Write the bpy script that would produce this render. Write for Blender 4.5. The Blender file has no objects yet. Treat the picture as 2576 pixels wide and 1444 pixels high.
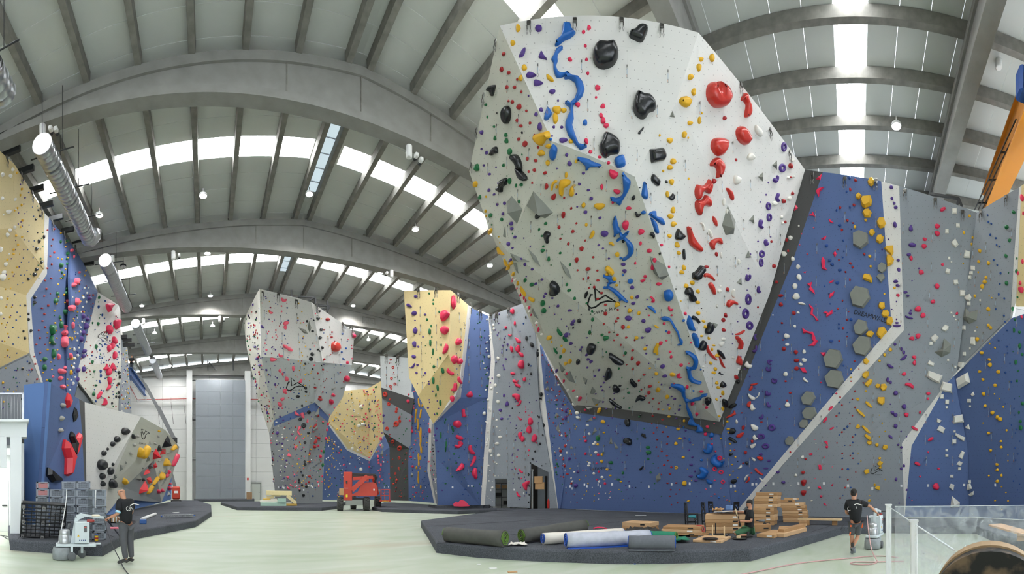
import bpy,bmesh,math,random
from mathutils import Vector,Matrix
from mathutils.bvhtree import BVHTree
from mathutils.geometry import tessellate_polygon
SC = bpy.context.scene
C = SC.collection
PI = math.pi
FPX,X0,YH,CAM_H = 1040.0,520.0,1225.0,1.78
cam = bpy.data.cameras.new('camera')
cam.type = 'PANO'
cam.panorama_type = 'CENTRAL_CYLINDRICAL'
cam.central_cylindrical_range_u_min = -1288 / FPX
cam.central_cylindrical_range_u_max = 1288 / FPX
cam.central_cylindrical_range_v_min = -(1444 - YH) / FPX
cam.central_cylindrical_range_v_max = YH / FPX
cam.central_cylindrical_radius = 1.0
cam.clip_start = 0.05
cam.clip_end = 300
cam_ob = bpy.data.objects.new('camera',cam)
C.objects.link(cam_ob)
cam_ob.location = (0,0,CAM_H)
cam_ob.rotation_euler = (PI / 2,0,-(1288 - X0) / FPX)
SC.camera = cam_ob
W = bpy.data.worlds.new('world')
SC.world = W
W.use_nodes = True
W.node_tree.nodes['Background'].inputs[0].default_value = (0.86,0.93,1.0,1)
W.node_tree.nodes['Background'].inputs[1].default_value = 4.0
SKYLIGHT_POWER = 15.0
LAMP_POWER = 30.0
SC.view_settings.view_transform = 'Standard'
SC.view_settings.look = 'None'
SC.view_settings.exposure = 0.0
SC.view_settings.gamma = 1.0
SC.view_settings.use_curve_mapping = False
SC.cycles.max_bounces = 4
SC.cycles.diffuse_bounces = 3
SC.cycles.glossy_bounces = 2
SC.cycles.use_adaptive_sampling = True
SC.cycles.adaptive_threshold = 0.2
SC.cycles.adaptive_min_samples = 12
SC.cycles.use_denoising = True
SC.cycles.transparent_max_bounces = 12
SC.cycles.caustics_reflective = False
SC.cycles.caustics_refractive = False
def AZ(px): return (px - X0) / FPX
def EL(py): return (YH - py) / FPX
def P(px,py,r):
    """point of the place seen at picture position px, py, at horizontal range r from the viewpoint"""
    a = AZ(px)
    return Vector((r * math.sin(a),r * math.cos(a),CAM_H + r * EL(py)))
def PZ(px,py,z): return P(px,py,(z - CAM_H) / EL(py))
def PY(px,py,Y): return P(px,py,Y / math.cos(AZ(px)))
def PX(px,py,X): return P(px,py,X / math.sin(AZ(px)))
def RAY(px,py):
    a = AZ(px)
    return Vector((math.sin(a),math.cos(a),EL(py))).normalized()
EYE = Vector((0,0,CAM_H))
def srgb(h):
    if isinstance(h,str):
        h = h.lstrip('#'); c = [int(h[i:i+2],16) / 255 for i in (0,2,4)]
    else:
        c = h
    return tuple((v / 12.92 if v <= .04045 else ((v + .055) / 1.055) ** 2.4) for v in c) + (1.0,)
MATS = {}
def mat(name,col,rough=.6,metal=0.0,spec=.5,noise=0.0,nscale=8.0,bump=0.0,bscale=60.0,coat=0.0,emit=0.0,alpha=1.0,trans=0.0):
    if name in MATS: return MATS[name]
    m = bpy.data.materials.new(name); MATS[name] = m
    m.use_nodes = True
    nt = m.node_tree; b = nt.nodes['Principled BSDF']
    c = srgb(col)
    m.diffuse_color = c
    b.inputs['Base Color'].default_value = c
    b.inputs['Roughness'].default_value = rough
    b.inputs['Metallic'].default_value = metal
    b.inputs['Specular IOR Level'].default_value = spec
    b.inputs['Coat Weight'].default_value = coat
    b.inputs['Alpha'].default_value = alpha
    b.inputs['Transmission Weight'].default_value = trans
    if emit:
        b.inputs['Emission Color'].default_value = c
        b.inputs['Emission Strength'].default_value = emit
    if noise or bump:
        tc = nt.nodes.new('ShaderNodeTexCoord')
    if noise:
        n = nt.nodes.new('ShaderNodeTexNoise'); n.inputs['Scale'].default_value = nscale; n.inputs['Detail'].default_value = 5
        nt.links.new(tc.outputs['Object'],n.inputs['Vector'])
        r = nt.nodes.new('ShaderNodeMapRange'); r.inputs['From Min'].default_value = .25; r.inputs['From Max'].default_value = .75
        r.inputs['To Min'].default_value = 1 - noise; r.inputs['To Max'].default_value = 1 + noise * .6
        nt.links.new(n.outputs['Fac'],r.inputs['Value'])
        mx = nt.nodes.new('ShaderNodeMix'); mx.data_type = 'RGBA'; mx.blend_type = 'MULTIPLY'; mx.inputs['Factor'].default_value = 1
        mx.inputs['A'].default_value = c
        nt.links.new(r.outputs['Result'],mx.inputs['B'])
        nt.links.new(mx.outputs['Result'],b.inputs['Base Color'])
    if bump:
        n2 = nt.nodes.new('ShaderNodeTexNoise'); n2.inputs['Scale'].default_value = bscale
        nt.links.new(tc.outputs['Object'],n2.inputs['Vector'])
        bp = nt.nodes.new('ShaderNodeBump'); bp.inputs['Strength'].default_value = bump; bp.inputs['Distance'].default_value = .02
        nt.links.new(n2.outputs['Fac'],bp.inputs['Height']); nt.links.new(bp.outputs['Normal'],b.inputs['Normal'])
    return m
def panel_mat(name,col,dot=.45,rough=.75,seam=.9,mottled=.04):
    """painted plywood climbing panel: T-nut holes on a 20 cm grid and faint sheet joints, from the panel's own metric UV"""
    if name in MATS: return MATS[name]
    m = mat(name,col,rough=rough)
    nt = m.node_tree; b = nt.nodes['Principled BSDF']; L = nt.links
    def N(t,**kw):
        n = nt.nodes.new(t)
        for k,v in kw.items(): setattr(n,k,v)
        return n
    def M(op,a,bb=None,c=None):
        n = N('ShaderNodeMath',operation=op)
        for i,v in enumerate((a,bb,c)):
            if v is None: continue
            if isinstance(v,(int,float)): n.inputs[i].default_value = v
            else: L.new(v,n.inputs[i])
        return n.outputs[0]
    uv = N('ShaderNodeUVMap'); sep = N('ShaderNodeSeparateXYZ'); L.new(uv.outputs[0],sep.inputs[0])
    u,v = sep.outputs[0],sep.outputs[1]
    row = M('FLOOR',M('DIVIDE',v,.22))
    fu = M('SUBTRACT',M('FRACT',M('ADD',M('DIVIDE',u,.24),M('MULTIPLY',M('MODULO',row,2),.5))),.5)
    fv = M('SUBTRACT',M('FRACT',M('DIVIDE',v,.22)),.5)
    d = M('SQRT',M('ADD',M('POWER',M('MULTIPLY',fu,.24),2),M('POWER',M('MULTIPLY',fv,.22),2)))
    hole = M('LESS_THAN',d,.012)
    su = M('ABSOLUTE',M('SUBTRACT',M('FRACT',M('DIVIDE',u,2.44)),.5))
    sv = M('ABSOLUTE',M('SUBTRACT',M('FRACT',M('DIVIDE',v,2.44)),.5))
    sm = M('MAXIMUM',M('LESS_THAN',su,.0014),M('LESS_THAN',sv,.0014))
    n = N('ShaderNodeTexNoise'); n.inputs['Scale'].default_value = .9; n.inputs['Detail'].default_value = 6
    L.new(uv.outputs[0],n.inputs['Vector'])
    mot = M('ADD',1 - mottled / 2,M('MULTIPLY',M('SUBTRACT',n.outputs['Fac'],.5),mottled * 2))
    k = M('MULTIPLY',mot,M('MULTIPLY',M('SUBTRACT',1,M('MULTIPLY',hole,1 - dot)),M('SUBTRACT',1,M('MULTIPLY',sm,1 - seam))))
    mx = N('ShaderNodeMix',data_type='RGBA',blend_type='MULTIPLY'); mx.inputs['Factor'].default_value = 1
    mx.inputs['A'].default_value = srgb(col); L.new(k,mx.inputs['B']); L.new(mx.outputs['Result'],b.inputs['Base Color'])
    return m
def tag(o,label=None,cat=None,group=None,kind=None):
    if label: o['label'] = label
    if cat: o['category'] = cat
    if group: o['group'] = group
    if kind: o['kind'] = kind
    return o
def empty(name,loc=(0,0,0),rz=0.0,label=None,cat=None,group=None,kind=None):
    o = bpy.data.objects.new(name,None); C.objects.link(o)
    o.location = loc; o.rotation_euler = (0,0,rz); o.empty_display_size = .1
    return tag(o,label,cat,group,kind)
class MB:
    """collects shapes into one mesh"""
    def __init__(s): s.bm = bmesh.new(); s.mi = 0; s.mats = []
    def use(s,m):
        if m not in s.mats: s.mats.append(m)
        s.mi = s.mats.index(m); return s
    def _fin(s,fs,smooth=False):
        for f in fs: f.material_index = s.mi; f.smooth = smooth
    def box(s,c,d,M=None,bev=0.0):
        x,y,z = d[0] / 2,d[1] / 2,d[2] / 2
        c = Vector(c)
        if bev > 0:
            k = min(bev,x * .95,y * .95,z * .95)
            vs = []
            for sx in (-1,1):
                for sy in (-1,1):
                    for sz in (-1,1):
                        vs += [Vector((sx * (x - k),sy * (y - k),sz * z)),Vector((sx * (x - k),sy * y,sz * (z - k))),Vector((sx * x,sy * (y - k),sz * (z - k)))]
            vv = [s.bm.verts.new((M @ (v) if M else v) + c) for v in vs]
            r = bmesh.ops.convex_hull(s.bm,input=vv)
            s._fin([g for g in r['geom'] if isinstance(g,bmesh.types.BMFace)])
            return s
        vs = [Vector((sx * x,sy * y,sz * z)) for sx in (-1,1) for sy in (-1,1) for sz in (-1,1)]
        v = [s.bm.verts.new((M @ p if M else p) + c) for p in vs]
        fs = [s.bm.faces.new([v[i] for i in q]) for q in ((0,1,3,2),(4,6,7,5),(0,4,5,1),(2,3,7,6),(0,2,6,4),(1,5,7,3))]
        s._fin(fs); return s
    def bar(s,a,b,w,h,up=(0,0,1)):
        a,b = Vector(a),Vector(b); d = (b - a); L = d.length
        if L < 1e-6: return s
        d.normalize(); up = Vector(up)
        if abs(d.dot(up)) > .99: up = Vector((1,0,0))
        x = d.cross(up).normalized(); z = x.cross(d)
        M = Matrix((x,d,z)).transposed()
        return s.box((a + b) / 2,(w,L,h),M)
    def tube(s,pts,r,n=8,cap=True,smooth=True,closed=False):
        pts = [Vector(p) for p in pts]; rs = r if isinstance(r,(list,tuple)) else [r] * len(pts)
        rings = []; k = len(pts); up = None
        for i,p in enumerate(pts):
            a = pts[(i - 1) % k] if (closed or i > 0) else p
            b = pts[(i + 1) % k] if (closed or i < k - 1) else p
            t = (b - a).normalized()
            if up is None: up = Vector((0,0,1)) if abs(t.z) < .9 else Vector((1,0,0))
            x = t.cross(up)
            if x.length < 1e-5: x = t.orthogonal()
            x.normalize(); up = x.cross(t).normalized()
            rings.append([s.bm.verts.new(p + rs[i] * (math.cos(q * 2 * PI / n) * x + math.sin(q * 2 * PI / n) * up)) for q in range(n)])
        fs = []
        for i in range(k if closed else k - 1):
            A,B = rings[i],rings[(i + 1) % k]
            for q in range(n):
                fs.append(s.bm.faces.new((A[q],A[(q + 1) % n],B[(q + 1) % n],B[q])))
        s._fin(fs,smooth)
        if cap and not closed:
            s._fin([s.bm.faces.new(rings[0][::-1]),s.bm.faces.new(rings[-1])])
        return s
    def lathe(s,prof,n=16,M=None,c=(0,0,0),smooth=True,cap=True):
        """prof: list of (radius, height) turned round local z"""
        c = Vector(c); rings = []
        for (r,z) in prof:
            rings.append([s.bm.verts.new((M @ Vector((r * math.cos(q * 2 * PI / n),r * math.sin(q * 2 * PI / n),z)) if M else Vector((r * math.cos(q * 2 * PI / n),r * math.sin(q * 2 * PI / n),z))) + c) for q in range(n)])
        fs = []
        for A,B in zip(rings,rings[1:]):
            for q in range(n): fs.append(s.bm.faces.new((A[q],A[(q + 1) % n],B[(q + 1) % n],B[q])))
        s._fin(fs,smooth)
        if cap:
            s._fin([s.bm.faces.new(rings[0][::-1]),s.bm.faces.new(rings[-1])])
        return s
    def prism(s,poly,z0,z1,M=None,c=(0,0,0),smooth=False):
        """poly: list of (x, y), extruded in z, any simple outline"""
        c = Vector(c)
        f = lambda p,z: (M @ Vector((p[0],p[1],z)) if M else Vector((p[0],p[1],z))) + c
        a = [s.bm.verts.new(f(p,z0)) for p in poly]; b = [s.bm.verts.new(f(p,z1)) for p in poly]
        n = len(poly); fs = []
        tri = tessellate_polygon([[Vector((p[0],p[1],0)) for p in poly]])
        for t in tri:
            fs.append(s.bm.faces.new([b[i] for i in t])); fs.append(s.bm.faces.new([a[i] for i in t[::-1]]))
        sd = [s.bm.faces.new((a[i],a[(i + 1) % n],b[(i + 1) % n],b[i])) for i in range(n)]
        s._fin(fs); s._fin(sd,smooth); return s
    def poly(s,pts):
        s._fin([s.bm.faces.new([s.bm.verts.new(Vector(p)) for p in pts])]); return s
    def build(s,name,m=None,parent=None,recalc=True):
        if recalc: bmesh.ops.recalc_face_normals(s.bm,faces=s.bm.faces)
        me = bpy.data.meshes.new(name); s.bm.to_mesh(me); s.bm.free()
        if s.mats:
            for q in s.mats: me.materials.append(q)
        elif m: me.materials.append(m)
        o = bpy.data.objects.new(name,me); C.objects.link(o)
        if parent: o.parent = parent
        return o
def obj(name,mesh,parent=None):
    o = bpy.data.objects.new(name,mesh); C.objects.link(o)
    if parent: o.parent = parent
    return o
def copy_tree(o,parent=None):
    c = o.copy(); C.objects.link(c); c.parent = parent
    for ch in list(o.children): copy_tree(ch,c)
    return c
# ================================================================= the hall
M_conc = mat('concrete','#8d8c88',rough=.85,noise=.16,nscale=1.6,bump=.15,bscale=25)
M_conc2 = mat('concrete_purlin','#83817b',rough=.9,noise=.28,nscale=3.0)
M_deck = mat('roof_panel_white','#c6c9c5',rough=.7,noise=.03,nscale=.6)
M_white = mat('white_paint','#dededc',rough=.7,noise=.03,nscale=1.0)
M_whitewall = mat('white_wall_panel','#d9d9d7',rough=.75,noise=.04,nscale=.7)
M_black = mat('black_steel','#262829',rough=.5)
M_galv = mat('galvanised_steel','#b9bcc0',rough=.32,metal=.9,noise=.12,nscale=6)
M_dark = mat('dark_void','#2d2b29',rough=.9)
def floor_mat():
    m = mat('floor_resin','#d3d8c6',rough=.38,spec=.4)
    nt = m.node_tree; b = nt.nodes['Principled BSDF']; L = nt.links
    tc = nt.nodes.new('ShaderNodeTexCoord')
    mp = nt.nodes.new('ShaderNodeMapping'); mp.inputs['Scale'].default_value = (.35,1.2,1); mp.inputs['Rotation'].default_value = (0,0,-.5)
    L.new(tc.outputs['Object'],mp.inputs['Vector'])
    n = nt.nodes.new('ShaderNodeTexNoise'); n.inputs['Scale'].default_value = 1.1; n.inputs['Detail'].default_value = 7; n.inputs['Distortion'].default_value = .8
    L.new(mp.outputs[0],n.inputs['Vector'])
    cr = nt.nodes.new('ShaderNodeValToRGB'); cr.color_ramp.elements[0].position = .28; cr.color_ramp.elements[1].position = .72
    cr.color_ramp.elements[0].color = srgb('#a9b69c'); cr.color_ramp.elements[1].color = srgb('#c3c9bb')
    L.new(n.outputs['Fac'],cr.inputs[0])
    mp2 = nt.nodes.new('ShaderNodeMapping'); mp2.inputs['Scale'].default_value = (.16,.75,1); mp2.inputs['Rotation'].default_value = (0,0,-.62); mp2.inputs['Location'].default_value = (3.3,1.7,0)
    L.new(tc.outputs['Object'],mp2.inputs['Vector'])
    n2 = nt.nodes.new('ShaderNodeTexNoise'); n2.inputs['Scale'].default_value = .8; n2.inputs['Detail'].default_value = 6
    L.new(mp2.outputs[0],n2.inputs['Vector'])
    c2 = nt.nodes.new('ShaderNodeValToRGB'); c2.color_ramp.elements[0].position = .60; c2.color_ramp.elements[1].position = .70
    L.new(n2.outputs['Fac'],c2.inputs[0])
    mx = nt.nodes.new('ShaderNodeMix'); mx.data_type = 'RGBA'; mx.inputs['B'].default_value = srgb('#b79a86')
    k = nt.nodes.new('ShaderNodeMath'); k.operation = 'MULTIPLY'; k.inputs[1].default_value = .35
    L.new(c2.outputs[0],k.inputs[0]); L.new(k.outputs[0],mx.inputs['Factor']); L.new(cr.outputs[0],mx.inputs['A'])
    L.new(mx.outputs['Result'],b.inputs['Base Color'])
    return m
M_floor = floor_mat()
XL,XR,YB,YF = -12.0,25.0,-14.0,54.5
def struct(name,mb,m=None,parent=None):
    o = mb.build(name,m,parent)
    if parent is None: tag(o,kind='structure')
    return o
struct('floor',MB().box(((XL + XR) / 2,(YB + YF) / 2,-.1),(XR - XL,YF - YB,.2)),M_floor)
RIDGE = 6.0
def zbeam(X): return 18.42 - (.105 * (RIDGE - X) if X < RIDGE else .068 * (X - RIDGE))
def zdeck(X): return zbeam(X) + .42
ZBOT = 16.3
deck = empty('ceiling',(0,0,0),kind='structure')
SKY = [(.2 + 9.95 * k) for k in range(-1,6)]
M_sky = mat('skylight_sheet','#f6f4f1',rough=.5,emit=SKYLIGHT_POWER)
nt = M_sky.node_tree
b = nt.nodes['Principled BSDF']; b.inputs['Emission Color'].default_value = (.95,.98,1.0,1); b.inputs['Base Color'].default_value = (.8,.8,.8,1)
def slope_slab(x0,x1,y0,y1,th=.06,gap=.008):
    mb = MB(); zz = [(x0,zdeck(x0)),(x1,zdeck(x1))]
    v = [mb.bm.verts.new((x,y,z + t)) for t in (0,th) for (x,z) in zz for y in (y0 + gap,y1 - gap)]
    for q in ((0,1,3,2),(4,6,7,5),(0,4,5,1),(2,3,7,6),(0,2,6,4),(1,5,7,3)): mb.bm.faces.new([v[i] for i in q])
    return mb
ys = []
for k,yc in enumerate(SKY):
    a,bb = yc - .6,yc + .6
    nxt = SKY[k + 1] - .6 if k + 1 < len(SKY) else YF
    if k == 0:
        n0 = 4
        for i in range(n0): ys.append((YB + (a - YB) * i / n0,YB + (a - YB) * (i + 1) / n0,0))
    ys.append((a,bb,1))
    n = max(1,round((nxt - bb) / 1.1))
    for i in range(n): ys.append((bb + (nxt - bb) * i / n,bb + (nxt - bb) * (i + 1) / n,0))
wn = 1
for (y0,y1,s) in ys:
    for (x0,x1) in ((XL,RIDGE),(RIDGE,XR)):
        if s:
            xa,xb = (XL + 1.5,RIDGE - .75) if x0 == XL else (RIDGE + .75,XR - 1.0)
            for (p,q) in ((x0,xa),(xb,x1)):
                if q - p > .05: slope_slab(p,q,y0,y1).build('panel',M_deck,deck)
            o = slope_slab(xa,xb,y0,y1).build('window_%d' % wn,M_sky); tag(o,kind='structure'); wn += 1
        else:
            slope_slab(x0,x1,y0,y1).build('panel',M_deck,deck)
PUR = [5.45,6.35] + [5.45 - 2 * k for k in range(1,9)] + [6.35 + 1.97 * k for k in range(1,10)]
beams_at = [-4.4 - 9.8,-4.4,5.4,15.2,25.0,34.8,44.6,53.6]
for X in PUR:
    pu = empty('purlin',(X,0,0),label='rough grey concrete roof purlin',kind='structure')
    for ya,yb in zip(beams_at,beams_at[1:]):
        y0,y1 = ya + .45,yb + .05
        mb = MB()
        z1 = zdeck(X) - .02; z0 = z1 - .42
        mb.prism([(-.12,0),(.12,0),(.15,.42),(-.15,.42)],y0,y1,M=Matrix(((1,0,0),(0,0,1),(0,1,0))),c=(0,0,z0))
        mb.build('segment',M_conc2,pu)
for i,yb in enumerate(beams_at):
    nm = empty('roof_beam',(0,yb,0),label='long grey precast concrete roof beam',kind='structure')
    xl,xr = (-8.6,23.5) if i < 7 else (XL,XR)
    def strip(y0,y1,f0,f1,mb,xs):
        for xa,xb in zip(xs,xs[1:]):
            v = [mb.bm.verts.new(p) for p in ((xa,y0,f0(xa)),(xb,y0,f0(xb)),(xb,y0,f1(xb)),(xa,y0,f1(xa)),(xa,y1,f0(xa)),(xb,y1,f0(xb)),(xb,y1,f1(xb)),(xa,y1,f1(xa)))]
            for q in ((0,1,2,3),(5,4,7,6),(3,2,6,7),(1,0,4,5),(0,3,7,4),(2,1,5,6)): mb.bm.faces.new([v[j] for j in q])
    xs = [xl,RIDGE,xr]
    mb = MB(); strip(.10,.48,lambda x: ZBOT + .30,lambda x: zbeam(x) - .35,mb,xs); mb.build('web',M_conc,nm)
    mb = MB(); strip(.0,.58,lambda x: zbeam(x) - .36,lambda x: zbeam(x),mb,xs); mb.build('top_flange',M_conc,nm)
    mb = MB(); strip(.0,.58,lambda x: ZBOT,lambda x: ZBOT + .31,mb,xs); mb.build('bottom_flange',M_conc,nm)
    if i < 7:
        for xj in (3.0,6.0,9.2):
            MB().box((xj,.09,(ZBOT + zbeam(xj)) / 2),(.05,.05,zbeam(xj) - ZBOT - .66)).build('joint_rib',M_conc2,nm)
def wall_panels(name,org,ux,width,height,pw,ph,m,th=.2,skip=()):
    """wall of prefabricated panels with recessed joints; org = lower left corner, ux = unit vector along the wall"""
    root = empty(name,org,kind='structure')
    ux = Vector(ux); nrm = Vector((0,0,1)).cross(ux)
    nu,nv = max(1,round(width / pw)),max(1,round(height / ph))
    Mx = Matrix((ux,nrm,Vector((0,0,1)))).transposed()
    MB().box(ux * width / 2 - nrm * .0 + Vector((0,0,height / 2)),(width,th * .5,height),Mx).build('backing',mat('joint_dark','#8a8a88',rough=.9),root)
    for i in range(nu):
        for j in range(nv):
            w,h = width / nu,height / nv
            MB().box(ux * (i + .5) * w + Vector((0,0,(j + .5) * h)),(w - .02,th,h - .02),Mx,bev=.015).build('panel',m,root)
    return root
wall_panels('wall_far',(XL,54.3,0),(1,0,0),XR - XL,16.9,6.2,1.9,M_whitewall)
wall_panels('wall_left',(XL,YB,0),(0,1,0),YF - YB,16.9,9.8,1.9,M_whitewall)
wall_panels('wall_right',(XR,YB,0),(0,1,0),YF - YB,17.2,9.8,1.9,M_whitewall)
wb_ = wall_panels('wall_back',(XL,YB,11.5),(1,0,0),XR - XL,7.0,6.2,2.4,M_whitewall)  # out of view; open bays added below it to let sky light in
for i in range(7): MB().box(((XR - XL) * i / 6,0,-5.75),(.5,.5,11.5)).build('column',M_conc,wb_)
# ================================================================= climbing walls
M_pw = panel_mat('panel_white','#dcdad6',dot=.5)
M_pwb = panel_mat('panel_offwhite','#d2d1c6',dot=.55)  # same white panel for facets in shade, the shade put into its colour
M_pbl = panel_mat('panel_blue','#566c9b',dot=.55)
M_pgr = panel_mat('panel_grey','#8f959c',dot=.55)
M_pgl = panel_mat('panel_light_grey','#c3c8c9',dot=.6)
M_pgm = panel_mat('panel_mid_grey','#868a8c',dot=.5)
M_pye = panel_mat('panel_yellow','#dcc894',dot=.6)
M_pyd = panel_mat('panel_yellow_deep','#cdb67e',dot=.6)
M_pdk = panel_mat('panel_charcoal','#4d4d4d',dot=.6)
M_pblock = mat('block_blue_plain','#6485bd',rough=.75,noise=.05,nscale=1)
M_pbg = panel_mat('panel_beige_grey','#c6c6bb',dot=.55)
BV,BF,BOWN = [],[],[]     # all front faces for dropping holds on
BASE_R = [(1380,29.0),(1409,28.4),(1812,22.7),(2025,21.3),(2154,20.6),(2280,20.3),(2440,20.4),(2460,20.2),(2576,18.8),(2640,18.0)]
def base_r(px):
    for (a,ra),(b,rb) in zip(BASE_R,BASE_R[1:]):
        if px <= b: return ra + (rb - ra) * (px - a) / (b - a)
    return BASE_R[-1][1]
def rr(px,py): return (base_r(px) - .3) / (1 + .204 * EL(py))
LABELW = {}
def fit_plane(pts):
    c = sum(pts,Vector()) / len(pts)
    n = Vector()
    for i in range(len(pts)):       # Newell
        a,b = pts[i],pts[(i + 1) % len(pts)]
        n += Vector(((a.y - b.y) * (a.z + b.z),(a.z - b.z) * (a.x + b.x),(a.x - b.x) * (a.y + b.y)))
    n.normalize()
    if n.dot(c - EYE) > 0: n = -n
    return c,n
def facet(parent,m,verts,name='panel',th=.14,planar=True,label=None):
    """one flat facet of a climbing wall; verts = (px, py[, r]) picture corners with their range, r from the right-hand wall when left out"""
    px = [(v[0],v[1]) for v in verts]
    pts = [P(v[0],v[1],v[2] if len(v) > 2 else rr(v[0],v[1])) for v in verts]
    c,n = fit_plane(pts)
    if planar:
        new = []
        for (x,y),p in zip(px,pts):
            d = RAY(x,y); den = d.dot(n)
            q = EYE + d * ((c - EYE).dot(n) / den) if abs(den) > 1e-4 else p
            new.append(q if (q - p).length < 1.6 else p)
        pts = new
        c,n = fit_plane(pts)
    tri = tessellate_polygon([[Vector((x,-y,0)) for (x,y) in px]])
    mb = MB(); k = len(pts)
    fr = [mb.bm.verts.new(p) for p in pts]; bk = [mb.bm.verts.new(p - n * th) for p in pts]
    ff = []
    off = len(BV); BV.extend(pts)
    for t in tri:
        a,b,cc = (pts[i] for i in t)
        tn = (b - a).cross(cc - a)
        if tn.dot(n) < 0: t = t[::-1]
        f = mb.bm.faces.new([fr[i] for i in t]); ff.append(f)
        mb.bm.faces.new([bk[i] for i in t[::-1]])
        BF.append([off + i for i in t]); BOWN.append(parent)
    for i in range(k):
        j = (i + 1) % k
        mb.bm.faces.new((fr[i],fr[j],bk[j],bk[i]))
    u = Vector((0,0,1)).cross(n)
    u = u.normalized() if u.length > 1e-3 else Vector((1,0,0))
    v = n.cross(u).normalized()
    lay = mb.bm.loops.layers.uv.new('UVMap')
    for f in mb.bm.faces:
        for lp in f.loops: lp[lay].uv = (lp.vert.co.dot(u),lp.vert.co.dot(v))
    o = mb.build(name,m,parent)
    if label: o['label'] = label
    return o
def climbing_wall(label,loc=(0,0,0)):
    w = empty('climbing_wall',(0,0,0),label=label,cat='climbing wall',kind='thing')
    LABELW[w.name] = label
    return w
prow = climbing_wall('huge white overhanging prow jutting out of the long blue wall')
T1,T3 = (1257,65,12.39),(1757,82,12.57)
L1,L2 = (1180,431,16.25),(1229,573,16.95)
R1 = (2025,427,rr(2025,427)); E1 = (1936,740,19.4)
B_,BL = (1810,1061,rr(1810,1061)),(1448,1019,25.0)
C1,C2,C3,C4 = (1388,355,13.0),(1277,632,16.8),(1596,444,13.3),(1700,260,12.93)
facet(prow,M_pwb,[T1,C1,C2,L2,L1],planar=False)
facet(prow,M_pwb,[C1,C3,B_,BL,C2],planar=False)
facet(prow,M_pw,[T1,T3,C4,C3,C1],planar=False)
facet(prow,M_pw,[C3,C4,E1,B_],planar=False)
facet(prow,M_pw,[C4,T3,R1,E1],planar=False)
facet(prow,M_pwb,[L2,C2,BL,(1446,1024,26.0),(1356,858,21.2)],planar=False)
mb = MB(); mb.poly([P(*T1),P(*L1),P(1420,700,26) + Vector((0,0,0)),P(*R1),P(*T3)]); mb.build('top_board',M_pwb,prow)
rw = climbing_wall('long blue wall with a charcoal border under and beside the white prow')
facet(rw,M_pdk,[(1448,1019),(1810,1061),(1815,1093),(1446,1038)])
facet(rw,M_pdk,[(1810,1061),(1936,740),(2025,427),(2070,433),(1993,660),(1872,959),(1815,1093)],planar=False)
facet(rw,M_pdk,[(1374,908,27.5),(1448,1019,26.7),(1446,1038,26.7)])
facet(rw,M_pbl,[(1446,1038),(1815,1093),(1843,1294),(1409,1279)])
facet(rw,M_pbl,[(1358,868,28.6),(1374,908,27.6),(1446,1038),(1409,1279),(1404,1279,28.7),(1368,977,29.0)],planar=False)
facet(rw,M_pbl,[(1815,1093),(1872,959),(1993,660),(2070,433),(2217,456),(2234,700),(2243,822),(1857,1281),(1843,1294)],planar=False)
s3 = climbing_wall('white stripe wall running down between blue and grey right of the prow')
facet(s3,M_pw,[(2217,456),(2262,468),(2274,831),(2243,822),(2234,700)])
facet(s3,M_pw,[(2243,822),(2274,831),(1863,1290),(1843,1294),(1857,1281)])
g1 = climbing_wall('tall grey wall with a white diagonal stripe on either side')
facet(g1,M_pgr,[(2262,468),(2457,535),(2407,935),(2365,985),(2269,1115),(2275,1300),(1863,1296),(1863,1290),(2274,831)],planar=False)
facet(g1,M_pgr,[(2457,535),(2564,471),(2540,798),(2426,912),(2407,935)])
s4 = climbing_wall('narrow white diagonal stripe between the grey wall and the lower blue wall')
facet(s4,M_pw,[(2540,798),(2546,800),(2432,915),(2384,962),(2293,1122),(2276,1296),(2275,1300),(2269,1115),(2365,985),(2407,935),(2426,912)],planar=False)
b2 = climbing_wall('blue wall behind the glass balustrade carrying large white holds')
facet(b2,M_pbl,[(2400,945),(2384,962),(2293,1122),(2275,1300),(2438,1300),(2437,1144)])
facet(b2,M_pbl,[(2546,800),(2640,770),(2640,1312),(2576,1307),(2438,1300),(2437,1144),(2400,945),(2432,915)])
y2 = climbing_wall('pale yellow wall cut off by the frame beside the orange crane girder')
facet(y2,M_pw,[(2564,471),(2570,467),(2556,750),(2546,800),(2540,798)])
facet(y2,M_pye,[(2570,467),(2640,420),(2640,770),(2556,770)],planar=False)
g2 = climbing_wall('grey wall with the open doorway left of the prow')
GR = 30.5
def w2(px,py): return 31.2 - (px - 1209) * .0125 - .10 * (1275 - py) / 100
def W2(*ps): return [(x,y,w2(x,y)) for (x,y) in ps]
facet(g2,M_pgr,W2((1229,795),(1316,763),(1360,790),(1345,830),(1357,1025),(1290,1095),(1262,1010),(1245,910)))
facet(g2,M_pgr,W2((1245,910),(1262,1010),(1290,1095),(1291,1275),(1276,1275),(1276,1204),(1245,1204),(1245,1274),(1219,1273),(1240,1000)),label='lighter grey panel around the doorway')
facet(g2,M_pgr,W2((1290,1095),(1357,1025),(1404,1279),(1382,1279),(1380,1188),(1335,1165),(1332,1278),(1291,1275)))
s1 = climbing_wall('slim white stripe wall between the blue tower and the grey doorway wall')
facet(s1,M_pw,W2((1229,795),(1231,795),(1245,910),(1240,1000),(1219,1273),(1209,1273),(1227,1000),(1235,905)))
s2 = climbing_wall('white stripe wall between the doorway wall and the blue wall under the prow')
facet(s2,M_pw,[(1338,815,29.2),(1352,850,29.2),(1358,868,29.1),(1368,977,29.2),(1404,1279,28.8),(1400,1279,28.9),(1357,1025,29.3)],planar=False)
bt = climbing_wall('blue tower wall with large pink holds beside the yellow nose')
facet(bt,M_pbl,[(1186,775,31.0),(1229,795,31.2),(1235,905,31.4),(1227,1000,31.3),(1159,1000,30.4),(1172,900,30.2)])
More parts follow.
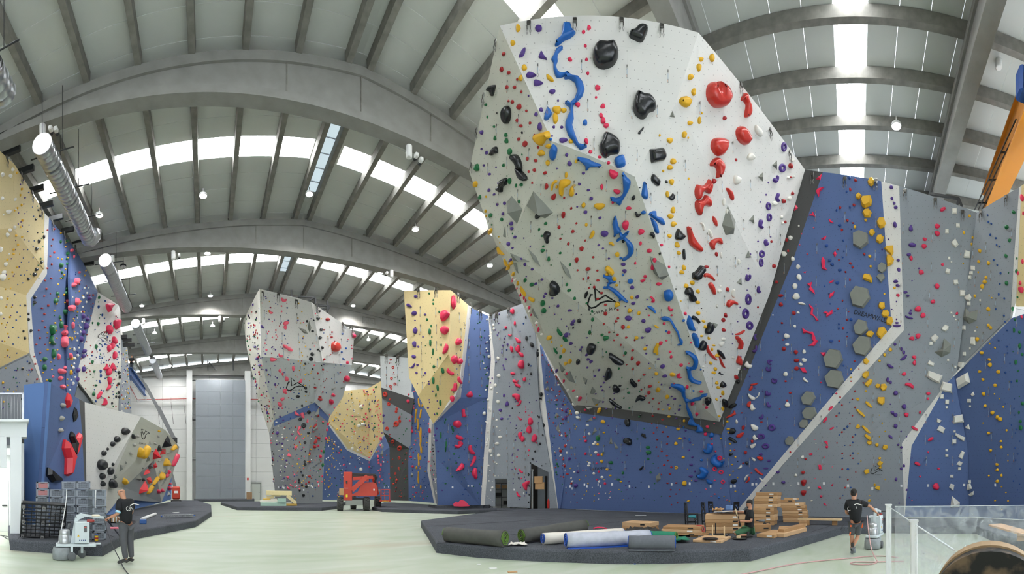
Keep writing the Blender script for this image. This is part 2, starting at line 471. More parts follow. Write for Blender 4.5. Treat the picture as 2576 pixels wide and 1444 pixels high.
facet(bt,M_pbl,[(1092,1066,29.4),(1159,1000,29.8),(1227,1000,31.2),(1209,1273,31.3),(1102,1275,31.0),(1097,1150,30.5)],planar=False)
s0 = climbing_wall('white edge strip down the right of the yellow nose')
facet(s0,M_pw,[(1177,766,29.2),(1186,775,30.6),(1172,900,30.1),(1159,1000,29.8),(1092,1066,29.3),(1090,1066,29.2),(1146,996,28.6),(1157,968,28.5)],planar=False)
yt = climbing_wall('pale yellow faceted nose with large pink and purple holds')
facet(yt,M_pye,[(1016,732,29.4),(1134,730,27.9),(1129,890,28.0),(1052,996,28.8),(1029,950,29.6)])
facet(yt,M_pye,[(1134,730,27.9),(1177,766,29.2),(1157,968,28.5),(1129,890,28.0)])
facet(yt,M_pyd,[(1129,890,28.0),(1157,968,28.5),(1146,996,28.6),(1090,1066,29.2),(1052,996,28.8)])
gs = climbing_wall('narrow grey wall with a white edge tucked behind the blue tower')
facet(gs,M_pw,[(1080,1052,35.5),(1086,1058,35.5),(1082,1185,36),(1097,1266,36),(1092,1265,36.5),(1075,1185,36.5)])
facet(gs,M_pgr,[(1086,1058,35.5),(1092,1066,31),(1097,1150,31),(1102,1275,31.2),(1097,1266,36),(1082,1185,36)],planar=False)
by = climbing_wall('deep set blue wall carrying a column of mustard yellow holds')
facet(by,M_pbl,[(1036,965,38.5),(1060,1000,38.5),(1080,1052,38.0),(1075,1185,37.5),(1092,1265,37.5),(1028,1260,39.5),(1027,1158,39.5),(1033,1052,39.3)],planar=False)
gd = climbing_wall('slender grey and charcoal banded wall with red ring holds')
facet(gd,M_pgl,[(956,895,40.0),(1026,900,38.8),(1041,1003,38.6),(959,975,40.0)])
facet(gd,M_pdk,[(959,975,40.0),(1041,1003,38.6),(1034,1044,38.8),(961,1002,40.2)])
facet(gd,M_pgr,[(961,1002,40.2),(1034,1044,38.8),(1033,1131,39.3),(964,1087,41.0)])
facet(gd,M_pdk,[(964,1087,41.0),(1033,1131,39.3),(1027,1158,39.6),(1028,1260,40.0),(982,1259,42.0),(980,1125,41.6)],planar=False)
yw = climbing_wall('far pale yellow wall pointing down into blue with a white edge')
facet(yw,M_pye,[(866,983,44.5),(924,978,46),(930,1153,46.5),(874,1128,45.5),(827,1063,44),(827,1050,44)],planar=False)
facet(yw,M_pye,[(924,978,46),(958,959,45),(965,1092,45.2),(930,1153,46.5)])
facet(yw,M_pw,[(827,1063,44),(874,1128,45.5),(930,1153,46.5),(965,1092,45.2),(966,1097,45.3),(930,1160,46.6),(873,1133,45.6),(826,1069,44)],planar=False)
facet(yw,M_pbl,[(826,1069,44),(873,1133,45.6),(878,1256,46.5),(811,1258,45),(818,1116,44.4)],planar=False)
facet(yw,M_pbl,[(873,1133,45.6),(930,1160,46.6),(932,1257,47),(878,1256,46.5)])
facet(yw,M_pbl,[(930,1160,46.6),(966,1097,45.3),(980,1125,43.2),(982,1259,43.5),(932,1257,47)],planar=False)
mp = climbing_wall('free standing white and grey tower with a blue band in the middle of the hall')
facet(mp,M_pw,[(653,727,28.6),(783,760,30.7),(812,912,33),(657,897,31.5)])
facet(mp,M_pw,[(783,760,30.7),(892,836,36.7),(885,918,37.4),(812,912,33)])
facet(mp,M_pgl,[(657,897,31.5),(812,912,33),(793,1012,36),(689,1058,36.3)])
facet(mp,M_pgl,[(812,912,33),(885,918,37.4),(862,1000,38.2),(828,1050,38.5),(793,1012,36)])
facet(mp,M_pbl,[(689,1058,36.3),(793,1012,36),(791,1034,36.3),(690,1072,36.5)])
facet(mp,M_pbl,[(793,1012,36),(828,1050,38.5),(826,1063,38.6),(791,1034,36.3)])
facet(mp,M_pgm,[(690,1072,36.5),(791,1034,36.3),(770,1183,37.1),(780,1266,37.4),(692,1266,38)],planar=False)
facet(mp,M_pgm,[(791,1034,36.3),(826,1063,38.6),(818,1116,38.6),(812,1197,38.4),(811,1265,38.2),(780,1266,37.4),(770,1183,37.1)],planar=False)
facet(mp,M_pwb,[(646,738,31.5),(653,727,28.6),(657,897,31.5),(689,1058,36.3),(677,1089,39),(648,1000,38),(621,877,36.6),(612,806,35.9)],planar=False)
facet(mp,M_pgm,[(689,1058,36.3),(690,1072,36.5),(692,1266,38.0),(691,1233,39.5),(683,1150,39.4),(677,1089,39)],planar=False)
def lx(px,py): return max(8.0,(7.75 + (py - 380) / 600 * .75)) / math.sin(-AZ(px)) if px < 180 else 0
def LX(*ps): return [(x,y,lx(x,y)) for (x,y) in ps]
ly = climbing_wall('pale yellow wall cut off by the left frame edge under black steel arms')
facet(ly,M_pye,LX((-70,240),(0,380),(37,414),(31,572),(-70,590)))
facet(ly,M_pye,LX((37,414),(112,536),(110,677),(31,572)))
facet(ly,M_pyd,LX((-70,590),(31,572),(110,677),(66,743),(-70,700)))
facet(ly,M_pye,LX((-70,700),(66,743),(73,888),(-70,840)))
facet(ly,M_pyd,LX((-70,840),(73,888),(-70,960)))
facet(ly,M_pgr,LX((-70,966),(73,894),(103,962),(103,1130),(-70,1200)),label='grey lower panel')
ls = climbing_wall('white kinked stripe between the yellow and blue left walls')
facet(ls,M_pw,LX((112,536),(123,548),(118,690),(77,752),(86,886),(108,962),(103,962),(75,888),(66,743),(110,677)),planar=False)
lb = climbing_wall('blue wall with salmon pink and green holds on the left')
facet(lb,M_pbl,LX((123,548),(179,614),(176,700),(150,700),(118,690)) ,planar=False)
facet(lb,M_pbl,LX((118,690),(176,700),(178,760),(172,840),(166,962),(172,1040),(120,1040),(108,962),(86,886),(77,752)),planar=False)
facet(lb,M_pbl,[(179,614,lx(179,614)),(205,652,26.5),(246,735,28.6),(198,922,27.2),(196,962,27.0),(186,1000,26.6),(172,1040,26.0),(166,962,25.2),(172,840,24.6),(178,760,24.2),(176,700,24.2)],planar=False)
lw = climbing_wall('white wall with large pink holds and a mountain logo on the left')
facet(lw,M_pw,[(246,735,28.6),(299,768,31),(303,783,31),(304,908,31.2),(198,923,27.3)],planar=False)
facet(lw,M_pwb,[(198,923,27.3),(304,908,31.2),(303,1040,31.4),(245,1022,29.2),(198,965,27.4)],planar=False)
facet(lw,M_pdk,[(198,965,27.4),(245,1022,29.2),(236,1022,29.4),(196,972,27.5)])
facet(lw,M_pgr,[(196,972,27.5),(236,1022,29.4),(190,1030,28.0),(188,1000,27.6)],planar=False)
facet(lw,M_pgr,[(304,850,31.2),(321,876,34),(331,1040,34),(303,1040,31.4)])
bb = climbing_wall('blue bouldering block with red and black blade holds behind the crates')
facet(bb,M_pblock,[(60,968,15.5),(121,961,14.5),(104,1215,15.2),(100,1320,15.6),(62,1320,16.4)],planar=False)
facet(bb,M_pbl,[(121,961,14.5),(199,1004,18.2),(206,1083,18.4),(217,1290,18.9),(100,1320,15.6),(104,1215,15.2)],planar=False)
facet(bb,M_pdk,[(199,1004,18.2),(213,1012,18.9),(219,1290,19.4),(217,1290,18.9),(206,1083,18.4)],planar=False)
facet(bb,M_pdk,[(51,1090,16.5),(60,1090,15.8),(62,1320,16.4),(53,1320,17.0)])
bo = climbing_wall('low off-white boulder with black dish holds and red volumes')
facet(bo,M_pw,[(213,1012,18.9),(355,1048,23),(336,1083,22.8),(271,1230,21.6),(262,1300,21.0),(219,1290,19.6)],planar=False)
facet(bo,M_pbg,[(355,1048,23),(417,1083,29),(451,1124,36),(387,1158,29),(312,1226,24.4),(300,1255,23.5),(262,1300,21.0),(271,1230,21.6),(336,1083,22.8)],planar=False)
facet(bo,M_pgm,[(387,1158,29),(406,1264,33),(317,1257,25.5),(300,1255,23.5),(312,1226,24.4)],planar=False)
facet(bo,M_pbg,[(387,1158,29),(451,1124,36),(444,1160,36.5),(432,1200,37),(406,1264,33)],planar=False)
facet(bo,M_pblock,[(262,1300,21.2),(300,1255,23.6),(317,1257,25.6),(406,1264,33.2),(432,1200,37.2),(431,1256,38),(337,1281,27),(280,1297,22)],planar=False)
sw = climbing_wall('bare tall grey panelled wall at the far end of the hall')
for i in range(4):
    for j in range(10):
        x0 = 492 + (617 - 492) * i / 4; x1 = 492 + (617 - 492) * (i + 1) / 4
        a = PY(x0,1255,53.2); b = PY(x1,1255,53.2)
        z0,z1 = .05 + 1.55 * j,.05 + 1.55 * (j + 1)
        c = (a + b) / 2
        mb = MB(); mb.box((c.x,c.y,(z0 + z1) / 2),(abs(b.x - a.x) - .015,.12,z1 - z0 - .015))
        lay = mb.bm.loops.layers.uv.new('UVMap')
        for f in mb.bm.faces:
            for lp in f.loops: lp[lay].uv = (lp.vert.co.x,lp.vert.co.z)
        mb.build('panel',M_pgr,sw)
BVH = BVHTree.FromPolygons(BV,BF)
def hit(px,py):
    d = RAY(px,py)
    p,n,i,dist = BVH.ray_cast(EYE,d)
    if p is None: return None
    if n.dot(d) > 0: n = -n
    return p,n,BOWN[i]
# ================================================================= holds: what hangs where
S3 = 300 / 1444
HD = [
((1180,30,S3),'''
Y 595,200,58,90;530,380,62,66;670,678,64,74;628,802,42,78;P 935,765 965,765 1020,815 1022,848 985,845 945,810;1063,1192,104,100;1148,1195,66,60;1045,1292,70,125
V P 800,215 805,185 835,165 875,175 884,205 870,235 830,246;P 685,437 670,520 635,550 600,550 640,465;P 875,472 905,520 945,582 920,580 845,560 850,525;P 690,770 720,732 765,738 818,770 780,792 725,805 695,790;P 790,830 850,835 900,868 845,895 790,898;1008,968,78,58;1078,1076,30,30;873,1186,54,50;815,1240,36,60;862,1390,46,100;722,1016,18,30;1026,1395,38,36;1122,1397,38,40
R 300,490,52,90;421,508,40,50;398,695,38,70;483,736,40,50;586,818,28,34;462,912,34,58;553,912,40,46;635,966,28,38;480,1078,24,36;528,1090,34,58;610,1148,56,70;696,1197,26,36;586,1313,36,54;630,1380,38,44;741,1345,30,38
N P 228,935 245,895 322,882 318,940 295,1020 275,1010 268,975 232,960;462,1242,104,222;338,1225,14,28
G 204,1124,32,36;224,1272,18,40;305,1388,26,34
K 1222,578,52,58;1316,1125,64,60
U P 1140,150 1230,150 1240,210 1292,260 1220,325 1150,355 1070,420 1037,408 1095,330 1128,245;P 1105,425 1135,422 1130,460 1075,515 1075,600 1055,650 1065,690 1100,738 1210,740 1205,760 1130,795 1085,805 1050,785 1022,700 1020,620 995,580 1030,520 1050,460;P 1150,808 1210,770 1320,785 1380,860 1400,940 1370,1030 1290,1110 1262,1135 1262,1210 1270,1290 1250,1370 1290,1500 1330,1600 1380,1610 1430,1625 1425,1645 1350,1678 1310,1640 1200,1500 1165,1400 1165,1340 1195,1265 1222,1220 1215,1160 1160,1115 1165,1085 1235,1108 1262,1100 1310,960 1280,860 1215,815 1160,820;P 905,1300 935,1185 955,1155 1005,1225 985,1270 950,1312;1405,1342,54,78
'''),
((1460,30,S3),'''
K 104,195,56,56;38,245,44,46;60,412,38,46;75,578,36,42;90,745,40,44;208,922,64,70;190,1036,32,32;272,1145,60,62;250,1255,46,60;275,1317,68,74;312,1378,66,62
N P 148,520 180,430 235,385 320,395 400,378 440,430 462,520 440,600 390,665 290,702 210,680 160,610;P 588,290 605,240 655,225 700,178 750,165 810,190 818,230 785,310 760,360 725,374 670,355 605,320;P 655,1040 680,985 710,978 770,1010 840,1020 900,1090 915,1160 890,1205 830,1225 790,1290 730,1302 670,1260 635,1180 640,1110
g V 1122,1172 1070,1275 1160,1288
Y 1330,790,66,76;1367,970,52,88;P 1190,1080 1210,1040 1270,1020 1330,1060 1325,1120 1285,1160 1230,1140 1195,1100;1325,1345,68,52
'''),
((1740,130,S3),'''
Y 112,92,52,60;240,76,54,100;82,192,50,100;122,745,24,30;88,833,38,88
r P 172,480 190,405 250,365 270,420 295,460 305,365 340,370 400,420 440,510 440,590 400,660 340,682 260,675 200,610 175,550;P 595,560 625,505 660,510 670,570 700,640 712,720 690,785 650,800 632,780 640,720 650,650 620,600 592,590;P 530,960 560,910 610,905 655,960 695,1050 680,1100 640,1135 580,1105 540,1040;P 228,1120 250,1060 310,1040 390,1055 415,1100 400,1190 355,1255 310,1268 260,1230 230,1170;P 220,1385 225,1340 270,1290 320,1285 370,1350 378,1420 350,1500 300,1535 290,1520 300,1450 270,1390
R 396,805,50,50;535,1310,26,44;1193,1382,46,72
W P 765,885 810,915 845,965 840,1025 815,1030 760,960;712,1275,94,90;1222,1312,50,52
V 1115,1155,66,122,o;1097,1408,88,110,o
g V 1040,1302 968,1375 1042,1445
'''),
((1180,300,S3),'''
V 155,158,42,60;153,360,22,34;215,405,34,48;180,557,26,30;328,580,20,24;250,664,34,36;244,860,34,46;306,908,28,36;345,1030,28,38;432,1017,34,42;412,1145,30,42;492,1110,16,28;515,1263,44,52;520,1323,40,40;350,775,14,28;1140,257,104,62;1183,430,42,42;1218,535,58,56;1064,595,22,22;1385,652,38,34;1338,783,36,36;1298,905,24,22;1310,1060,24,24;1412,1125,44,44;1006,203,26,26;556,1422,40,34;1440,858,24,30
N P 300,335 340,332 355,385 340,415 300,420 290,440 258,437 265,395;P 515,430 580,425 625,480 648,570 640,615 600,600 570,540 525,490;P 575,570 620,600 680,660 708,700 700,745 640,740 600,690;P 380,740 440,705 465,720 460,790 415,820 410,880 370,880 342,850 345,815 375,790;643,163,22,34;830,1172,70,60
G 318,230,28,66;448,190,42,52;456,262,46,62;497,390,50,86;100,585,58,88;418,557,30,48;495,745,40,78;570,803,24,50;634,792,44,44;460,686,14,22;642,428,16,28;132,945,36,58;608,995,32,44;262,1163,44,58;398,1213,36,48;275,1278,18,22;928,1258,38,34;848,1333,26,36;884,1412,34,26;1126,1394,18,20
R 793,195,24,40;604,240,38,46;683,297,54,76;839,340,28,36;710,478,34,50;810,500,38,44;791,615,38,44;724,634,24,36;766,770,22,34;920,648,48,42;938,812,44,76;1025,938,58,76;1152,950,28,32;1237,1077,30,34;1143,1155,52,72;1300,1258,24,28;1090,1306,40,42;1257,1356,42,38
Y P 805,185 845,175 950,140 975,170 980,230 940,245 890,322 840,300 800,250;962,325,50,66;880,410,72,84;82,785,46,84;206,938,20,30;202,1113,26,42;210,1170,18,28;953,525,56,64;1297,508,38,44;P 992,830 995,790 1030,740 1068,740 1062,765 1025,790 1015,855 995,855;1060,817,32,40;P 1090,850 1090,780 1115,728 1215,728 1230,780 1160,825 1145,865 1140,925 1095,900;1178,672,38,72;1245,872,66,120;1270,805,38,46;1388,1040,48,60;1420,1277,36,40;1232,270,54,52
U P 972,400 985,350 1020,298 1068,345 1065,410 1050,470 1025,490 985,470;988,245,30,46;P 1315,450 1348,460 1438,475 1508,515 1598,545 1593,570 1468,575 1443,610 1410,612 1410,560 1348,500 1325,480
g V 515,910 655,1090 585,1280 460,1030 450,990;V 770,850 1030,1135 925,1210 680,1045;V 437,1245 452,1444 405,1430
'''),
((1460,300,S3),'''
K 72,268,56,70;122,396,48,46;234,460,48,36;342,527,42,42;P 352,610 380,608 455,645 458,680 430,710 395,715 365,690 352,650;260,817,36,66;P 408,845 470,855 490,875 465,905 430,895 405,870;394,1003,32,44;587,1075,64,42;548,1278,84,112;737,1360,76,70
N P 225,330 260,265 280,190 320,170 400,205 470,270 482,350 460,420 370,435 320,470 285,468 240,410;P 695,165 720,138 745,110 768,93 762,130 740,150 725,182 700,180;P 835,375 850,358 920,355 980,342 1005,370 1025,440 1000,500 940,515 870,528 850,510 845,430;P 858,690 880,663 915,690 960,745 940,812 905,795 855,745;1040,757,36,38;P 1062,950 1100,920 1115,893 1135,925 1132,965 1105,987;718,830,24,16;645,950,46,62;P 660,1125 680,1120 700,1150 725,1145 738,1155 700,1187 675,1175
U P 408,500 440,460 515,437 540,490 548,550 520,580 450,592 425,560;P 510,650 525,638 545,670 570,705 605,740 608,790 580,870 530,960 505,1000 495,1030 470,1035 430,1000 365,945 375,935 430,950 485,930 520,880 518,780;P 740,890 755,800 770,750 792,790 808,900 805,965 770,965 740,930;P 825,1150 850,1120 910,1108 915,1170 985,1190 1015,1250 1005,1283 965,1265 910,1220 840,1170;P 845,1195 875,1205 920,1260 945,1350 940,1385 905,1375 880,1300;765,1128,62,46;P 388,1260 410,1180 425,1170 440,1200 465,1300 495,1345 475,1375 440,1390 430,1415 412,1415 405,1330
V 38,652,36,32;98,857,38,30;132,960,50,40;62,1125,44,44;238,1193,42,34
Y 40,1038,50,62;235,1050,118,84;72,1277,36,40;960,195,26,36;1080,256,70,70;1255,185,60,78;1305,225,20,32;1120,510,66,80;1082,583,66,64;1002,625,26,34;1100,758,54,80;1310,720,26,32;1050,908,42,78;1118,1100,52,82;1088,1175,68,62;1126,1268,64,66
'''),
((1740,400,S3),'''
r P 32,390 60,305 120,325 175,290 200,240 235,290 235,350 205,425 150,390 115,420 105,470 75,495 45,470;P 38,520 60,500 120,490 155,432 205,460 225,520 215,580 165,565 125,580 115,640 95,688 60,650 38,590;P 412,360 440,350 485,400 500,490 475,500 445,430;P 250,700 262,692 298,740 303,815 280,800 252,750;P 215,1010 250,975 310,955 350,955 365,1025 340,1035 300,1010 270,1045 265,1100 240,1090 218,1050
R 268,268,58,62;298,1152,38,56;178,1305,58,38;1110,510,44,62;1218,417,30,50;1200,220,28,24;1132,763,26,38;963,1000,26,34;993,1295,42,52;1150,980,40,46;1168,1113,26,34
W P 510,195 590,230 575,290 540,310 508,290;388,520,34,100;P 95,770 130,765 165,830 155,865 135,860 125,800;P 200,850 225,860 255,930 235,957 205,900;430,640,40,80;1168,225,36,36;1238,212,28,36;1183,478,54,60;1000,540,66,60;1086,707,32,48;1098,778,34,44;1197,955,56,58;1120,1150,66,66;357,1165,26,80;570,1245,38,70;948,1250,16,16;978,803,14,16;1297,810,24,28;1225,1210,50,60;1290,1305,52,58;1298,1420,56,50
V P 980,245 1005,225 1020,240 1025,200 1045,205 1040,260 1015,290 985,275;927,285,18,28;900,432,18,28;P 1010,470 1030,415 1052,412 1055,440 1040,470 1060,500 1045,522 1018,500;828,520,16,22;927,572,62,104,o;937,708,64,104,o;P 805,790 815,740 845,735 848,770 838,800 858,815 850,845 815,830;955,943,18,18;802,997,20,22;P 870,1010 885,972 905,975 905,1005 922,1005 920,1040 890,1055;848,1150,70,96,o;838,1255,54,110,o;685,1326,20,22;713,1152,10,30
g V 870,147 795,217 873,290;V 435,537 540,760 515,910 408,930 362,795;V 757,662 685,742 768,797;V 688,1088 735,1195 642,1205
k V 1262,535 1300,590 1232,640
K 1332,907,20,18;1308,1042,18,18;1401,1152,24,20
k V 1340,1370 1398,1350 1375,1393
'''),
((1220,560,S3),'''
Y 68,100,40,70;P 155,285 175,310 200,345 240,385 215,372 175,370;P 235,435 260,470 280,520 260,510;285,540,34,70;345,620,36,52;400,735,24,52;P 432,765 455,790 495,850 500,888 460,850 435,810;P 528,898 560,905 600,925 600,955 570,945 540,925;1228,25,36,40;P 1270,155 1300,95 1327,100 1325,150 1290,190 1268,185;780,1390,62,56;168,172,16,18;182,241,12,16;320,490,34,56
V 364,172,38,34;470,186,20,18;287,258,42,54;334,306,34,26;548,290,18,20;308,452,30,40;440,442,38,38;485,503,36,36;572,563,36,28;500,652,18,18;692,687,38,24;618,736,34,30;735,858,34,28;718,893,34,30;817,912,32,22;885,1007,34,36;778,1022,18,16;1027,1060,54,28;845,1111,18,18;925,1168,16,16;P 1035,1215 1060,1180 1090,1175 1095,1195 1075,1215 1080,1235 1050,1237;988,1254,18,16;P 958,1350 985,1330 1030,1340 1032,1355 1015,1370 1000,1378 970,1372;1378,273,36,24;1428,312,30,24;1237,1392,18,16
G 335,133,16,24;656,82,28,42;735,8,40,36;690,160,34,26;707,287,30,28;700,336,56,46;773,437,38,60;933,143,18,22;912,367,34,30;1032,506,24,36;800,514,20,16;488,695,42,46;570,746,58,44;993,748,34,38;1020,818,52,38;1086,915,36,42;702,970,58,64;715,1060,62,56;1230,975,30,24;1297,1072,30,34;1278,1108,16,12;1305,1170,40,44;P 872,1288 892,1285 935,1340 940,1360 915,1358 885,1325;882,1264,16,12;P 942,1380 960,1372 998,1415 1002,1432 975,1430 950,1405;1270,1328,38,48;1278,748,20,14;1420,1358,34,28
R 898,55,38,40;1066,105,42,38;914,193,30,30;1010,255,34,38;1215,216,28,28;1172,313,56,54;1312,417,32,30;1112,450,50,62;1123,576,24,26;1248,560,58,46;1362,580,30,26;1190,684,24,26;1250,670,34,38;1368,698,40,30;1260,790,24,30;1108,8,28,24;1438,1228,20,30
N P 710,130 740,98 790,120 795,150 775,190 780,235 760,248 730,220 715,170;P 790,725 815,703 870,735 905,790 912,830 880,862 840,870 800,850 783,815 795,770;P 1200,890 1215,845 1245,830 1250,850 1235,900 1215,915;1143,1184,48,46;1165,1114,20,14;1262,1048,34,30;1068,1270,22,28
g V 497,282 620,400 687,555 570,440;V 885,428 1010,555 1063,710 945,590;V 280,352 540,482 325,458;V 325,460 388,475 410,640;V 570,1010 660,1190 555,1060
K 338,670,14,20;332,704,16,30;388,795,18,22;432,875,22,40;473,908,24,40;493,943,22,44;538,1025,30,36;560,1116,20,28;650,1290,28,54;625,1240,20,20
W 370,690,36,30;515,1022,30,26;540,1075,36,26;625,1210,36,30;688,1350,36,26
'''),
((1460,560,S3),'''
Y P 345,240 375,230 405,255 408,275 395,280 375,262 348,262;449,383,54,60;P 298,560 330,518 395,570 410,610 395,632 345,605;325,620,44,44;415,680,54,48;440,757,42,28;623,904,46,42;448,987,62,68;598,1063,54,52;710,1093,46,46;581,1262,42,36;P 897,1245 910,1240 950,1265 945,1275 915,1268;680,1395,48,40;1078,160,56,48;1168,268,56,72;1190,366,54,48;1250,545,42,76;1225,602,58,50;1352,728,54,60;1278,765,58,52;1422,832,46,50;1418,965,54,44;1425,1095,46,52;1214,948,22,20;1003,606,28,28
V 295,130,90,76;346,434,32,26;520,504,58,40;536,584,52,48;628,783,58,42;690,897,46,46;642,975,56,38;582,1153,80,56;765,1188,52,46;823,1297,76,60;528,827,20,20;808,932,22,18;797,1046,20,16;546,1016,20,14;415,912,16,14;324,728,18,20;750,1392,38,24;83,1392,16,14
R 305,992,36,26;305,1100,44,50;455,1055,26,26;455,1157,36,30;432,1193,36,28;287,1228,22,22;517,1262,50,48;350,1327,26,24;452,1357,32,32;555,1390,36,26;410,1422,22,22;658,1422,26,24;168,780,34,36;258,850,40,28;213,923,38,34
G 312,1393,74,48;265,1357,34,26;408,1329,18,14
N P 840,130 870,110 900,135 905,170 885,192 870,160 850,150;520,225,34,44;P 1140,190 1150,130 1180,68 1230,125 1265,155 1235,200 1185,215;P 1235,350 1245,320 1262,325 1268,440 1240,440;P 945,370 978,360 968,395;P 1260,840 1285,785 1330,780 1355,820 1360,860 1395,900 1390,945 1345,960 1315,940 1310,890 1270,870;1156,803,18,24;1308,1380,14,12
K 729,250,36,48;836,338,64,46;982,270,36,34;665,490,28,38;785,650,46,36;P 725,700 745,690 785,675 788,695 760,720 735,715;P 918,740 940,720 985,738 970,755 940,760;1073,535,28,38;P 845,895 870,895 905,935 890,965 855,955 870,930;P 1062,1015 1080,1012 1095,1045 1125,1040 1115,1065 1085,1068 1065,1045;832,1122,30,20;1105,1120,32,22;1015,1220,36,34;1073,1328,40,40;1268,1100,36,44;1044,1430,28,18;898,455,56,58;880,535,56,78
U P 435,205 480,170 470,130 490,110 515,140 570,100 592,110 570,150 545,175 600,220 645,290 640,370 600,420 545,455 510,455 515,425 560,400 580,340 565,270 535,195 505,185 455,228;490,428,36,34;516,631,34,32;606,707,66,60;P 275,632 300,630 380,650 378,690 430,710 420,725 360,720 355,770 420,800 500,870 575,950 570,962 510,935 480,948 465,935 470,910 400,840 340,795 280,790 285,770 330,765 340,690 285,655;P 1010,850 1025,820 1085,810 1115,840 1130,885 1105,935 1040,935 1015,890;P 810,1010 860,1012 905,1055 920,1098 860,1055;P 968,1150 1020,1133 1080,1150 1120,1200 1160,1275 1195,1330 1210,1390 1240,1430 1235,1475 1170,1478 1205,1450 1185,1390 1170,1320 1130,1270 1085,1190 1030,1185 980,1165;P 1285,1200 1310,1120 1340,1160 1365,1240 1385,1290 1380,1308 1320,1300 1295,1250;1250,1185,36,30;1040,1316,28,24
g V 827,383 1035,510 1083,640 990,708 880,615
r P 1285,55 1325,50 1345,110 1375,180 1420,245 1472,305 1453,355 1398,330 1320,265 1305,200
'''),
((1700,660,S3),'''
Y 333,712,44,38;353,780,38,40;312,890,42,28;397,918,30,40;457,1004,40,26;437,1052,32,38;497,1127,50,44;420,1218,38,40;477,1290,40,46;457,1335,50,36
N P 195,130 230,110 265,70 295,35 340,50 347,100 310,145 295,195 245,220 200,195;P 190,660 215,642 255,665 293,715 270,740 235,700 200,690;P 350,820 375,780 385,735 420,722 445,760 440,820 400,865 355,860;P 270,1030 300,965 330,942 365,965 350,1040 320,1065 275,1055;P 498,1060 530,1060 570,1100 590,1150 575,1172 545,1140 510,1105;P 515,1345 535,1320 545,1345 575,1350 555,1362 535,1355;310,558,18,14;152,897,14,14;333,1312,14,14
R 370,52,58,40;625,328,40,56;600,640,38,60;572,697,46,52;577,818,50,44;727,1388,50,56;1187,45,38,50;1222,240,40,44;1272,403,60,40;1275,512,50,50;1427,613,38,50;1287,735,30,26;1242,842,22,28;1300,940,28,18;1310,1047,54,50;993,543,22,26;1440,1195,18,20;1330,1440,30,18
r P 332,170 345,135 395,130 440,165 467,205 460,223 400,185 335,172;P 388,268 425,237 462,290 477,375 450,388 420,330;P 610,515 625,465 665,447 740,480 735,517 690,497 635,545;P 722,865 765,850 825,815 830,830 790,868 725,880;P 715,910 750,890 790,930 808,970 790,1045 750,1045 760,985;P 730,1200 745,1135 775,1132 795,1190 780,1245 735,1220;P 362,1010 385,1000 410,1070 490,1165 485,1187 420,1140 375,1080;P 517,1140 530,1138 560,1200 592,1265 588,1280 545,1240
W 526,345,54,52;542,290,30,26;695,375,50,100;498,528,30,40;757,566,14,18;575,930,50,46;P 522,975 585,960 580,985 555,1018 525,1005;696,1153,36,42;763,1292,30,28;332,1260,38,26;P 830,1240 865,1195 890,1235 930,1240 920,1275 880,1285 840,1262;1345,893,62,66;1350,995,52,36;1330,1353,54,60;1177,638,18,20
V 878,74,22,22;P 840,185 850,150 868,148 870,190 885,190 880,155 905,148 900,195 870,225 842,215;P 978,330 990,290 1012,290 1008,330 1022,345 1005,373 982,360;876,447,74,140,o;843,620,84,130,o;893,765,86,106,o;863,336,16,16;778,544,16,22;748,717,18,18;688,867,20,22;685,984,16,16;786,1140,18,26;P 938,905 960,868 985,870 968,895 985,930 960,948;P 932,1085 930,1065 965,1055 965,1015 985,1012 985,1065 960,1092;P 1105,1210 1125,1178 1168,1185 1165,1200 1140,1205 1145,1225 1165,1235 1140,1245;P 1090,1290 1100,1265 1115,1270 1120,1290 1140,1290 1140,1265 1157,1268 1155,1310 1125,1325 1095,1312;838,1290,16,18;896,1384,16,14;P 1162,1435 1175,1405 1190,1415 1195,1435 1225,1415 1228,1440 1200,1465 1165,1455
U P 190,870 235,855 268,920 270,1015 240,1030 215,970;302,1298,28,22
K 184,970,28,22;66,1240,40,42;158,1223,20,16;P 10,1365 45,1340 60,1360 45,1380 75,1392 35,1395 15,1385
g V 800,170 725,250 812,288;V 443,715 525,745 450,825
'''),
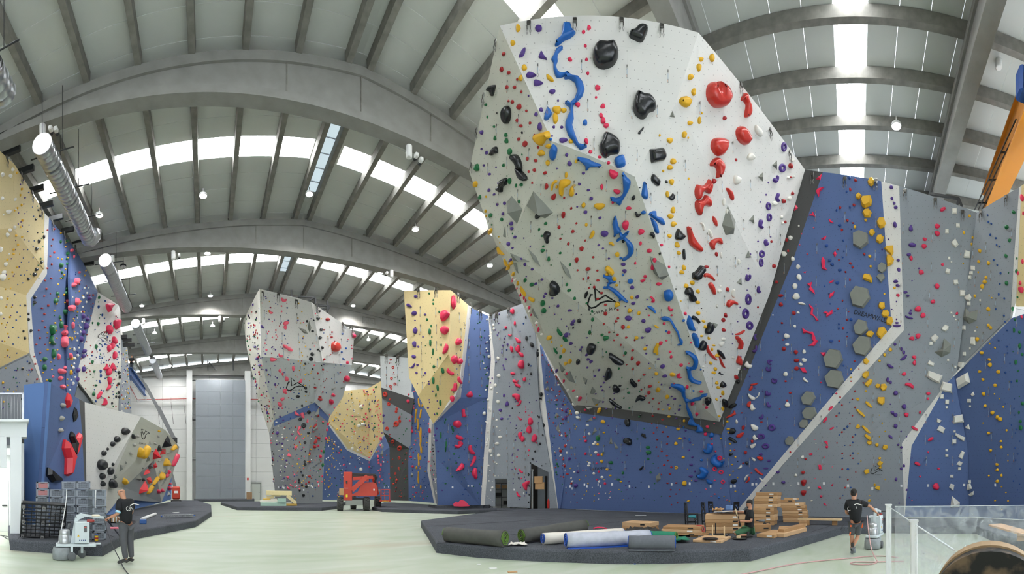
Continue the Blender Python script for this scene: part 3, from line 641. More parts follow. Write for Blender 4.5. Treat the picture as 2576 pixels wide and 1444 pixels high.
((1560,800,S3),'''
U P 790,395 830,398 890,430 940,485 945,545 930,605 900,610 870,600 862,640 870,700 910,745 980,765 985,785 940,788 860,765 825,720 812,650 805,585 820,590 865,590 890,540 870,470 820,425;P 612,800 625,793 700,800 760,820 790,870 790,930 805,975 860,985 910,965 960,960 990,925 1050,915 1057,928 1000,950 985,982 920,985 825,1005 830,1080 860,1140 885,1200 880,1215 855,1200 820,1140 800,1050 780,970 745,915 740,880 680,840 625,815;P 855,1215 880,1215 905,1265 940,1290 945,1320 890,1305 818,1290;P 945,1280 1005,1340 1000,1380 925,1388 935,1330;P 1075,1425 1115,1378 1135,1400 1130,1440 1085,1444;888,880,30,22;728,1058,26,20;558,160,28,24;770,1322,24,24
N 1065,1000,78,94;P 118,745 145,732 175,770 210,805 195,828 160,810 135,780;P 215,945 240,930 300,955 308,980 270,988 235,975 210,1000 190,998 195,970;1260,1025,66,106;P 1205,820 1235,762 1280,800 1255,835 1225,838;P 1318,1085 1335,1050 1390,1030 1412,1045 1395,1080 1345,1095;92,1265,64,106;1363,1370,86,70;285,1420,50,40;247,1175,26,24;437,878,14,14;497,1012,12,12;826,224,14,12;1432,770,40,50
Y 198,240,50,38;302,370,42,36;P 400,400 440,308 475,315 460,380 465,432 440,435 425,410;442,672,46,36;362,605,30,20;635,680,76,38;463,865,56,50;572,950,48,46;599,1095,32,36;468,776,16,14;519,1108,16,14;594,1193,38,30;776,1245,28,40;703,1345,42,34;560,1320,14,14;1168,785,44,36;1185,840,42,36;1240,905,40,56;1166,985,28,34;1240,1097,36,44;1199,1188,30,26;1297,1253,38,30;1310,1343,44,28;1312,1387,28,22
V 324,333,28,18;317,429,28,20;462,494,38,20;515,583,58,50;541,698,60,34;392,718,16,14;347,548,18,14;502,804,24,20;605,844,26,16;624,948,26,16;662,978,36,24;585,1044,34,18;717,1106,38,22;667,1153,24,18;683,1216,30,22;728,1306,30,20;795,1364,28,24;1422,43,16,18
R 152,391,36,24;145,485,38,46;220,543,52,48;80,563,20,18;155,620,28,22;292,683,32,26;227,757,30,22;362,823,50,30;258,865,22,22;350,900,44,40;310,942,22,18;402,974,32,20;357,1019,26,24;472,1031,20,22;464,1102,32,20;395,1185,28,24;513,1230,28,22;384,1275,20,20;450,1328,30,24;408,1392,20,20;515,1382,26,22;45,450,22,22;178,268,24,22;10,325,22,28;1215,953,22,14;580,1435,20,14
r P 1288,1195 1370,1150 1380,1115 1405,1160 1370,1185 1300,1215
K 493,303,48,48;606,408,38,28;619,468,36,36;740,567,42,36;832,549,20,16;P 682,690 710,668 730,675 720,705 745,715 705,722 690,715;654,792,22,14;812,832,42,40;985,887,54,28;876,1032,48,40;838,1013,18,12;1005,1048,16,14;1047,1081,36,32;930,1161,40,40;1140,1280,22,18;1058,1317,42,42;1035,1405,42,46;562,274,28,20;858,297,28,24
G 66,420,38,34;22,718,18,20;92,852,20,14;105,901,38,22;47,968,24,18;237,888,18,12;112,1088,26,16;249,736,18,12;232,1196,28,24;139,1358,16,14;290,1341,18,16
'''),
((1320,800,S3),'''
V 508,100,16,14;756,238,16,14;560,306,44,34;692,352,34,22;675,380,32,26;558,413,16,14;751,443,38,30;770,497,44,28;803,524,44,36;760,597,30,22;901,627,32,28;850,699,32,26;958,780,28,20;924,827,30,20;943,873,30,20;1030,836,16,14;1082,911,18,12;860,916,26,14;905,1010,24,22;950,1013,26,20;1097,1093,24,20;957,708,20,14;1083,980,16,12;990,1100,24,18;458,1047,24,26;506,1124,28,56;497,1208,28,54;1060,1208,22,16;1153,1287,20,18;1100,1373,22,16;1131,1398,20,16;968,1221,18,14;1010,1300,16,14;387,637,32,44
N 662,28,46,46;586,117,20,26;P 757,340 790,303 860,325 865,375 840,420 790,415 760,385;648,526,54,62;P 1023,425 1040,420 1120,470 1200,525 1203,548 1140,545 1080,510 1040,460;P 970,700 990,630 1015,598 1050,630 1058,700 1010,737 975,725;P 1066,825 1085,802 1120,820 1158,870 1140,887 1095,880 1070,850;1154,818,40,22;P 1023,980 1040,975 1120,1040 1178,1075 1170,1083 1100,1060 1050,1020;610,347,14,14;1003,106,14,10
G P 350,355 375,375 402,420 395,428 360,395;387,363,14,12;434,467,36,44;889,294,22,20;988,412,18,24;950,467,22,16;1121,556,24,14;1140,610,26,30;942,202,30,26;1083,173,16,12
Y 327,286,26,28;447,335,30,26;475,392,48,56;548,518,44,60;497,546,42,40;870,1037,42,30;P 883,1150 890,1105 905,1085 930,1092 925,1125 895,1155;951,1256,54,46;962,1387,30,26;490,1047,12,16;555,1130,18,30;545,1155,16,20;526,1258,14,16;613,1343,16,14;628,1318,14,12
R 961,72,22,22;1024,171,26,22;1083,267,24,20;428,887,20,34;391,992,26,26;457,1120,22,24;462,1225,20,26;465,1276,18,18;347,873,10,12;400,1186,22,22;410,1362,22,30;500,1425,18,34;290,568,18,24;325,632,20,32;385,712,20,28;405,740,16,28
W 527,877,26,44;590,1045,28,40;630,957,36,28;P 612,1140 635,1128 658,1150 640,1170 618,1165;P 622,1190 650,1185 668,1210 645,1222 625,1210;761,1298,38,32;783,1402,34,34;387,942,16,16;409,808,22,26;443,1098,12,14;368,997,14,14;450,1198,16,14;432,1297,14,12;450,1425,20,22;483,942,12,12;365,690,20,26
K 592,877,38,22;672,967,50,34;662,990,38,20;732,1112,28,30;846,1207,34,24;727,1438,30,18;510,670,34,26;475,760,24,44
g V 548,628 620,795 525,715 462,680;V 690,695 765,735 745,820;V 817,820 868,880 845,915 782,915;V 798,955 938,1000 862,1057;V 715,1068 838,1078 785,1128;V 825,1185 833,1240 730,1265;V 852,1308 885,1362 812,1430;V 400,510 500,625 455,670;V 365,1170 380,1140 420,1170 395,1225;V 410,1258 430,1410 372,1340;V 605,1262 625,1300 588,1308;V 290,930 315,1055 280,990;V 280,815 295,860 285,895 252,850;V 265,755 270,800 238,795
'''),
((1380,1000,S3),'''
Y 597,567,28,36;517,698,16,14;646,690,26,34;645,772,38,38;472,777,18,12;711,870,36,28;750,944,30,26;455,878,16,14;264,858,16,16;318,686,18,14;380,507,14,16;454,951,14,14;377,996,18,14;805,990,14,14;877,1018,30,24;675,995,14,12;478,1043,20,14;462,1134,14,14;434,1180,16,14;555,1183,16,14;552,1252,16,14;735,1162,14,12;855,1114,14,14;905,1237,14,14;1568,382,42,36;1590,495,44,36;1543,558,44,40;1546,850,42,40,o
W 567,542,30,30;548,563,38,34;575,665,42,32;497,795,34,34;487,824,34,28;549,919,32,32;648,965,36,34;614,1016,30,28;289,1015,28,24;275,975,22,18;313,902,24,18;690,1160,14,14;747,1209,18,18;607,1230,14,14;530,1089,14,12;322,1155,12,12;408,1225,12,12;270,1263,14,14;212,1088,14,12;201,878,12,14;183,802,14,14;217,568,12,14;160,460,22,26;224,668,16,30;150,698,22,20;356,829,12,14
C 435,1056,20,28;466,1077,18,28;600,1055,14,30;626,1076,16,30;770,1052,24,32;980,1076,20,32;1215,1080,22,32;1490,1050,22,34;260,1078,22,28;285,1100,12,28
R 148,648,26,40;205,586,26,40;180,752,20,28;196,828,24,36;228,926,34,26;184,963,18,24;277,1041,28,24;210,463,22,36;212,1155,12,12;345,1268,14,12;310,1178,12,10;330,736,12,12;280,690,10,10;1317,509,28,22;1436,561,26,24;1307,600,20,20;1371,651,32,20;1328,711,20,20;1434,706,30,22;1445,763,22,20;1400,819,32,24;1487,844,30,26;1327,851,18,18;1367,933,18,18;1472,926,28,24;1440,1037,32,20;1546,1035,30,22;1480,1117,20,20;1587,1117,20,18;1543,1169,20,18;1469,1196,20,18;1562,1275,20,18;1490,1299,20,18;1382,418,30,26;1447,473,22,22;1274,430,22,20
V 253,742,36,42;333,1066,48,50;355,899,32,34;838,735,18,14;893,784,22,16;949,700,20,18;935,858,20,18;910,963,22,16;972,1018,22,14;933,1066,22,14;946,1117,18,16;1032,1192,18,12;967,1216,16,14;1010,1090,14,14;900,487,18,14;897,572,16,16;480,1115,12,12
G 601,490,44,80;1206,604,50,44;1215,663,62,54;1207,744,30,34;757,787,46,40;900,914,30,34;848,992,36,28;1237,907,24,28;663,667,22,28;1267,799,20,12;1284,1041,20,16;1076,502,22,16;882,1140,14,12;1013,1215,14,12;1367,1196,18,14;1280,1245,16,12;1278,1118,16,14;105,803,24,30;118,832,20,28;95,905,18,24;102,932,14,14;548,648,14,12;168,1052,10,14
K 438,476,36,26;450,526,36,30;447,680,28,36;602,693,32,32;582,798,24,26;416,879,16,14;608,897,24,30;587,993,24,22;685,1041,30,34;610,1161,16,14;751,1139,16,14;732,1234,14,14
N P 912,520 925,492 965,485 1005,510 1010,560 985,582 955,565 920,550;P 1128,440 1145,438 1182,480 1178,495 1160,490;P 1100,865 1140,830 1152,840 1120,882 1105,880;1120,1025,12,10;1057,1090,12,10;1154,1217,14,12;1197,692,18,12
g V 755,438 780,568 727,568;V 780,515 855,610 815,640;V 268,568 305,622 252,625;V 1350,895 1365,988 1310,1035 1290,960
'''),
((1640,1040,280 / 1555),'''
Y 440,613,48,38;575,440,18,16;497,778,16,14;555,936,18,14;548,1094,16,14;510,1225,42,34;455,975,68,72;967,353,30,28;1092,422,38,28;1100,520,28,28;1166,610,28,26;1005,632,20,18;1124,714,28,22;1135,808,30,18;1090,862,28,24;1198,898,22,20;1167,1089,28,24;1271,1126,24,24;1009,1160,20,18;1083,1225,22,20
V 454,344,36,30;534,410,34,28;517,513,32,26;565,612,36,28;548,716,50,40;600,810,32,28;545,876,54,40;613,938,52,32;511,1068,22,16;673,1100,22,12;620,1158,18,14;1521,572,54,38;1452,925,20,12;1525,1075,22,16
U 523,362,28,40;P 718,520 735,500 770,500 775,430 800,423 850,450 855,500 830,550 790,567 740,550;P 822,650 850,590 890,568 912,590 905,640 960,680 1010,655 1012,690 975,750 930,760 870,730 830,690;P 628,855 670,850 690,820 660,770 675,748 720,750 785,800 788,835 750,900 700,920 650,905 632,880;P 762,918 800,930 850,955 845,985 800,990 775,965;693,652,36,44;935,1175,36,30
K 835,358,34,24;840,428,30,30;890,530,30,30;950,625,76,72,o;877,778,64,70,o;968,820,80,62,o;992,957,64,62,o;877,935,34,20;754,1059,26,16;966,1047,24,16;879,1127,30,18;827,1157,24,16;1049,1210,28,20
N P 1070,350 1090,325 1140,350 1192,395 1170,418 1110,385 1075,370;1104,570,60,46;1326,693,42,56;1145,950,90,66;1200,670,16,12;1037,741,14,14
R 1277,197,40,70;1402,390,36,50;1310,545,42,52;1392,832,34,24;1273,697,28,22;1154,512,26,22;1532,122,30,22
r P 1180,315 1200,290 1280,262 1285,290 1240,340 1185,335;P 1470,610 1490,595 1545,610 1555,640 1525,662 1480,630;P 1435,775 1460,765 1500,810 1555,850 1550,868 1490,840 1445,800;P 1305,965 1340,930 1350,882 1370,890 1365,935 1320,972
W 1185,116,36,60;P 1385,150 1440,160 1485,190 1480,225 1440,245 1400,215;P 1412,320 1440,295 1455,330 1485,350 1440,378 1415,350;P 1370,445 1420,425 1455,420 1440,465 1405,490 1385,480;P 1390,610 1440,635 1450,660 1430,670 1405,645;P 1192,765 1225,745 1240,712 1262,730 1255,760 1220,775;P 1290,925 1320,860 1360,858 1330,890 1305,935;P 1497,900 1525,905 1555,940 1550,955 1520,930
C 275,990,20,40;528,983,28,44;820,1017,24,42;1107,1015,30,46;1157,1015,32,40;1405,990,32,40;1457,988,30,42
'''),
((1780,880,S3),'''
W P 490,525 520,545 560,570 580,580 570,608 540,608 500,575;P 580,580 610,555 620,515 635,520 625,555 590,590;P 520,665 550,660 560,695 585,710 545,740 520,720;967,667,60,64
V P 777,380 785,345 800,350 805,380 825,380 820,350 843,370 835,400 805,410;P 697,530 705,500 725,492 735,520 765,520 765,545 735,558 700,550;P 712,660 720,635 740,635 745,660 770,670 765,695 735,700;P 622,830 630,810 655,810 660,780 678,785 675,825 645,845;778,943,92,86,o;648,1050,98,74,o;703,1167,92,70,o;838,814,22,18;743,1345,40,30;511,323,18,16;572,462,18,16;668,500,18,16;707,1435,60,24
R 415,763,26,18;653,875,32,22;876,716,24,20;963,615,20,30;1002,521,38,24;947,381,30,26
r P 522,415 570,405 615,400 605,415 570,433 525,428;P 502,490 520,445 540,433 550,460 520,500;P 478,660 495,630 525,622 520,680 505,698 485,690
g H 1130,580 1195,500 1280,508 1315,580 1255,675 1160,665;H 1145,760 1190,690 1300,690 1330,775 1260,850 1175,835;H 1108,885 1150,838 1210,842 1225,905 1180,948 1125,940;H 938,1100 975,1045 1040,1050 1055,1105 1015,1155 955,1148
'''),
((1900,680,S3),'''
W 532,88,60,72;482,193,64,70;497,317,92,76;P 517,400 545,383 600,400 608,418 565,420 530,410;519,513,38,32;479,678,34,36;592,985,44,54;593,1088,58,56;553,1138,44,42;P 575,1310 595,1297 620,1325 645,1345 625,1360 585,1330
R 468,517,50,48;493,990,50,56;503,1090,64,46;500,1190,52,58;370,1343,26,24;1093,22,24,22;1146,113,22,32;1002,468,28,26;1057,367,22,26;1110,598,30,30;1062,701,28,34;1112,803,18,16;1016,856,22,22;1205,1100,32,24;1131,502,20,14;1255,1195,16,16;1160,1343,20,20;1308,1362,20,18
u 840,192,18,20;992,152,46,44;893,286,18,16;905,405,20,20;965,498,20,18;1160,598,38,42;1013,653,24,26;1014,703,26,28;1112,753,18,16;920,858,48,38;1068,1153,20,22;1164,1247,26,20
k P 628,168 688,142 675,195 715,245 722,290 650,235 665,200;P 892,150 915,130 953,118 935,145 900,158;P 893,340 905,285 960,255 945,300 910,330;P 655,408 705,455 695,525 740,570 768,607 740,612 715,565 668,535 680,465 660,450;P 822,515 855,495 890,515 935,475 935,525 860,570 865,530;P 570,695 625,735 670,745 695,742 725,800 730,835 762,855 715,918 638,915 690,885 705,860 685,835 685,780 620,755 585,765;V 775,985 860,982 845,1068 800,1020;P 538,1178 595,1178 627,1240 580,1240
K 795,1359,24,22;736,419,12,12
q P 1305,65 1330,42 1390,55 1420,100 1412,155 1340,125 1300,110;P 1335,775 1370,735 1415,735 1440,765 1405,812 1360,805;1362,824,28,32;P 1310,1075 1345,1060 1382,1100 1350,1142 1312,1125;1162,1200,28,30;1162,1296,28,24;P 1295,1255 1340,1222 1378,1225 1370,1280 1335,1312 1300,1295;P 1325,1370 1385,1312 1423,1330 1405,1375 1365,1415 1330,1395
g H 1140,290 1218,187 1365,222 1398,345 1305,467 1180,435;H 1185,680 1250,590 1345,615 1370,715 1285,795 1210,775;H 1172,905 1265,790 1390,810 1412,950 1330,1045 1210,1015;H 825,1060 905,945 1030,970 1068,1090 990,1200 855,1175;H 835,1290 925,1195 1045,1220 1080,1340 1010,1440 880,1415
'''),
((1980,400,S3),'''
k V 333,245 432,158 405,265;P 347,395 375,360 448,342 400,395 385,463;P 262,685 300,665 312,638 328,665 345,705 315,690;P 502,730 520,732 568,778 520,770;V 390,968 488,912 462,990;V 550,1140 582,1095 607,1150 577,1203;P 415,1235 435,1185 463,1230 455,1300 490,1350 425,1335
K 322,832,20,18
u 757,230,30,42;721,398,24,28;763,585,26,34;600,622,26,32;638,804,42,40;781,853,22,22;681,988,24,32;478,1050,44,42;688,1117,20,24;673,1193,24,20;517,1228,44,40;546,1277,44,42;640,1347,48,38
R 829,260,34,42;765,370,32,40;809,558,32,42;644,590,28,40;731,747,32,34;798,775,22,24;664,859,32,36;618,1096,24,20;628,1224,26,22;767,1264,30,34;794,1311,30,32;708,1369,26,26;937,1153,30,36
q P 978,275 1000,230 1035,225 1055,265 1045,320 1015,335 985,310;P 830,440 870,408 905,445 870,495 838,475;P 890,510 915,455 1010,448 1030,500 1020,565 945,600 910,580;P 913,655 940,612 990,605 1025,650 1005,712 940,712;953,740,38,44;822,823,36,44;P 1087,760 1120,712 1170,715 1197,780 1175,830 1125,845 1095,805;P 992,885 1015,850 1050,855 1068,890 1030,940 1000,920;P 1077,975 1095,925 1140,918 1170,945 1160,1005 1120,1027 1080,1005;P 1175,1085 1205,1055 1285,1050 1290,1135 1270,1175 1215,1130;P 1202,1210 1215,1155 1260,1165 1297,1220 1270,1280 1215,1305;1002,1179,40,46;1012,1301,32,36
V 1263,343,44,52;1269,480,36,44;1296,537,34,40;1316,587,46,46;1306,797,48,72;1228,972,20,24;1348,1227,36,42;1352,1342,46,50;1152,1096,24,24
g H 797,905 878,865 980,905 987,1025 895,1098 800,1050;H 1093,1300 1145,1248 1210,1285 1205,1345 1150,1390 1098,1355;H 1078,1430 1110,1392 1170,1390 1190,1440 1140,1500
'''),
((2240,440,336 / 1617),'''
V 65,1290,56,42;88,1340,54,36;180,1422,46,34;248,650,52,74;265,850,92,54;222,967,56,40;345,1133,24,20;262,1283,22,18
K P 600,430 620,400 655,390 670,405 650,435 615,445;567,622,72,52;567,711,64,66;416,780,52,46;408,865,68,54;251,1010,46,56;630,1086,38,40;373,1180,62,64;566,1348,62,64
w 777,442,60,74;818,614,50,50;684,683,48,56;P 735,815 785,768 800,795 825,845 785,885 745,850;710,1007,32,40;739,1056,22,20;P 883,990 905,910 968,930 962,1010 890,1005;P 660,1175 680,1132 727,1145 715,1203 668,1190;1000,1130,52,60;977,1187,44,42;961,1240,40,48;P 760,1310 762,1275 815,1272 825,1325 775,1332;P 840,1425 860,1393 908,1410 900,1444 850,1450;1098,1395,24,22
Y 958,499,34,38;890,700,36,40;996,760,34,32;983,838,28,36;1083,922,38,46;1070,1051,34,42;1190,1070,40,46;881,1072,20,22;1064,1179,22,26;1160,1243,38,42;1143,1295,50,50;1113,1350,46,60;50,1367,34,30
u 1177,488,24,24;1188,571,24,34;1221,591,26,28;1208,725,20,36;1277,766,24,30;1286,848,22,32;1322,866,24,20;1251,1032,26,30;1294,1091,24,22;1334,1191,24,36;1325,1320,24,22;1314,1437,14,16
G 1493,452,46,46;1408,632,50,58;1444,793,40,46;1400,982,38,50;1408,1312,42,62;1430,1187,14,24;1531,1012,20,32;1527,1167,30,54;1533,1318,28,50
K 1597,280,42,88;1608,468,20,52;1602,1050,28,60;1545,1190,24,48;1573,1310,32,52;1585,1390,60,80
'''),
((2160,700,416 / 2002),'''
q P 240,330 255,290 315,295 318,360 280,380 245,362;P 275,440 295,390 350,382 375,425 350,475 300,475;P 330,520 355,462 405,470 420,520 390,575 340,560;P 217,670 240,600 310,588 347,650 270,738 222,700;313,190,26,28;385,865,48,50;316,928,42,44;253,998,34,34;232,1303,66,58;P 260,1330 275,1280 320,1275 345,1310 330,1355 290,1368;88,1365,30,28
Y 1408,214,30,40;1582,214,18,20;1612,237,20,22;1572,375,46,56;1583,447,14,20;1575,572,36,44;1601,600,34,46;1434,590,16,18;1437,738,48,50;1588,791,20,22;1651,842,22,26;1492,902,48,40;1583,984,36,38;1593,1048,46,56;1467,1130,36,36;1692,1133,46,48;1507,1226,38,38;1654,1296,44,42;1646,1402,18,22
V 567,170,48,38;597,212,42,30;632,390,28,28;625,425,46,34;P 565,450 600,462 655,480 655,495 610,492 570,475;610,678,20,20;692,743,20,22;440,800,40,36;519,857,30,50;547,897,36,52;P 500,985 540,950 575,925 588,940 555,985 510,998;P 342,1045 365,1035 420,1070 420,1090 385,1088 350,1065;352,1230,40,62;386,1260,40,42;449,1390,60,56;646,1128,18,18;614,1230,16,16;458,283,20,22;401,377,20,18;459,498,22,22;464,540,48,26;462,576,96,34
K 477,207,42,42;900,283,62,52;719,373,72,80;780,450,62,70;1190,427,34,40;719,700,62,68;645,730,64,52;675,957,54,48;675,1024,46,62;549,1160,52,50;P 560,1280 590,1262 640,1275 670,1310 655,1340 610,1310 565,1300;843,1395,54,40
w 1256,180,72,80;P 1280,235 1310,200 1350,190 1368,235 1350,275 1310,270;1335,305,42,52;1122,417,26,28;1152,459,28,28;1177,500,20,22;P 1000,610 1045,560 1095,585 1085,620 1050,645 1010,630;P 868,720 925,672 970,715 920,780 880,750;878,790,44,46;1273,598,48,56;1414,638,26,26;P 1355,800 1362,712 1412,712 1415,812;1349,850,24,32;1281,913,40,50;P 832,1035 855,990 918,1030 905,1070 850,1050;1083,988,30,34;P 822,1190 845,1118 1018,1180 975,1275 900,1245;P 1185,1050 1190,1010 1280,1018 1270,1080 1220,1075;1170,1073,28,32;P 980,1360 1015,1250 1132,1280 1130,1390 1050,1375;P 1195,1215 1325,1142 1353,1260 1215,1342;P 1357,1405 1390,1373 1405,1410 1380,1432;1472,268,20,30;1485,143,20,24
u 1697,195,20,38;1764,244,28,28;1660,374,20,28;1761,453,24,28;1770,525,22,24;1797,632,22,22;1695,752,22,22;1796,829,26,22;1803,904,24,22;1833,1030,18,18;1778,1143,22,26;1848,1255,16,28;1821,1343,16,22
G 1925,230,20,36;1866,372,26,64;1894,500,26,36;1883,630,26,62;1950,652,34,42;1952,820,34,66;1904,1015,32,62;1930,1122,22,26;1918,1243,26,36;1982,920,30,44;1870,888,12,14
K 1975,467,28,46;1947,420,14,14
g V 1288,345 1340,405 1455,370 1435,515 1340,562 1242,485;V 1035,708 1130,795 1118,905 1000,965 905,895 1000,845
'''),
((1860,960,340 / 1444),'''
k P 950,300 975,265 1000,262 995,285 960,312;P 892,435 915,385 940,382 935,410 905,438;P 962,510 985,490 1012,483 1005,500 975,517;P 905,635 940,632 948,680 915,655;P 742,770 780,760 780,785 750,788;P 842,890 872,888 880,915 878,940 850,940 848,905;V 830,1115 865,1105 885,1155 840,1145;V 970,1105 1010,1075 1003,1110 990,1125;P 898,1295 915,1297 935,1327 908,1315
K 935,698,34,30;993,911,16,10;808,1036,14,14;805,620,14,10;846,721,12,12;873,1226,30,28;907,808,12,16;1037,128,26,22
R 545,754,22,24;708,828,26,30;P 660,965 685,950 703,970 680,992;P 660,1055 717,1052 700,1110 672,1108;P 658,1166 716,1166 700,1215 670,1212;1236,102,22,22;1078,166,20,20;1209,190,16,18;1096,251,22,20;1237,275,22,18;1038,368,24,22;1209,364,18,18;1181,451,18,18;1096,540,24,24;1211,592,18,18;1043,655,16,18;1183,680,18,18;1100,767,20,20;1185,791,18,18;1214,820,20,18;1100,935,22,22;1244,965,16,20;1159,1047,22,16;1131,1133,22,22;1078,1244,18,20
u 998,130,20,20;1066,221,22,20;1180,221,16,14;1066,337,22,20;1179,336,14,14;1041,485,14,12;1155,480,28,28;1122,508,26,24;1240,566,20,22;1067,570,16,16;1211,650,20,18;1126,682,16,14;1214,764,20,22;1100,821,22,18;1271,877,16,18;1159,935,28,24;1075,1020,18,18;1190,1132,22,18;1106,1217,14,12
W 675,805,36,38;603,1001,34,34;742,1135,30,26;773,1270,26,20;551,1108,12,14;818,660,14,14
C 363,1092,22,34;631,1090,24,34;904,1089,28,32;1160,1113,26,34
V 410,968,40,30;470,1075,44,34;282,1109,16,16;231,1161,18,14;178,1048,16,10
q 1352,100,28,26;1266,188,36,36;P 1345,225 1355,205 1400,240 1422,270 1410,283 1375,260;P 1247,300 1265,292 1320,335 1345,370 1335,380 1290,350;1267,480,50,50;P 1308,480 1318,462 1370,505 1402,545 1390,555 1350,530;P 1335,575 1350,557 1400,590 1412,620 1395,630 1360,605;P 1360,655 1370,630 1415,635 1412,670 1385,677;P 1330,955 1350,935 1385,935 1388,975 1350,992;1269,764,12,14;1299,849,16,12;1390,1217,18,10;1388,1270,32,32
'''),
((2180,980,396 / 1787),'''
q P 120,125 130,85 205,85 205,150 180,178 130,155;118,628,42,44;P 180,650 195,625 235,630 242,660 215,687 185,675;150,779,34,34;P 120,835 150,805 188,830 165,865 130,860;155,883,36,34;147,290,18,14;178,381,18,18;211,475,18,16;147,536,16,16;211,1021,18,14;92,1081,26,34;P 93,1115 120,1090 152,1095 148,1138 105,1130
V 427,194,54,60;293,261,42,46;329,288,46,50;330,413,48,48;270,165,20,18;P 245,525 262,512 295,540 290,558 265,550;392,476,20,20;455,536,16,16;359,627,34,26;395,657,32,30;392,716,16,16;424,866,30,36;393,898,32,34;335,1019,32,44;455,1140,28,26;485,1226,20,18;369,1290,18,18;517,776,18,14
K 700,44,48,38;697,106,32,34;607,259,30,36;453,286,56,50;P 510,430 520,410 580,445 582,467 550,462 520,445;P 695,575 720,545 755,538 760,560 735,580 700,588;700,713,24,26;P 545,835 560,815 605,840 610,865 580,862 550,850;816,897,32,28;607,988,26,24;788,1100,78,78;516,1257,16,16
w 855,78,46,56;P 890,165 895,113 938,115 935,168;910,203,30,26;1167,127,42,46;1176,190,22,24;P 797,370 800,325 855,352 830,380;P 795,460 830,402 893,440 870,498;P 985,387 988,300 1088,280 1105,370;P 1123,425 1160,390 1175,450 1140,445;998,475,28,28;P 1000,515 1010,490 1122,545 1105,590 1040,550;995,590,52,50;909,688,32,30;910,749,38,34;P 1042,765 1080,692 1115,712 1085,792;P 1020,850 1050,808 1092,830 1070,872;1055,898,40,38;967,985,40,36;P 935,1110 955,1068 997,1080 985,1152 960,1130;1170,1045,32,36;P 1142,1140 1150,1070 1180,1065 1198,1125 1150,1142;P 1157,1190 1218,1150 1215,1195 1185,1213;V 965,1195 1068,1280 1062,1340 945,1345
C 65,1124,26,34;395,1093,24,30;698,1090,26,34;1107,1084,26,30;1460,1085,20,36
Y 1330,48,40,46;1453,50,18,18;1511,104,16,16;1347,185,34,38;1430,262,50,42;1487,312,40,44;1518,336,46,48;1553,197,20,24;1323,379,14,18;1387,494,32,36;1590,462,24,30;1526,586,28,30;1530,653,34,34;1410,691,32,34;1482,850,34,36;1484,912,34,36;1390,977,24,22;1533,973,28,34;1484,1040,36,36;1534,1103,22,18;1583,1168,20,20;1460,1260,24,22;1607,1264,22,22;1606,743,12,14;1606,808,16,18;1536,1360,14,20
u 1679,105,14,16;1573,162,16,18;1673,215,14,18;1678,287,14,18;1643,402,14,22;1702,452,20,20;1689,492,16,16;1738,585,18,18;1686,664,14,24;1718,731,16,18;1693,800,18,24;1742,901,16,22;1690,973,14,12;1665,1039,16,22;1738,1073,16,14;1715,1140,12,18;1692,1207,14,14
G 1772,158,34,44;1731,260,24,36;1747,362,36,40;1752,432,40,60;1738,78,12,14
'''),
]
SC5 = 500 / 2407
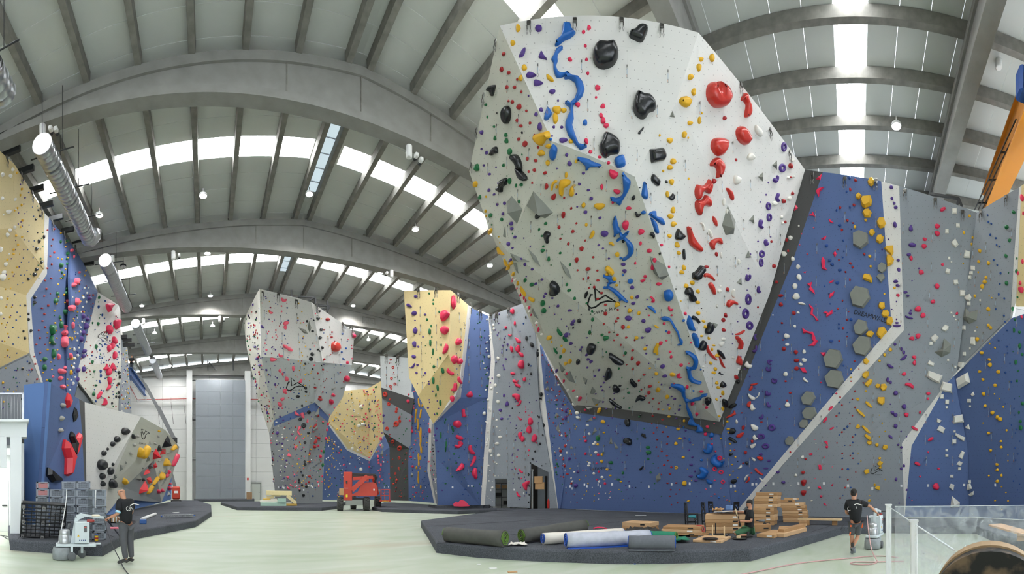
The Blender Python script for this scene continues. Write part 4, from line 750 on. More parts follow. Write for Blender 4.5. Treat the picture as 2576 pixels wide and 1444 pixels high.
HD += [
((920,700,SC5),'''
V 607,220,42,44;P 497,320 515,305 545,325 562,352 525,350 500,340;590,425,62,58;720,440,32,26;597,511,22,16;600,597,20,20;602,640,52,72;649,676,16,14;694,711,22,18;592,800,52,70;638,830,26,28;585,950,54,48;P 532,1080 555,1075 595,1025 598,1050 575,1088 545,1090;627,1050,32,24;616,1146,30,30;722,1150,28,32;702,1177,20,18;762,1250,22,24;766,1280,22,22;710,1266,16,14;626,1278,16,12;811,1367,22,20;1618,435,18,16;1558,498,14,18;1612,548,12,14;1570,628,12,18;1607,662,12,16;1593,688,14,18;1693,703,14,18;1682,730,20,26;1662,817,18,28;1719,803,26,30;1650,900,18,32;1697,978,26,30;1580,1017,20,20;P 1655,1055 1670,1045 1680,1090 1695,1105 1670,1115 1668,1075;1783,1195,20,14;1740,1268,12,14;1743,1310,12,14;1532,1210,18,20;1510,1266,20,22;1675,1420,26,40;1450,785,18,18;1437,720,16,18;1477,1072,14,16;1492,1095,14,20;1457,898,14,14
G 769,184,24,26;817,264,16,28;819,310,22,30;890,408,24,32;743,502,24,38;792,580,18,36;P 763,618 788,618 790,678 765,680;800,712,16,30;P 773,750 795,750 795,815 773,818;914,809,18,36;P 808,860 824,855 822,925 806,925;902,967,26,36;827,1070,36,36;P 908,1090 940,1088 955,1145 925,1155;P 805,1205 832,1205 832,1275 806,1275;P 855,1295 880,1293 886,1357 862,1358;850,1415,22,50;724,818,12,12;728,907,12,12;797,961,12,12;780,1031,12,12;910,717,12,12;834,1140,12,12;1350,435,16,16;1380,532,18,16;1358,545,16,14;1318,614,12,10;1440,636,16,16;1402,710,14,22;1399,748,14,20;1357,820,12,14;1348,945,12,14;1420,927,14,14;1437,950,16,24;1412,1005,14,18;1457,1082,14,22;1455,1165,18,20;1482,1215,20,22;1469,1302,28,26;1380,1420,22,18;366,1021,18,18;417,1060,8,10;440,1137,10,12;356,1203,10,14;407,1241,14,20
K P 1028,290 1040,225 1055,215 1085,290 1070,365 1058,375 1035,330;P 905,450 930,405 975,390 1015,415 1012,460 960,515 920,520;P 905,630 930,590 975,583 1008,605 1000,650 960,687 920,665;1117,772,64,88;P 932,915 950,850 975,795 998,810 1000,860 970,905;1067,985,66,104;1135,1007,56,80;P 980,1110 1000,1088 1025,1120 1070,1145 1065,1170 1030,1172 985,1140;P 1103,1210 1125,1188 1140,1230 1163,1270 1155,1283 1115,1260;P 1030,1350 1060,1320 1065,1275 1105,1270 1108,1340 1090,1370 1045,1368;1257,1410,72,76;P 1018,1440 1045,1418 1080,1444 1060,1500 1030,1490;1778,402,50,64;1807,547,26,56;1698,596,32,38;P 1725,675 1750,685 1770,680 1770,700 1745,708 1728,695;P 1815,715 1875,755 1880,775 1865,793 1830,775;1769,858,40,76;1845,858,52,96;P 1855,890 1905,910 1912,950 1890,955 1860,930;P 1845,1070 1860,1010 1900,990 1922,1020 1915,1085 1880,1097;1783,1155,62,36;P 1778,1245 1800,1225 1838,1255 1835,1270 1795,1265;P 1803,1275 1830,1273 1880,1305 1870,1328 1820,1310;1925,1226,46,50;P 1780,1440 1785,1405 1830,1395 1870,1420 1860,1480 1840,1500 1810,1450;520,1407,20,26;587,1370,14,22
N 1940,475,20,40;1948,727,34,52;2015,807,50,60;1973,1045,28,36;2003,1157,28,34;2080,920,54,64,o;2085,870,20,30;2068,980,18,30;P 2105,1400 2130,1375 2145,1410 2120,1440;1903,1215,14,16
W 1468,500,24,24;1466,541,12,12;1547,569,28,36;1551,612,26,36;1524,662,24,30;1504,700,26,28;1510,735,24,34;1467,772,24,24;1460,852,22,22;1476,880,22,24;1490,948,32,40;1603,970,34,48;1427,1030,18,24;1440,1096,24,24;1468,1147,20,24;1611,1181,46,44;1498,1198,22,26;1572,1296,34,44;1521,1333,32,40;1455,1353,24,26;1590,1390,20,20
u@10,14 1300,393,14,16;1190,538;1202,565;1196,606;1208,748;1155,828;1149,870;1139,957;1139,1055;1104,1098;1112,1170;1168,1193,16,16;1080,1255,14,14;1154,1325;1066,1384;1097,911
O 303,985,26,28,o;330,1080,34,40,o;312,1214,34,38,o;354,1281,36,36,o;300,1308,32,38,o;308,1337,22,26,o;236,1405,56,68,o;288,1028,12,14;305,1026,12,12;322,1160,12,12;338,1143,12,12;345,1169,12,12;249,1173,12,12
'''),
((920,1000,SC5),'''
O 281,78,42,48,o;375,138,30,38,o;368,170,32,36,o;294,25,20,26;370,320,66,72,o;413,286,34,38,o;402,253,20,26;414,233,20,26;258,377,42,50,o;291,449,18,18;298,482,14,16;328,535,42,46,o;412,613,56,64,o;406,733,34,38,o;448,795,16,18;400,853,22,26,o;412,872,22,26,o;360,919,28,32,o;376,1001,26,28;337,1046,24,24;370,1092,18,20;359,1137,12,14;335,350,12,14
V@16,16 217,218,26,34;214,304,26,30;754,125,28,26;768,28,18,18;773,57,18,20;866,42,20,16;881,132,22,14;833,203,20,22;930,237,18,16;858,376,30,24;855,521,30,24;876,650,28,24;P 1690,95 1715,38 1735,85 1720,105 1695,105;1632,155,42,36;1647,257,40,34;1746,222;1753,303;1824,338;1815,515;1843,634;1772,707;1774,787;1773,870;1845,923;1787,985;1858,986;1786,1038;1875,1090;1860,1236
y P 637,10 648,10 650,60 660,90 655,120 642,100 635,50;684,100,16,36;P 607,145 625,135 628,155 615,200 612,260 605,310 595,300 600,230 608,180;P 665,150 680,148 675,190 665,250 653,240 660,190;P 627,260 638,262 640,300 645,350 635,390 625,380 632,320;P 668,360 680,365 680,410 675,470 678,530 670,570 683,620 683,670 670,670 665,600 662,540 660,480 655,430 665,400;P 637,680 648,680 645,740 655,800 645,835 638,810 640,760 633,710;665,733,16,66;618,850,16,42;660,860,10,20;P 635,900 645,900 643,950 648,1035 638,1040 632,990 638,940;621,1066,12,20;668,1083,18,46;644,1146,10,18;664,1196,10,16;602,408,10,18;633,492,8,18
K 515,45,40,44;582,62,14,20;583,100,14,22;583,130,16,22;562,233,16,26;535,280,22,26;553,365,26,50;563,408,32,42;604,437,16,18;604,521,18,18;589,570,14,18;763,318,16,28;777,400,22,60;548,720,30,26;571,835,26,32;575,1083,16,24;792,656,16,20;807,722,14,22;765,777,20,24;794,827,14,22;788,878,14,22;825,937,16,20;P 1163,145 1195,140 1198,190 1213,235 1190,240 1170,235 1162,190;1106,320,90,98;P 1088,470 1105,450 1175,485 1170,510 1145,520 1100,495;P 1072,585 1090,570 1125,575 1115,545 1135,525 1170,545 1172,575 1125,615 1085,605;P 1240,605 1255,578 1280,582 1285,630 1318,670 1315,692 1280,688 1250,650;P 1258,830 1280,785 1310,708 1332,710 1330,760 1290,820 1268,840;P 1092,885 1130,830 1158,792 1185,815 1188,850 1130,893 1098,895;P 1285,930 1300,860 1335,858 1345,920 1345,975 1325,990 1300,955;P 1825,90 1850,85 1865,40 1888,38 1880,75 1850,103 1825,98;1937,118,14,16;1936,143,14,14;2011,178,18,14;P 1838,225 1870,250 1898,255 1890,272 1865,272;1997,290,64,88;1980,390,62,98;1873,458,48,92;1903,503,46,74;P 2010,510 2025,465 2050,437 2075,470 2070,520 2040,543 2015,535;1978,640,26,26;P 1850,865 1870,865 1885,890 1905,900 1900,917 1870,905;P 1900,1050 1925,1025 1975,1005 1990,1015 1980,1050 1960,1070 1955,1115 1940,1128 1915,1090;P 1823,1140 1840,1142 1850,1170 1880,1195 1870,1208 1840,1195
G@14,14 P 890,35 912,32 916,92 892,95;862,195,18,34;968,265,18,32;958,302,18,36;P 1033,350 1050,345 1070,405 1052,415;P 900,425 916,420 916,490 900,490;P 966,535 980,535 982,600 968,600;P 960,600 975,600 974,655 960,655;1070,683,26,30;1096,793,22,28;990,852,28,26;1050,959,24,22;966,1042,30,18;1427,50;1422,132;1345,202;1372,290;1331,369;1307,468;1356,498;1331,600;1373,750;1374,712;1377,903;1355,962;1380,1047;1306,1080;1356,1155;1368,1217;437,200;490,252;497,380;483,405;407,495;457,447;448,605;437,552;507,630;475,688;447,760;480,870;482,955;484,1025;467,1100;467,1190
u@11,13 1128,43;1116,112;1143,172;1193,102;1123,437;1173,520;1194,505;1248,567;1209,603;1222,670;1137,708;1200,807;1180,850;1203,938;1134,960;1160,1020;1218,1085;1243,1183;1240,220;1214,280;712,320;735,320;757,375;713,440;745,490;706,583;737,590;706,680;706,748;734,795;720,850;716,900;734,920;716,968;718,1010;703,1060;720,1063;737,1085
N@14,22 2103,12,30,26;2125,15,20,40;2100,237,28,32;P 2135,320 2150,305 2175,335 2165,350 2150,375 2140,360;2145,455,22,30;2113,558,26,34;2053,653,24,30;2022,748,26,30;1995,792,16,20;2133,827,18,18;2043,857,18,18;1974,934,24,34;2108,910,48,66;2026,1054,52,54,o;2030,1165,66,70,o;1980,1070;1980,1178;1995,1215;1975,1268
W@10,10 1605,52,50,42;1627,192,26,26;1585,274,28,26;1588,355,22,22;1627,398,22,20;1630,480,52,40;1590,558,52,40;P 1445,285 1470,290 1497,325 1470,320;1433,195,42,46;1480,415,30,40;1480,512,26,50;1468,548,34,34;1465,578,32,30;1510,645,38,54;1525,703,28,24;1610,700,42,44;1566,785,20,20;1588,802,26,22;1488,824,28,20;1506,888,20,16;1423,735,20,16;1493,1012,22,20;1533,1092,28,30;1567,951,20,12;1650,909;1610,951;1652,951;1691,951;1487,951;1535,1019;1736,1017;1473,1196;1495,1218;1515,1238;1535,1258;1500,130,28,36;1480,30,36,34;1510,155,24,30
C 1052,1088,22,26;1242,1070,20,26;1285,1070,18,28;1402,1078,16,26;1800,1118,20,26;1515,1123,18,22;1913,1160,14,28;225,1085,8,16;275,1083,9,16;590,1088,9,18;728,1090,9,18
g V 597,485 620,560 575,525;V 555,585 572,610 550,630 540,605;V 545,640 562,735 525,690;V 595,715 613,745 595,768 580,742;V 555,900 582,935 560,975 542,935
'''),
((600,700,400 / 1925),'''
V@12,12 328,222,24,12;276,294;P 265,575 285,568 312,595 305,607 280,600;343,402,14,10;337,427;370,496,22,18;327,746,18,18;P 393,845 405,825 422,825 412,842;307,838;308,885;326,915,22,16;287,960;336,1013,20,12;252,365,10,18;261,540,10,18;262,685,10,18;440,1057;336,1110,28,30;365,1165,20,20;387,1180;445,1190;467,1207,18,18;365,1255,18,18;443,1285,28,32;358,1310;465,1388;402,1342;260,1053,28,34;278,1100;297,1104;233,970,26,40;203,830,26,30;235,850;238,912;185,598;190,722
S P 512,240 530,232 550,255 580,250 578,275 545,290 518,270;P 367,395 378,380 395,405 417,410 405,432 375,425;520,336,20,20;408,523,14,18;P 540,545 560,520 600,520 605,545 570,570 545,565;565,592,40,56;452,627,18,26;350,670,14,24;456,687,20,14;473,710,14,16;P 535,805 560,803 600,825 635,845 658,870 635,888 600,875 585,855 545,840;321,788,20,20;338,868,28,24;P 483,925 490,910 510,930 535,930 530,955 495,955;P 382,965 410,958 465,978 430,998 385,1000;605,988,30,22;P 645,1080 660,1055 682,1080 680,1105 655,1122;503,1118,38,50;535,1160,24,50;582,1215,50,58;716,1195,20,12;P 725,1260 765,1212 768,1260;452,1315,14,24;P 535,1350 590,1340 570,1375 545,1390;575,1392,28,22;626,1375,14,10
u@13,13 432,218,18,14;450,304;474,320;589,357,22,20;582,424;601,510,18,18;520,530;508,550,18,22;448,655;558,692,18,18;566,733;434,506;597,790;508,832;531,847;429,850;610,933;597,958;472,943;552,1142;630,1037;668,1031;666,1127;542,1195;483,1278;545,1323;510,1328;670,1385;1291,606;1256,673,22,26;1298,849,20,26;1246,894,20,28;1263,975,20,26;1279,988,18,18;1178,1050;1238,1048;1278,1064;1202,1140;1213,1156;1128,1213;1189,1258;1315,762;1062,1388
Y@18,16 727,303,20,18;767,405;719,481,20,18;751,540,20,18;785,705;739,774;811,826,20,18;764,899;773,938,20,16;724,1002,20,16;791,1055,20,16;740,1115,20,18;808,1167,20,16;796,1222;808,1296,20,16;742,1377,16,12;810,1421,16,12;690,1180,10,10;856,1238,10,10
N 978,397,28,30;828,520,28,32;959,486,36,40;911,508,20,20;952,450,14,14;998,622,34,38;984,720,36,40;896,640,32,36;1011,840,26,38;960,863,30,24;984,880,24,22;890,918,46,48;877,977,54,56,o;808,1035,30,26;898,1098,26,26;810,1328,38,36;817,1373,34,28;777,770,12,12;803,787,12,12;1004,1055,16,16;717,1430,54,30
R@10,10 1076,497,48,40;1033,625,26,22;1132,651,22,22;1126,712,30,20;1117,921;1107,936;1036,980,28,26;1026,1000;1149,1015;1022,1105,24,26;960,1150,26,24;1066,1217,14,22;1049,1234;1029,1252;1070,1127;926,1322,40,22;1018,1377,18,16;985,1435,36,24
r P 1120,830 1125,790 1155,770 1200,780 1218,840 1195,885 1160,893 1130,870
K 1390,698,40,56;1326,741,16,18;1367,814,14,18;1371,850,20,18;1374,972,16,22;1314,1021,28,40;P 1275,1225 1290,1185 1333,1182 1325,1230 1300,1250;1272,1253,16,20;P 1122,1415 1140,1388 1165,1410 1145,1433
g V 710,583 815,620 852,678 790,670;V 852,497 888,600 862,668 832,600;V 893,768 925,785 893,803;V 848,840 878,855 850,877;V 825,928 853,943 823,963;V 835,1010 865,1028 837,1045;V 785,1075 815,1093 785,1110;V 835,1145 865,1162 835,1180;V 900,1197 930,1213 900,1230;V 912,1268 942,1283 912,1300;V 920,1345 950,1360 920,1375;V 835,1403 865,1418 835,1433;V 1122,1328 1188,1318 1125,1362;V 1235,1318 1290,1312 1230,1348
'''),
((600,1000,400 / 1925),'''
S@14,24 P 530,0 555,0 550,25 520,40 505,20;P 470,58 520,65 525,100 490,108;530,130,22,14;P 675,185 690,162 720,195 748,215 715,222 685,205;P 752,190 785,180 800,240 775,250 755,220;P 822,290 838,255 848,290 840,312 825,300;P 722,350 758,352 745,385 728,400 745,440 755,465 725,445 708,415 720,375;P 678,495 710,467 705,505 690,518;P 678,580 720,600 680,620;P 590,700 610,670 645,715 600,712;652,828,20,16;P 572,958 612,952 605,985 580,965;676,932,24,16;P 670,1030 698,998 700,1030;P 622,1045 655,1068 630,1075;P 588,1075 628,1110 590,1108;730,742,22,18;783,498,20,22;790,604,18,20;679,1190,14,12;1680,45;1690,85;1663,110;1677,158;1688,210;1696,240;1703,270;1696,335;1702,375;1703,415;1722,290;1735,430,14,20;1722,500,30,44;1722,580,16,30;1692,715,16,40;1697,760,20,30;1700,795,20,28;1728,815,14,44;1697,885,14,26;1724,873,14,34;1710,915,16,20;1718,955,10,40;1740,995,12,20;1707,1028,14,28
V@14,14 503,231,26,24;542,275,24,22;510,312;516,348;470,428,42,44;475,470,18,18;542,506,20,20;529,558,28,28;535,627,18,18;579,762,28,28;494,710,18,18;510,727,12,12;568,845,22,22;555,830;559,897,18,18;570,1060,18,18;508,1092,20,22;413,140,20,18;430,205,18,18;485,130,18,16;420,5,26,20;427,35,18,18;590,998,14,12;530,998,14,12
W@16,16 458,298,28,18;482,346,18,16;552,379,24,18;471,403,14,12;529,448,22,18;529,481,22,18;463,521,18,16;597,520,14,12;534,590,28,18;488,642,18,14;540,698,22,18;543,725,18,16;586,793,22,14;518,827,20,18;508,877,28,20;513,943,20,12;549,1010,18,14;445,182,26,14;1480,110,42,46;1457,340,40,46;1506,323,50,46;1376,617,42,46;1440,640,26,30;1481,870,48,44;1380,62;1393,95;1360,135;1402,152;1400,175;1450,195;1495,240;1484,277;1452,385;1415,425;1414,443;1372,472;1374,492;1380,575;1350,545;1440,700;1467,728;1467,752;1502,797
C 538,1080,16,30;552,1095,14,26;484,1088,14,28;705,1070,18,26;790,1120,18,22;880,1070,16,26;893,1085,14,24;968,1052,16,24
N 853,178,48,50,o;748,263,42,42,o;790,338,62,62,o;770,97,28,26;847,428,38,32;804,545,36,38,o;800,775,32,30;806,810,38,36,o;777,943,30,30;731,995,30,32;736,1027,32,30;770,1060,30,30;821,1080,36,34,o;742,1123,32,32;787,1185,38,38,o;810,655,16,18;772,625,16,16;762,710,16,16;757,900,20,16
Y@14,14 847,118,18,18;815,188,20,16;892,262,18,16;877,350,20,18;862,369,20,18;761,445,18,16;798,480,18,16;751,566,18,18;871,627,18,18;856,695,20,16;837,777,18,16;784,825,16,16;789,860,18,14;720,893,20,16;814,978,18,14;765,1028,18,14;785,1078,16,12;818,45,20,16;1178,242,22,20;1145,276,20,22;1100,297;1188,185;1165,212;1098,478;1100,500;1132,514;1133,537;1156,562,20,20;1178,585;1146,622,22,22;1148,666;1125,690;1135,725;1104,762;1127,806;1084,830;1097,866;1062,903;1074,938,20,20;1109,973;1041,998;1098,1008;1042,1045;1130,1045;1110,1068;1088,1095
u@12,12 643,13;668,25;610,132;593,175;628,250;706,162;637,360;618,379;662,447;646,505;664,517;632,590;708,690;774,602;758,735;616,795;716,758;660,745;671,847;709,945;655,895;897,943;935,992;929,1092,20,18;900,1192,22,20;966,630;862,640;890,790;868,853;913,888;894,1045
R@12,12 985,122,18,18;960,215,22,32;P 905,350 940,312 940,340 910,365;905,415,22,18;P 908,550 935,500 945,525 925,560;967,490,38,34;937,470,16,20;918,595,36,42;860,680,14,40;860,778,30,22;858,956,34,28;852,1026,24,30;817,1045,24,22;985,20,50,40
K@12,12 1117,48,46,64;1080,320,24,40;1069,392,18,36;1057,497,28,42;1003,646,22,26;965,583,24,30;991,713,36,36;1012,955,20,26;958,1022,20,22;970,1073,18,24;1100,207,14,16;1160,123,20,16;1020,293,20,24;1540,195,20,34;1552,240,16,30;1580,295;1553,360;1578,355;1584,395;1567,455,12,40;1518,478,18,18;1553,495;1565,535;1580,560;1545,645;1605,660;1606,690;1580,725,18,16;1580,785,8,30;1580,840,14,36
G@12,12 1022,308,20,24;1030,657,22,46;1017,817,26,50;978,755,14,16;964,890,16,16;977,955,14,20;1016,463;1007,530;1045,600,16,24
g V 972,112 990,125 945,238 912,230;V 955,290 968,300 918,412 890,400;V 825,885 885,868 885,888 828,895;V 872,45 905,60 868,72;V 1583,45 1597,75 1583,105 1570,75;V 1632,345 1650,385 1632,420 1615,380;V 1645,430 1660,465 1645,498 1632,462;V 1745,555 1760,590 1745,630 1732,590;V 1740,630 1758,675 1740,725 1720,675;V 1585,140 1598,165 1585,185 1573,165
'''),
((0,361,.25),'''
W 125,263,26,40;22,315,32,46;102,326,30,40;20,555,28,42;150,563,24,36;85,687,50,48;145,845,26,40;97,872,34,38;72,920,32,46;5,1065,26,60;90,1113,14,20;55,1215,32,46;35,1300,40,50;20,1345,46,80;35,717,12,20;160,665,14,20
Y@14,18 170,295,18,26;218,460,20,30;203,521,14,26;215,620,18,30;173,652,16,28;147,676;223,775,18,30;208,840,18,24;160,928,20,26;220,940,18,24;180,1020,18,26;136,1067,22,26;135,1111,22,24;197,1113,10,12;72,1170,16,24;123,1296,18,22;88,1362,18,22;172,1245;610,902,16,22;658,997;658,1040;682,1152;620,1163;583,1155;658,1265;595,1278;645,1322;610,1358;583,1418;800,1380;850,1330;863,1280
V@10,16 231,370,12,22;203,414,12,20;250,546,14,20;237,610;185,700;248,706;182,811;210,790;222,832;157,975;243,970;155,1067;237,1068;112,1160;191,1243;62,1322;143,1315;132,1333
u@9,14 287,493,14,16;326,640;337,733;270,688;292,822;279,888;290,982;343,980;332,1040;277,1068;234,1152;332,1150;213,1197;290,1193;271,1278;208,1325;247,1323;177,1420;227,1403
G@11,14 373,631,12,16;367,757;423,761;430,896;417,955;405,1062;428,1040;406,1160,14,22;383,1225;382,1265;306,1315;390,1355;671,982,26,34;607,990,18,30;676,1110,26,40;670,1160,18,24;672,1210,20,26;611,1225,30,50;620,1298,20,36;625,1350,26,22
N 400,730,16,34;382,670,12,24;357,765,12,26;437,940,14,44;388,985,18,46;365,1060,24,40;415,1195,20,38;364,1268,28,36;342,1318,34,42;285,1362,28,30;377,898,10,16
R 476,872,16,18;543,862,16,26;531,968,16,22;516,1028,16,20;543,1097,18,26;504,1135,16,22;518,1216,16,24;475,1255,18,20;513,1358,18,22;452,1380,20,20
S 720,1077,24,40;742,1140,12,36;705,1257,16,40;798,1298,22,24;765,1388,36,76;738,1425,40,50
'''),
((0,722,.25),'''
S P 662,130 690,122 712,150 705,190 685,190 668,160;P 688,195 725,178 738,190 732,235 705,245 690,225;692,268,32,60;770,148,30,78;728,385,16,70;P 618,450 648,430 640,385 658,385 678,430 668,475 640,492 622,475;P 612,545 625,495 650,495 648,535 655,580 640,612 618,590;585,700,22,58;705,690,20,56;P 637,820 650,790 672,825 650,828;P 585,825 610,822 640,835 642,870 620,875 585,860;603,917,38,44;529,902,18,26;P 603,995 635,980 645,1010 635,1030 610,1015
G@11,14 573,68,26,40;555,138,34,54;671,20,22,36;662,60,26,50;650,252,28,60;598,305,18,40;608,380,22,70;P 495,410 510,378 540,385 545,420 525,455 525,485 510,480 505,450;P 497,530 512,485 525,500 520,545 545,570 540,588 505,570;530,670,26,90;446,725,38,46;440,810,26,64;500,940,24,40;335,180;545,288;505,495;550,790;540,883;763,57;773,287;685,722,14,18;995,105,18,40;990,150;1010,278;985,370,24,36;930,362,14,26;998,312;965,600,22,48;1010,675;928,755,20,40;945,850,18,24;940,1075,24,50;963,990,26,24;1075,910;935,910
R@11,14 464,18,18,26;443,92,18,22;482,187,18,28;420,213,20,20;443,273,20,24;425,342,20,20;452,403,16,20;388,435,18,20;400,513,18,24;364,578,18,20;403,662,18,22;343,700,16,18;352,775,18,22;318,828,16,20;370,928,16,24;505,68;473,510;452,578;935,80,14,24;905,80;915,212;935,165;915,290;890,303;897,398;873,480;868,550;910,590;925,660;880,690;905,770;868,860;852,945;867,910;860,1020;905,845
Y@13,18 797,42;643,78,14,20;568,168,14,24;588,100;548,237,18,20;652,157;740,243;778,250;787,175;808,145;738,320;553,363,16,20;610,333;475,460;562,440;570,515;540,553;498,565,14,18;477,630,18,20;575,632;540,718;510,756;520,830;410,740;432,862;470,937;748,450;700,508;722,520,12,40;703,620;717,718,20,34;668,748;708,860,16,46;720,790;678,928;678,990;105,14;55,22;72,117,18,24;60,200;97,303,18,24;65,380;116,202;78,470;45,547;77,635;48,703;15,367;57,815;27,963,20,26;37,1155,18,22;77,1040;1270,640,10,12;1275,705,10,12;1268,755,10,12;1280,825,10,12;1272,945,10,12;1290,1020,10,12;1290,1070,10,12;1298,1125,10,12;1300,1190,10,12
W@14,24 838,105,16,30;830,200;813,250;867,150;848,10;888,10;875,60;823,350;808,450;775,538;743,625,16,40;792,612;778,688,18,40;750,718,20,30;745,770;735,810,18,36;755,907;713,937;735,970,18,36;703,1037;778,468;808,405;10,112,24,40;5,272,24,40
V@9,14 895,112,36,44;833,293,28,54;875,325,32,46;860,393,30,68;835,462,26,50;812,525,26,62;843,648,46,46;838,695,40,46;840,828,36,54;780,838,28,50;777,930,18,50;770,1038,22,46;80,97;68,180;126,182;107,290;37,317;73,357;53,410;87,505;20,545;73,690;1185,710;1145,930;1135,1055
u@11,16 147,75;170,255;160,335,12,24;200,185;128,408;183,508;200,295;167,665;130,575;97,705;150,838;160,918;173,1000;90,1070;1057,140,14,24;990,200,18,36;1027,282,14,30;1050,315;1053,365;955,430;1002,635;1055,578,16,24;1020,582;1040,760;1070,740;1010,848,20,36;1012,893,18,36;1000,950,14,28;1057,920;1195,655;963,1150,14,26;855,170;845,70;785,385;780,460;790,590;778,655;780,700;720,905;750,865
K P 1063,195 1065,172 1095,165 1130,172 1130,190 1108,225 1100,250 1085,253 1072,222;P 1140,350 1155,332 1195,330 1198,360 1180,420 1160,425 1142,390;P 1068,430 1075,390 1098,385 1118,420 1115,465 1098,478 1078,455;P 1122,525 1135,498 1150,510 1170,555 1160,578 1130,560;1092,617,34,72;1126,595,38,68;1149,690,36,78;P 1040,820 1060,800 1068,770 1080,800 1095,815 1075,835 1045,835;1088,855,44,80;P 1105,825 1125,765 1140,790 1158,825 1145,843 1110,838;1097,938,34,76;P 1063,1035 1080,1010 1088,980 1105,985 1105,1020 1085,1038;P 970,1115 980,1085 1000,1055 1018,1052 1015,1085 985,1128;P 1040,1165 1045,1125 1060,1122 1072,1160 1062,1190 1020,1185
N@14,24 345,103,24,36;343,158,24,40;283,272,14,30;284,327,16,36;307,440,20,36;232,445,14,28;247,515,18,34;285,688,16,34;293,765,14,28;222,825,18,28;268,945,14,26;217,1125;250,185;1196,862,22,36;1203,905,20,36;1189,977,22,36;1192,1060,20,34;1165,1105,16,34;1196,1108,20,34;1125,1170,18,26
b P 672,1065 698,1140 668,1218 655,1140
n P 742,1213 765,1300 738,1358 727,1290
a 627,1190,38,50;616,1320,38,50;605,1440,40,44
'''),
((0,1083,.25),'''
b P 637,92 660,140 722,262 700,330 690,400 668,460 645,440 650,280 622,180;P 785,22 793,80 760,210 735,262 720,225 755,70
n P 707,10 722,70 760,130 735,262 708,215 712,130 690,60;P 465,370 585,470 585,522 510,522 460,450
D 1253,8,70,76;1171,88,50,66;1127,136,40,54;1081,186,20,34;1039,228,42,58;1017,345,86,112;1105,408,52,80;1133,341,24,36;1024,460,52,68;1030,537,44,58;1120,530,62,98;1336,60,28,54
a 1380,55,28,36;1347,143,26,34;1315,230,28,32
g V 1210,335 1240,350 1200,420;V 1265,300 1280,320 1255,345;V 1145,435 1182,440 1145,500
Y P 1380,255 1395,180 1415,170 1422,200 1415,260 1390,270;P 1418,270 1440,190 1470,145 1483,160 1470,220 1440,280;P 1228,520 1245,475 1268,490 1275,515 1245,542
'''),
((300,1083,.25),'''
Y 398,5,24,24;P 515,195 540,155 560,137 565,165 545,190;P 443,350 455,300 468,278 488,320 485,360;P 398,495 405,450 425,415 432,450 425,490;P 328,548 350,500 382,458 382,490 355,530;P 275,635 300,575 325,545 325,580 300,620
b V 335,295 340,225 370,178 397,215 385,265;V 405,250 425,180 472,185 465,205 430,230;V 237,455 265,395 290,380 320,405 300,430;V 195,642 205,590 262,500 290,550 270,600;V 270,480 315,458 312,510 300,545 285,515;V 345,345 368,315 370,360 350,385
n V 425,175 460,95 490,45 500,60 497,150 465,175;V 378,200 390,145 410,140 410,200 395,215;V 285,375 300,340 325,320 328,380 305,390;V 222,510 235,475 260,480 245,515
K P 517,355 540,300 575,230 580,250 550,320 525,358;P 485,440 490,400 502,398 500,430;P 457,470 475,435 490,440 475,475;392,613,30,44;430,604,28,36;507,535,22,30;498,580,28,44
g V 310,92 325,150 280,165;V 290,245 312,285 268,318;V 238,362 248,392 228,390;V 205,425 212,510 152,485;V 480,370 482,430 438,445;V 410,395 418,425 390,435;V 500,275 508,300 488,305;V 540,320 570,300 540,360 520,390 500,400;V 490,470 410,570 425,545 460,480
a@22,22 390,58,22,26;360,130,22,26;332,203;418,260;397,308;490,225
w V 490,600 510,655 482,655
'''),
]
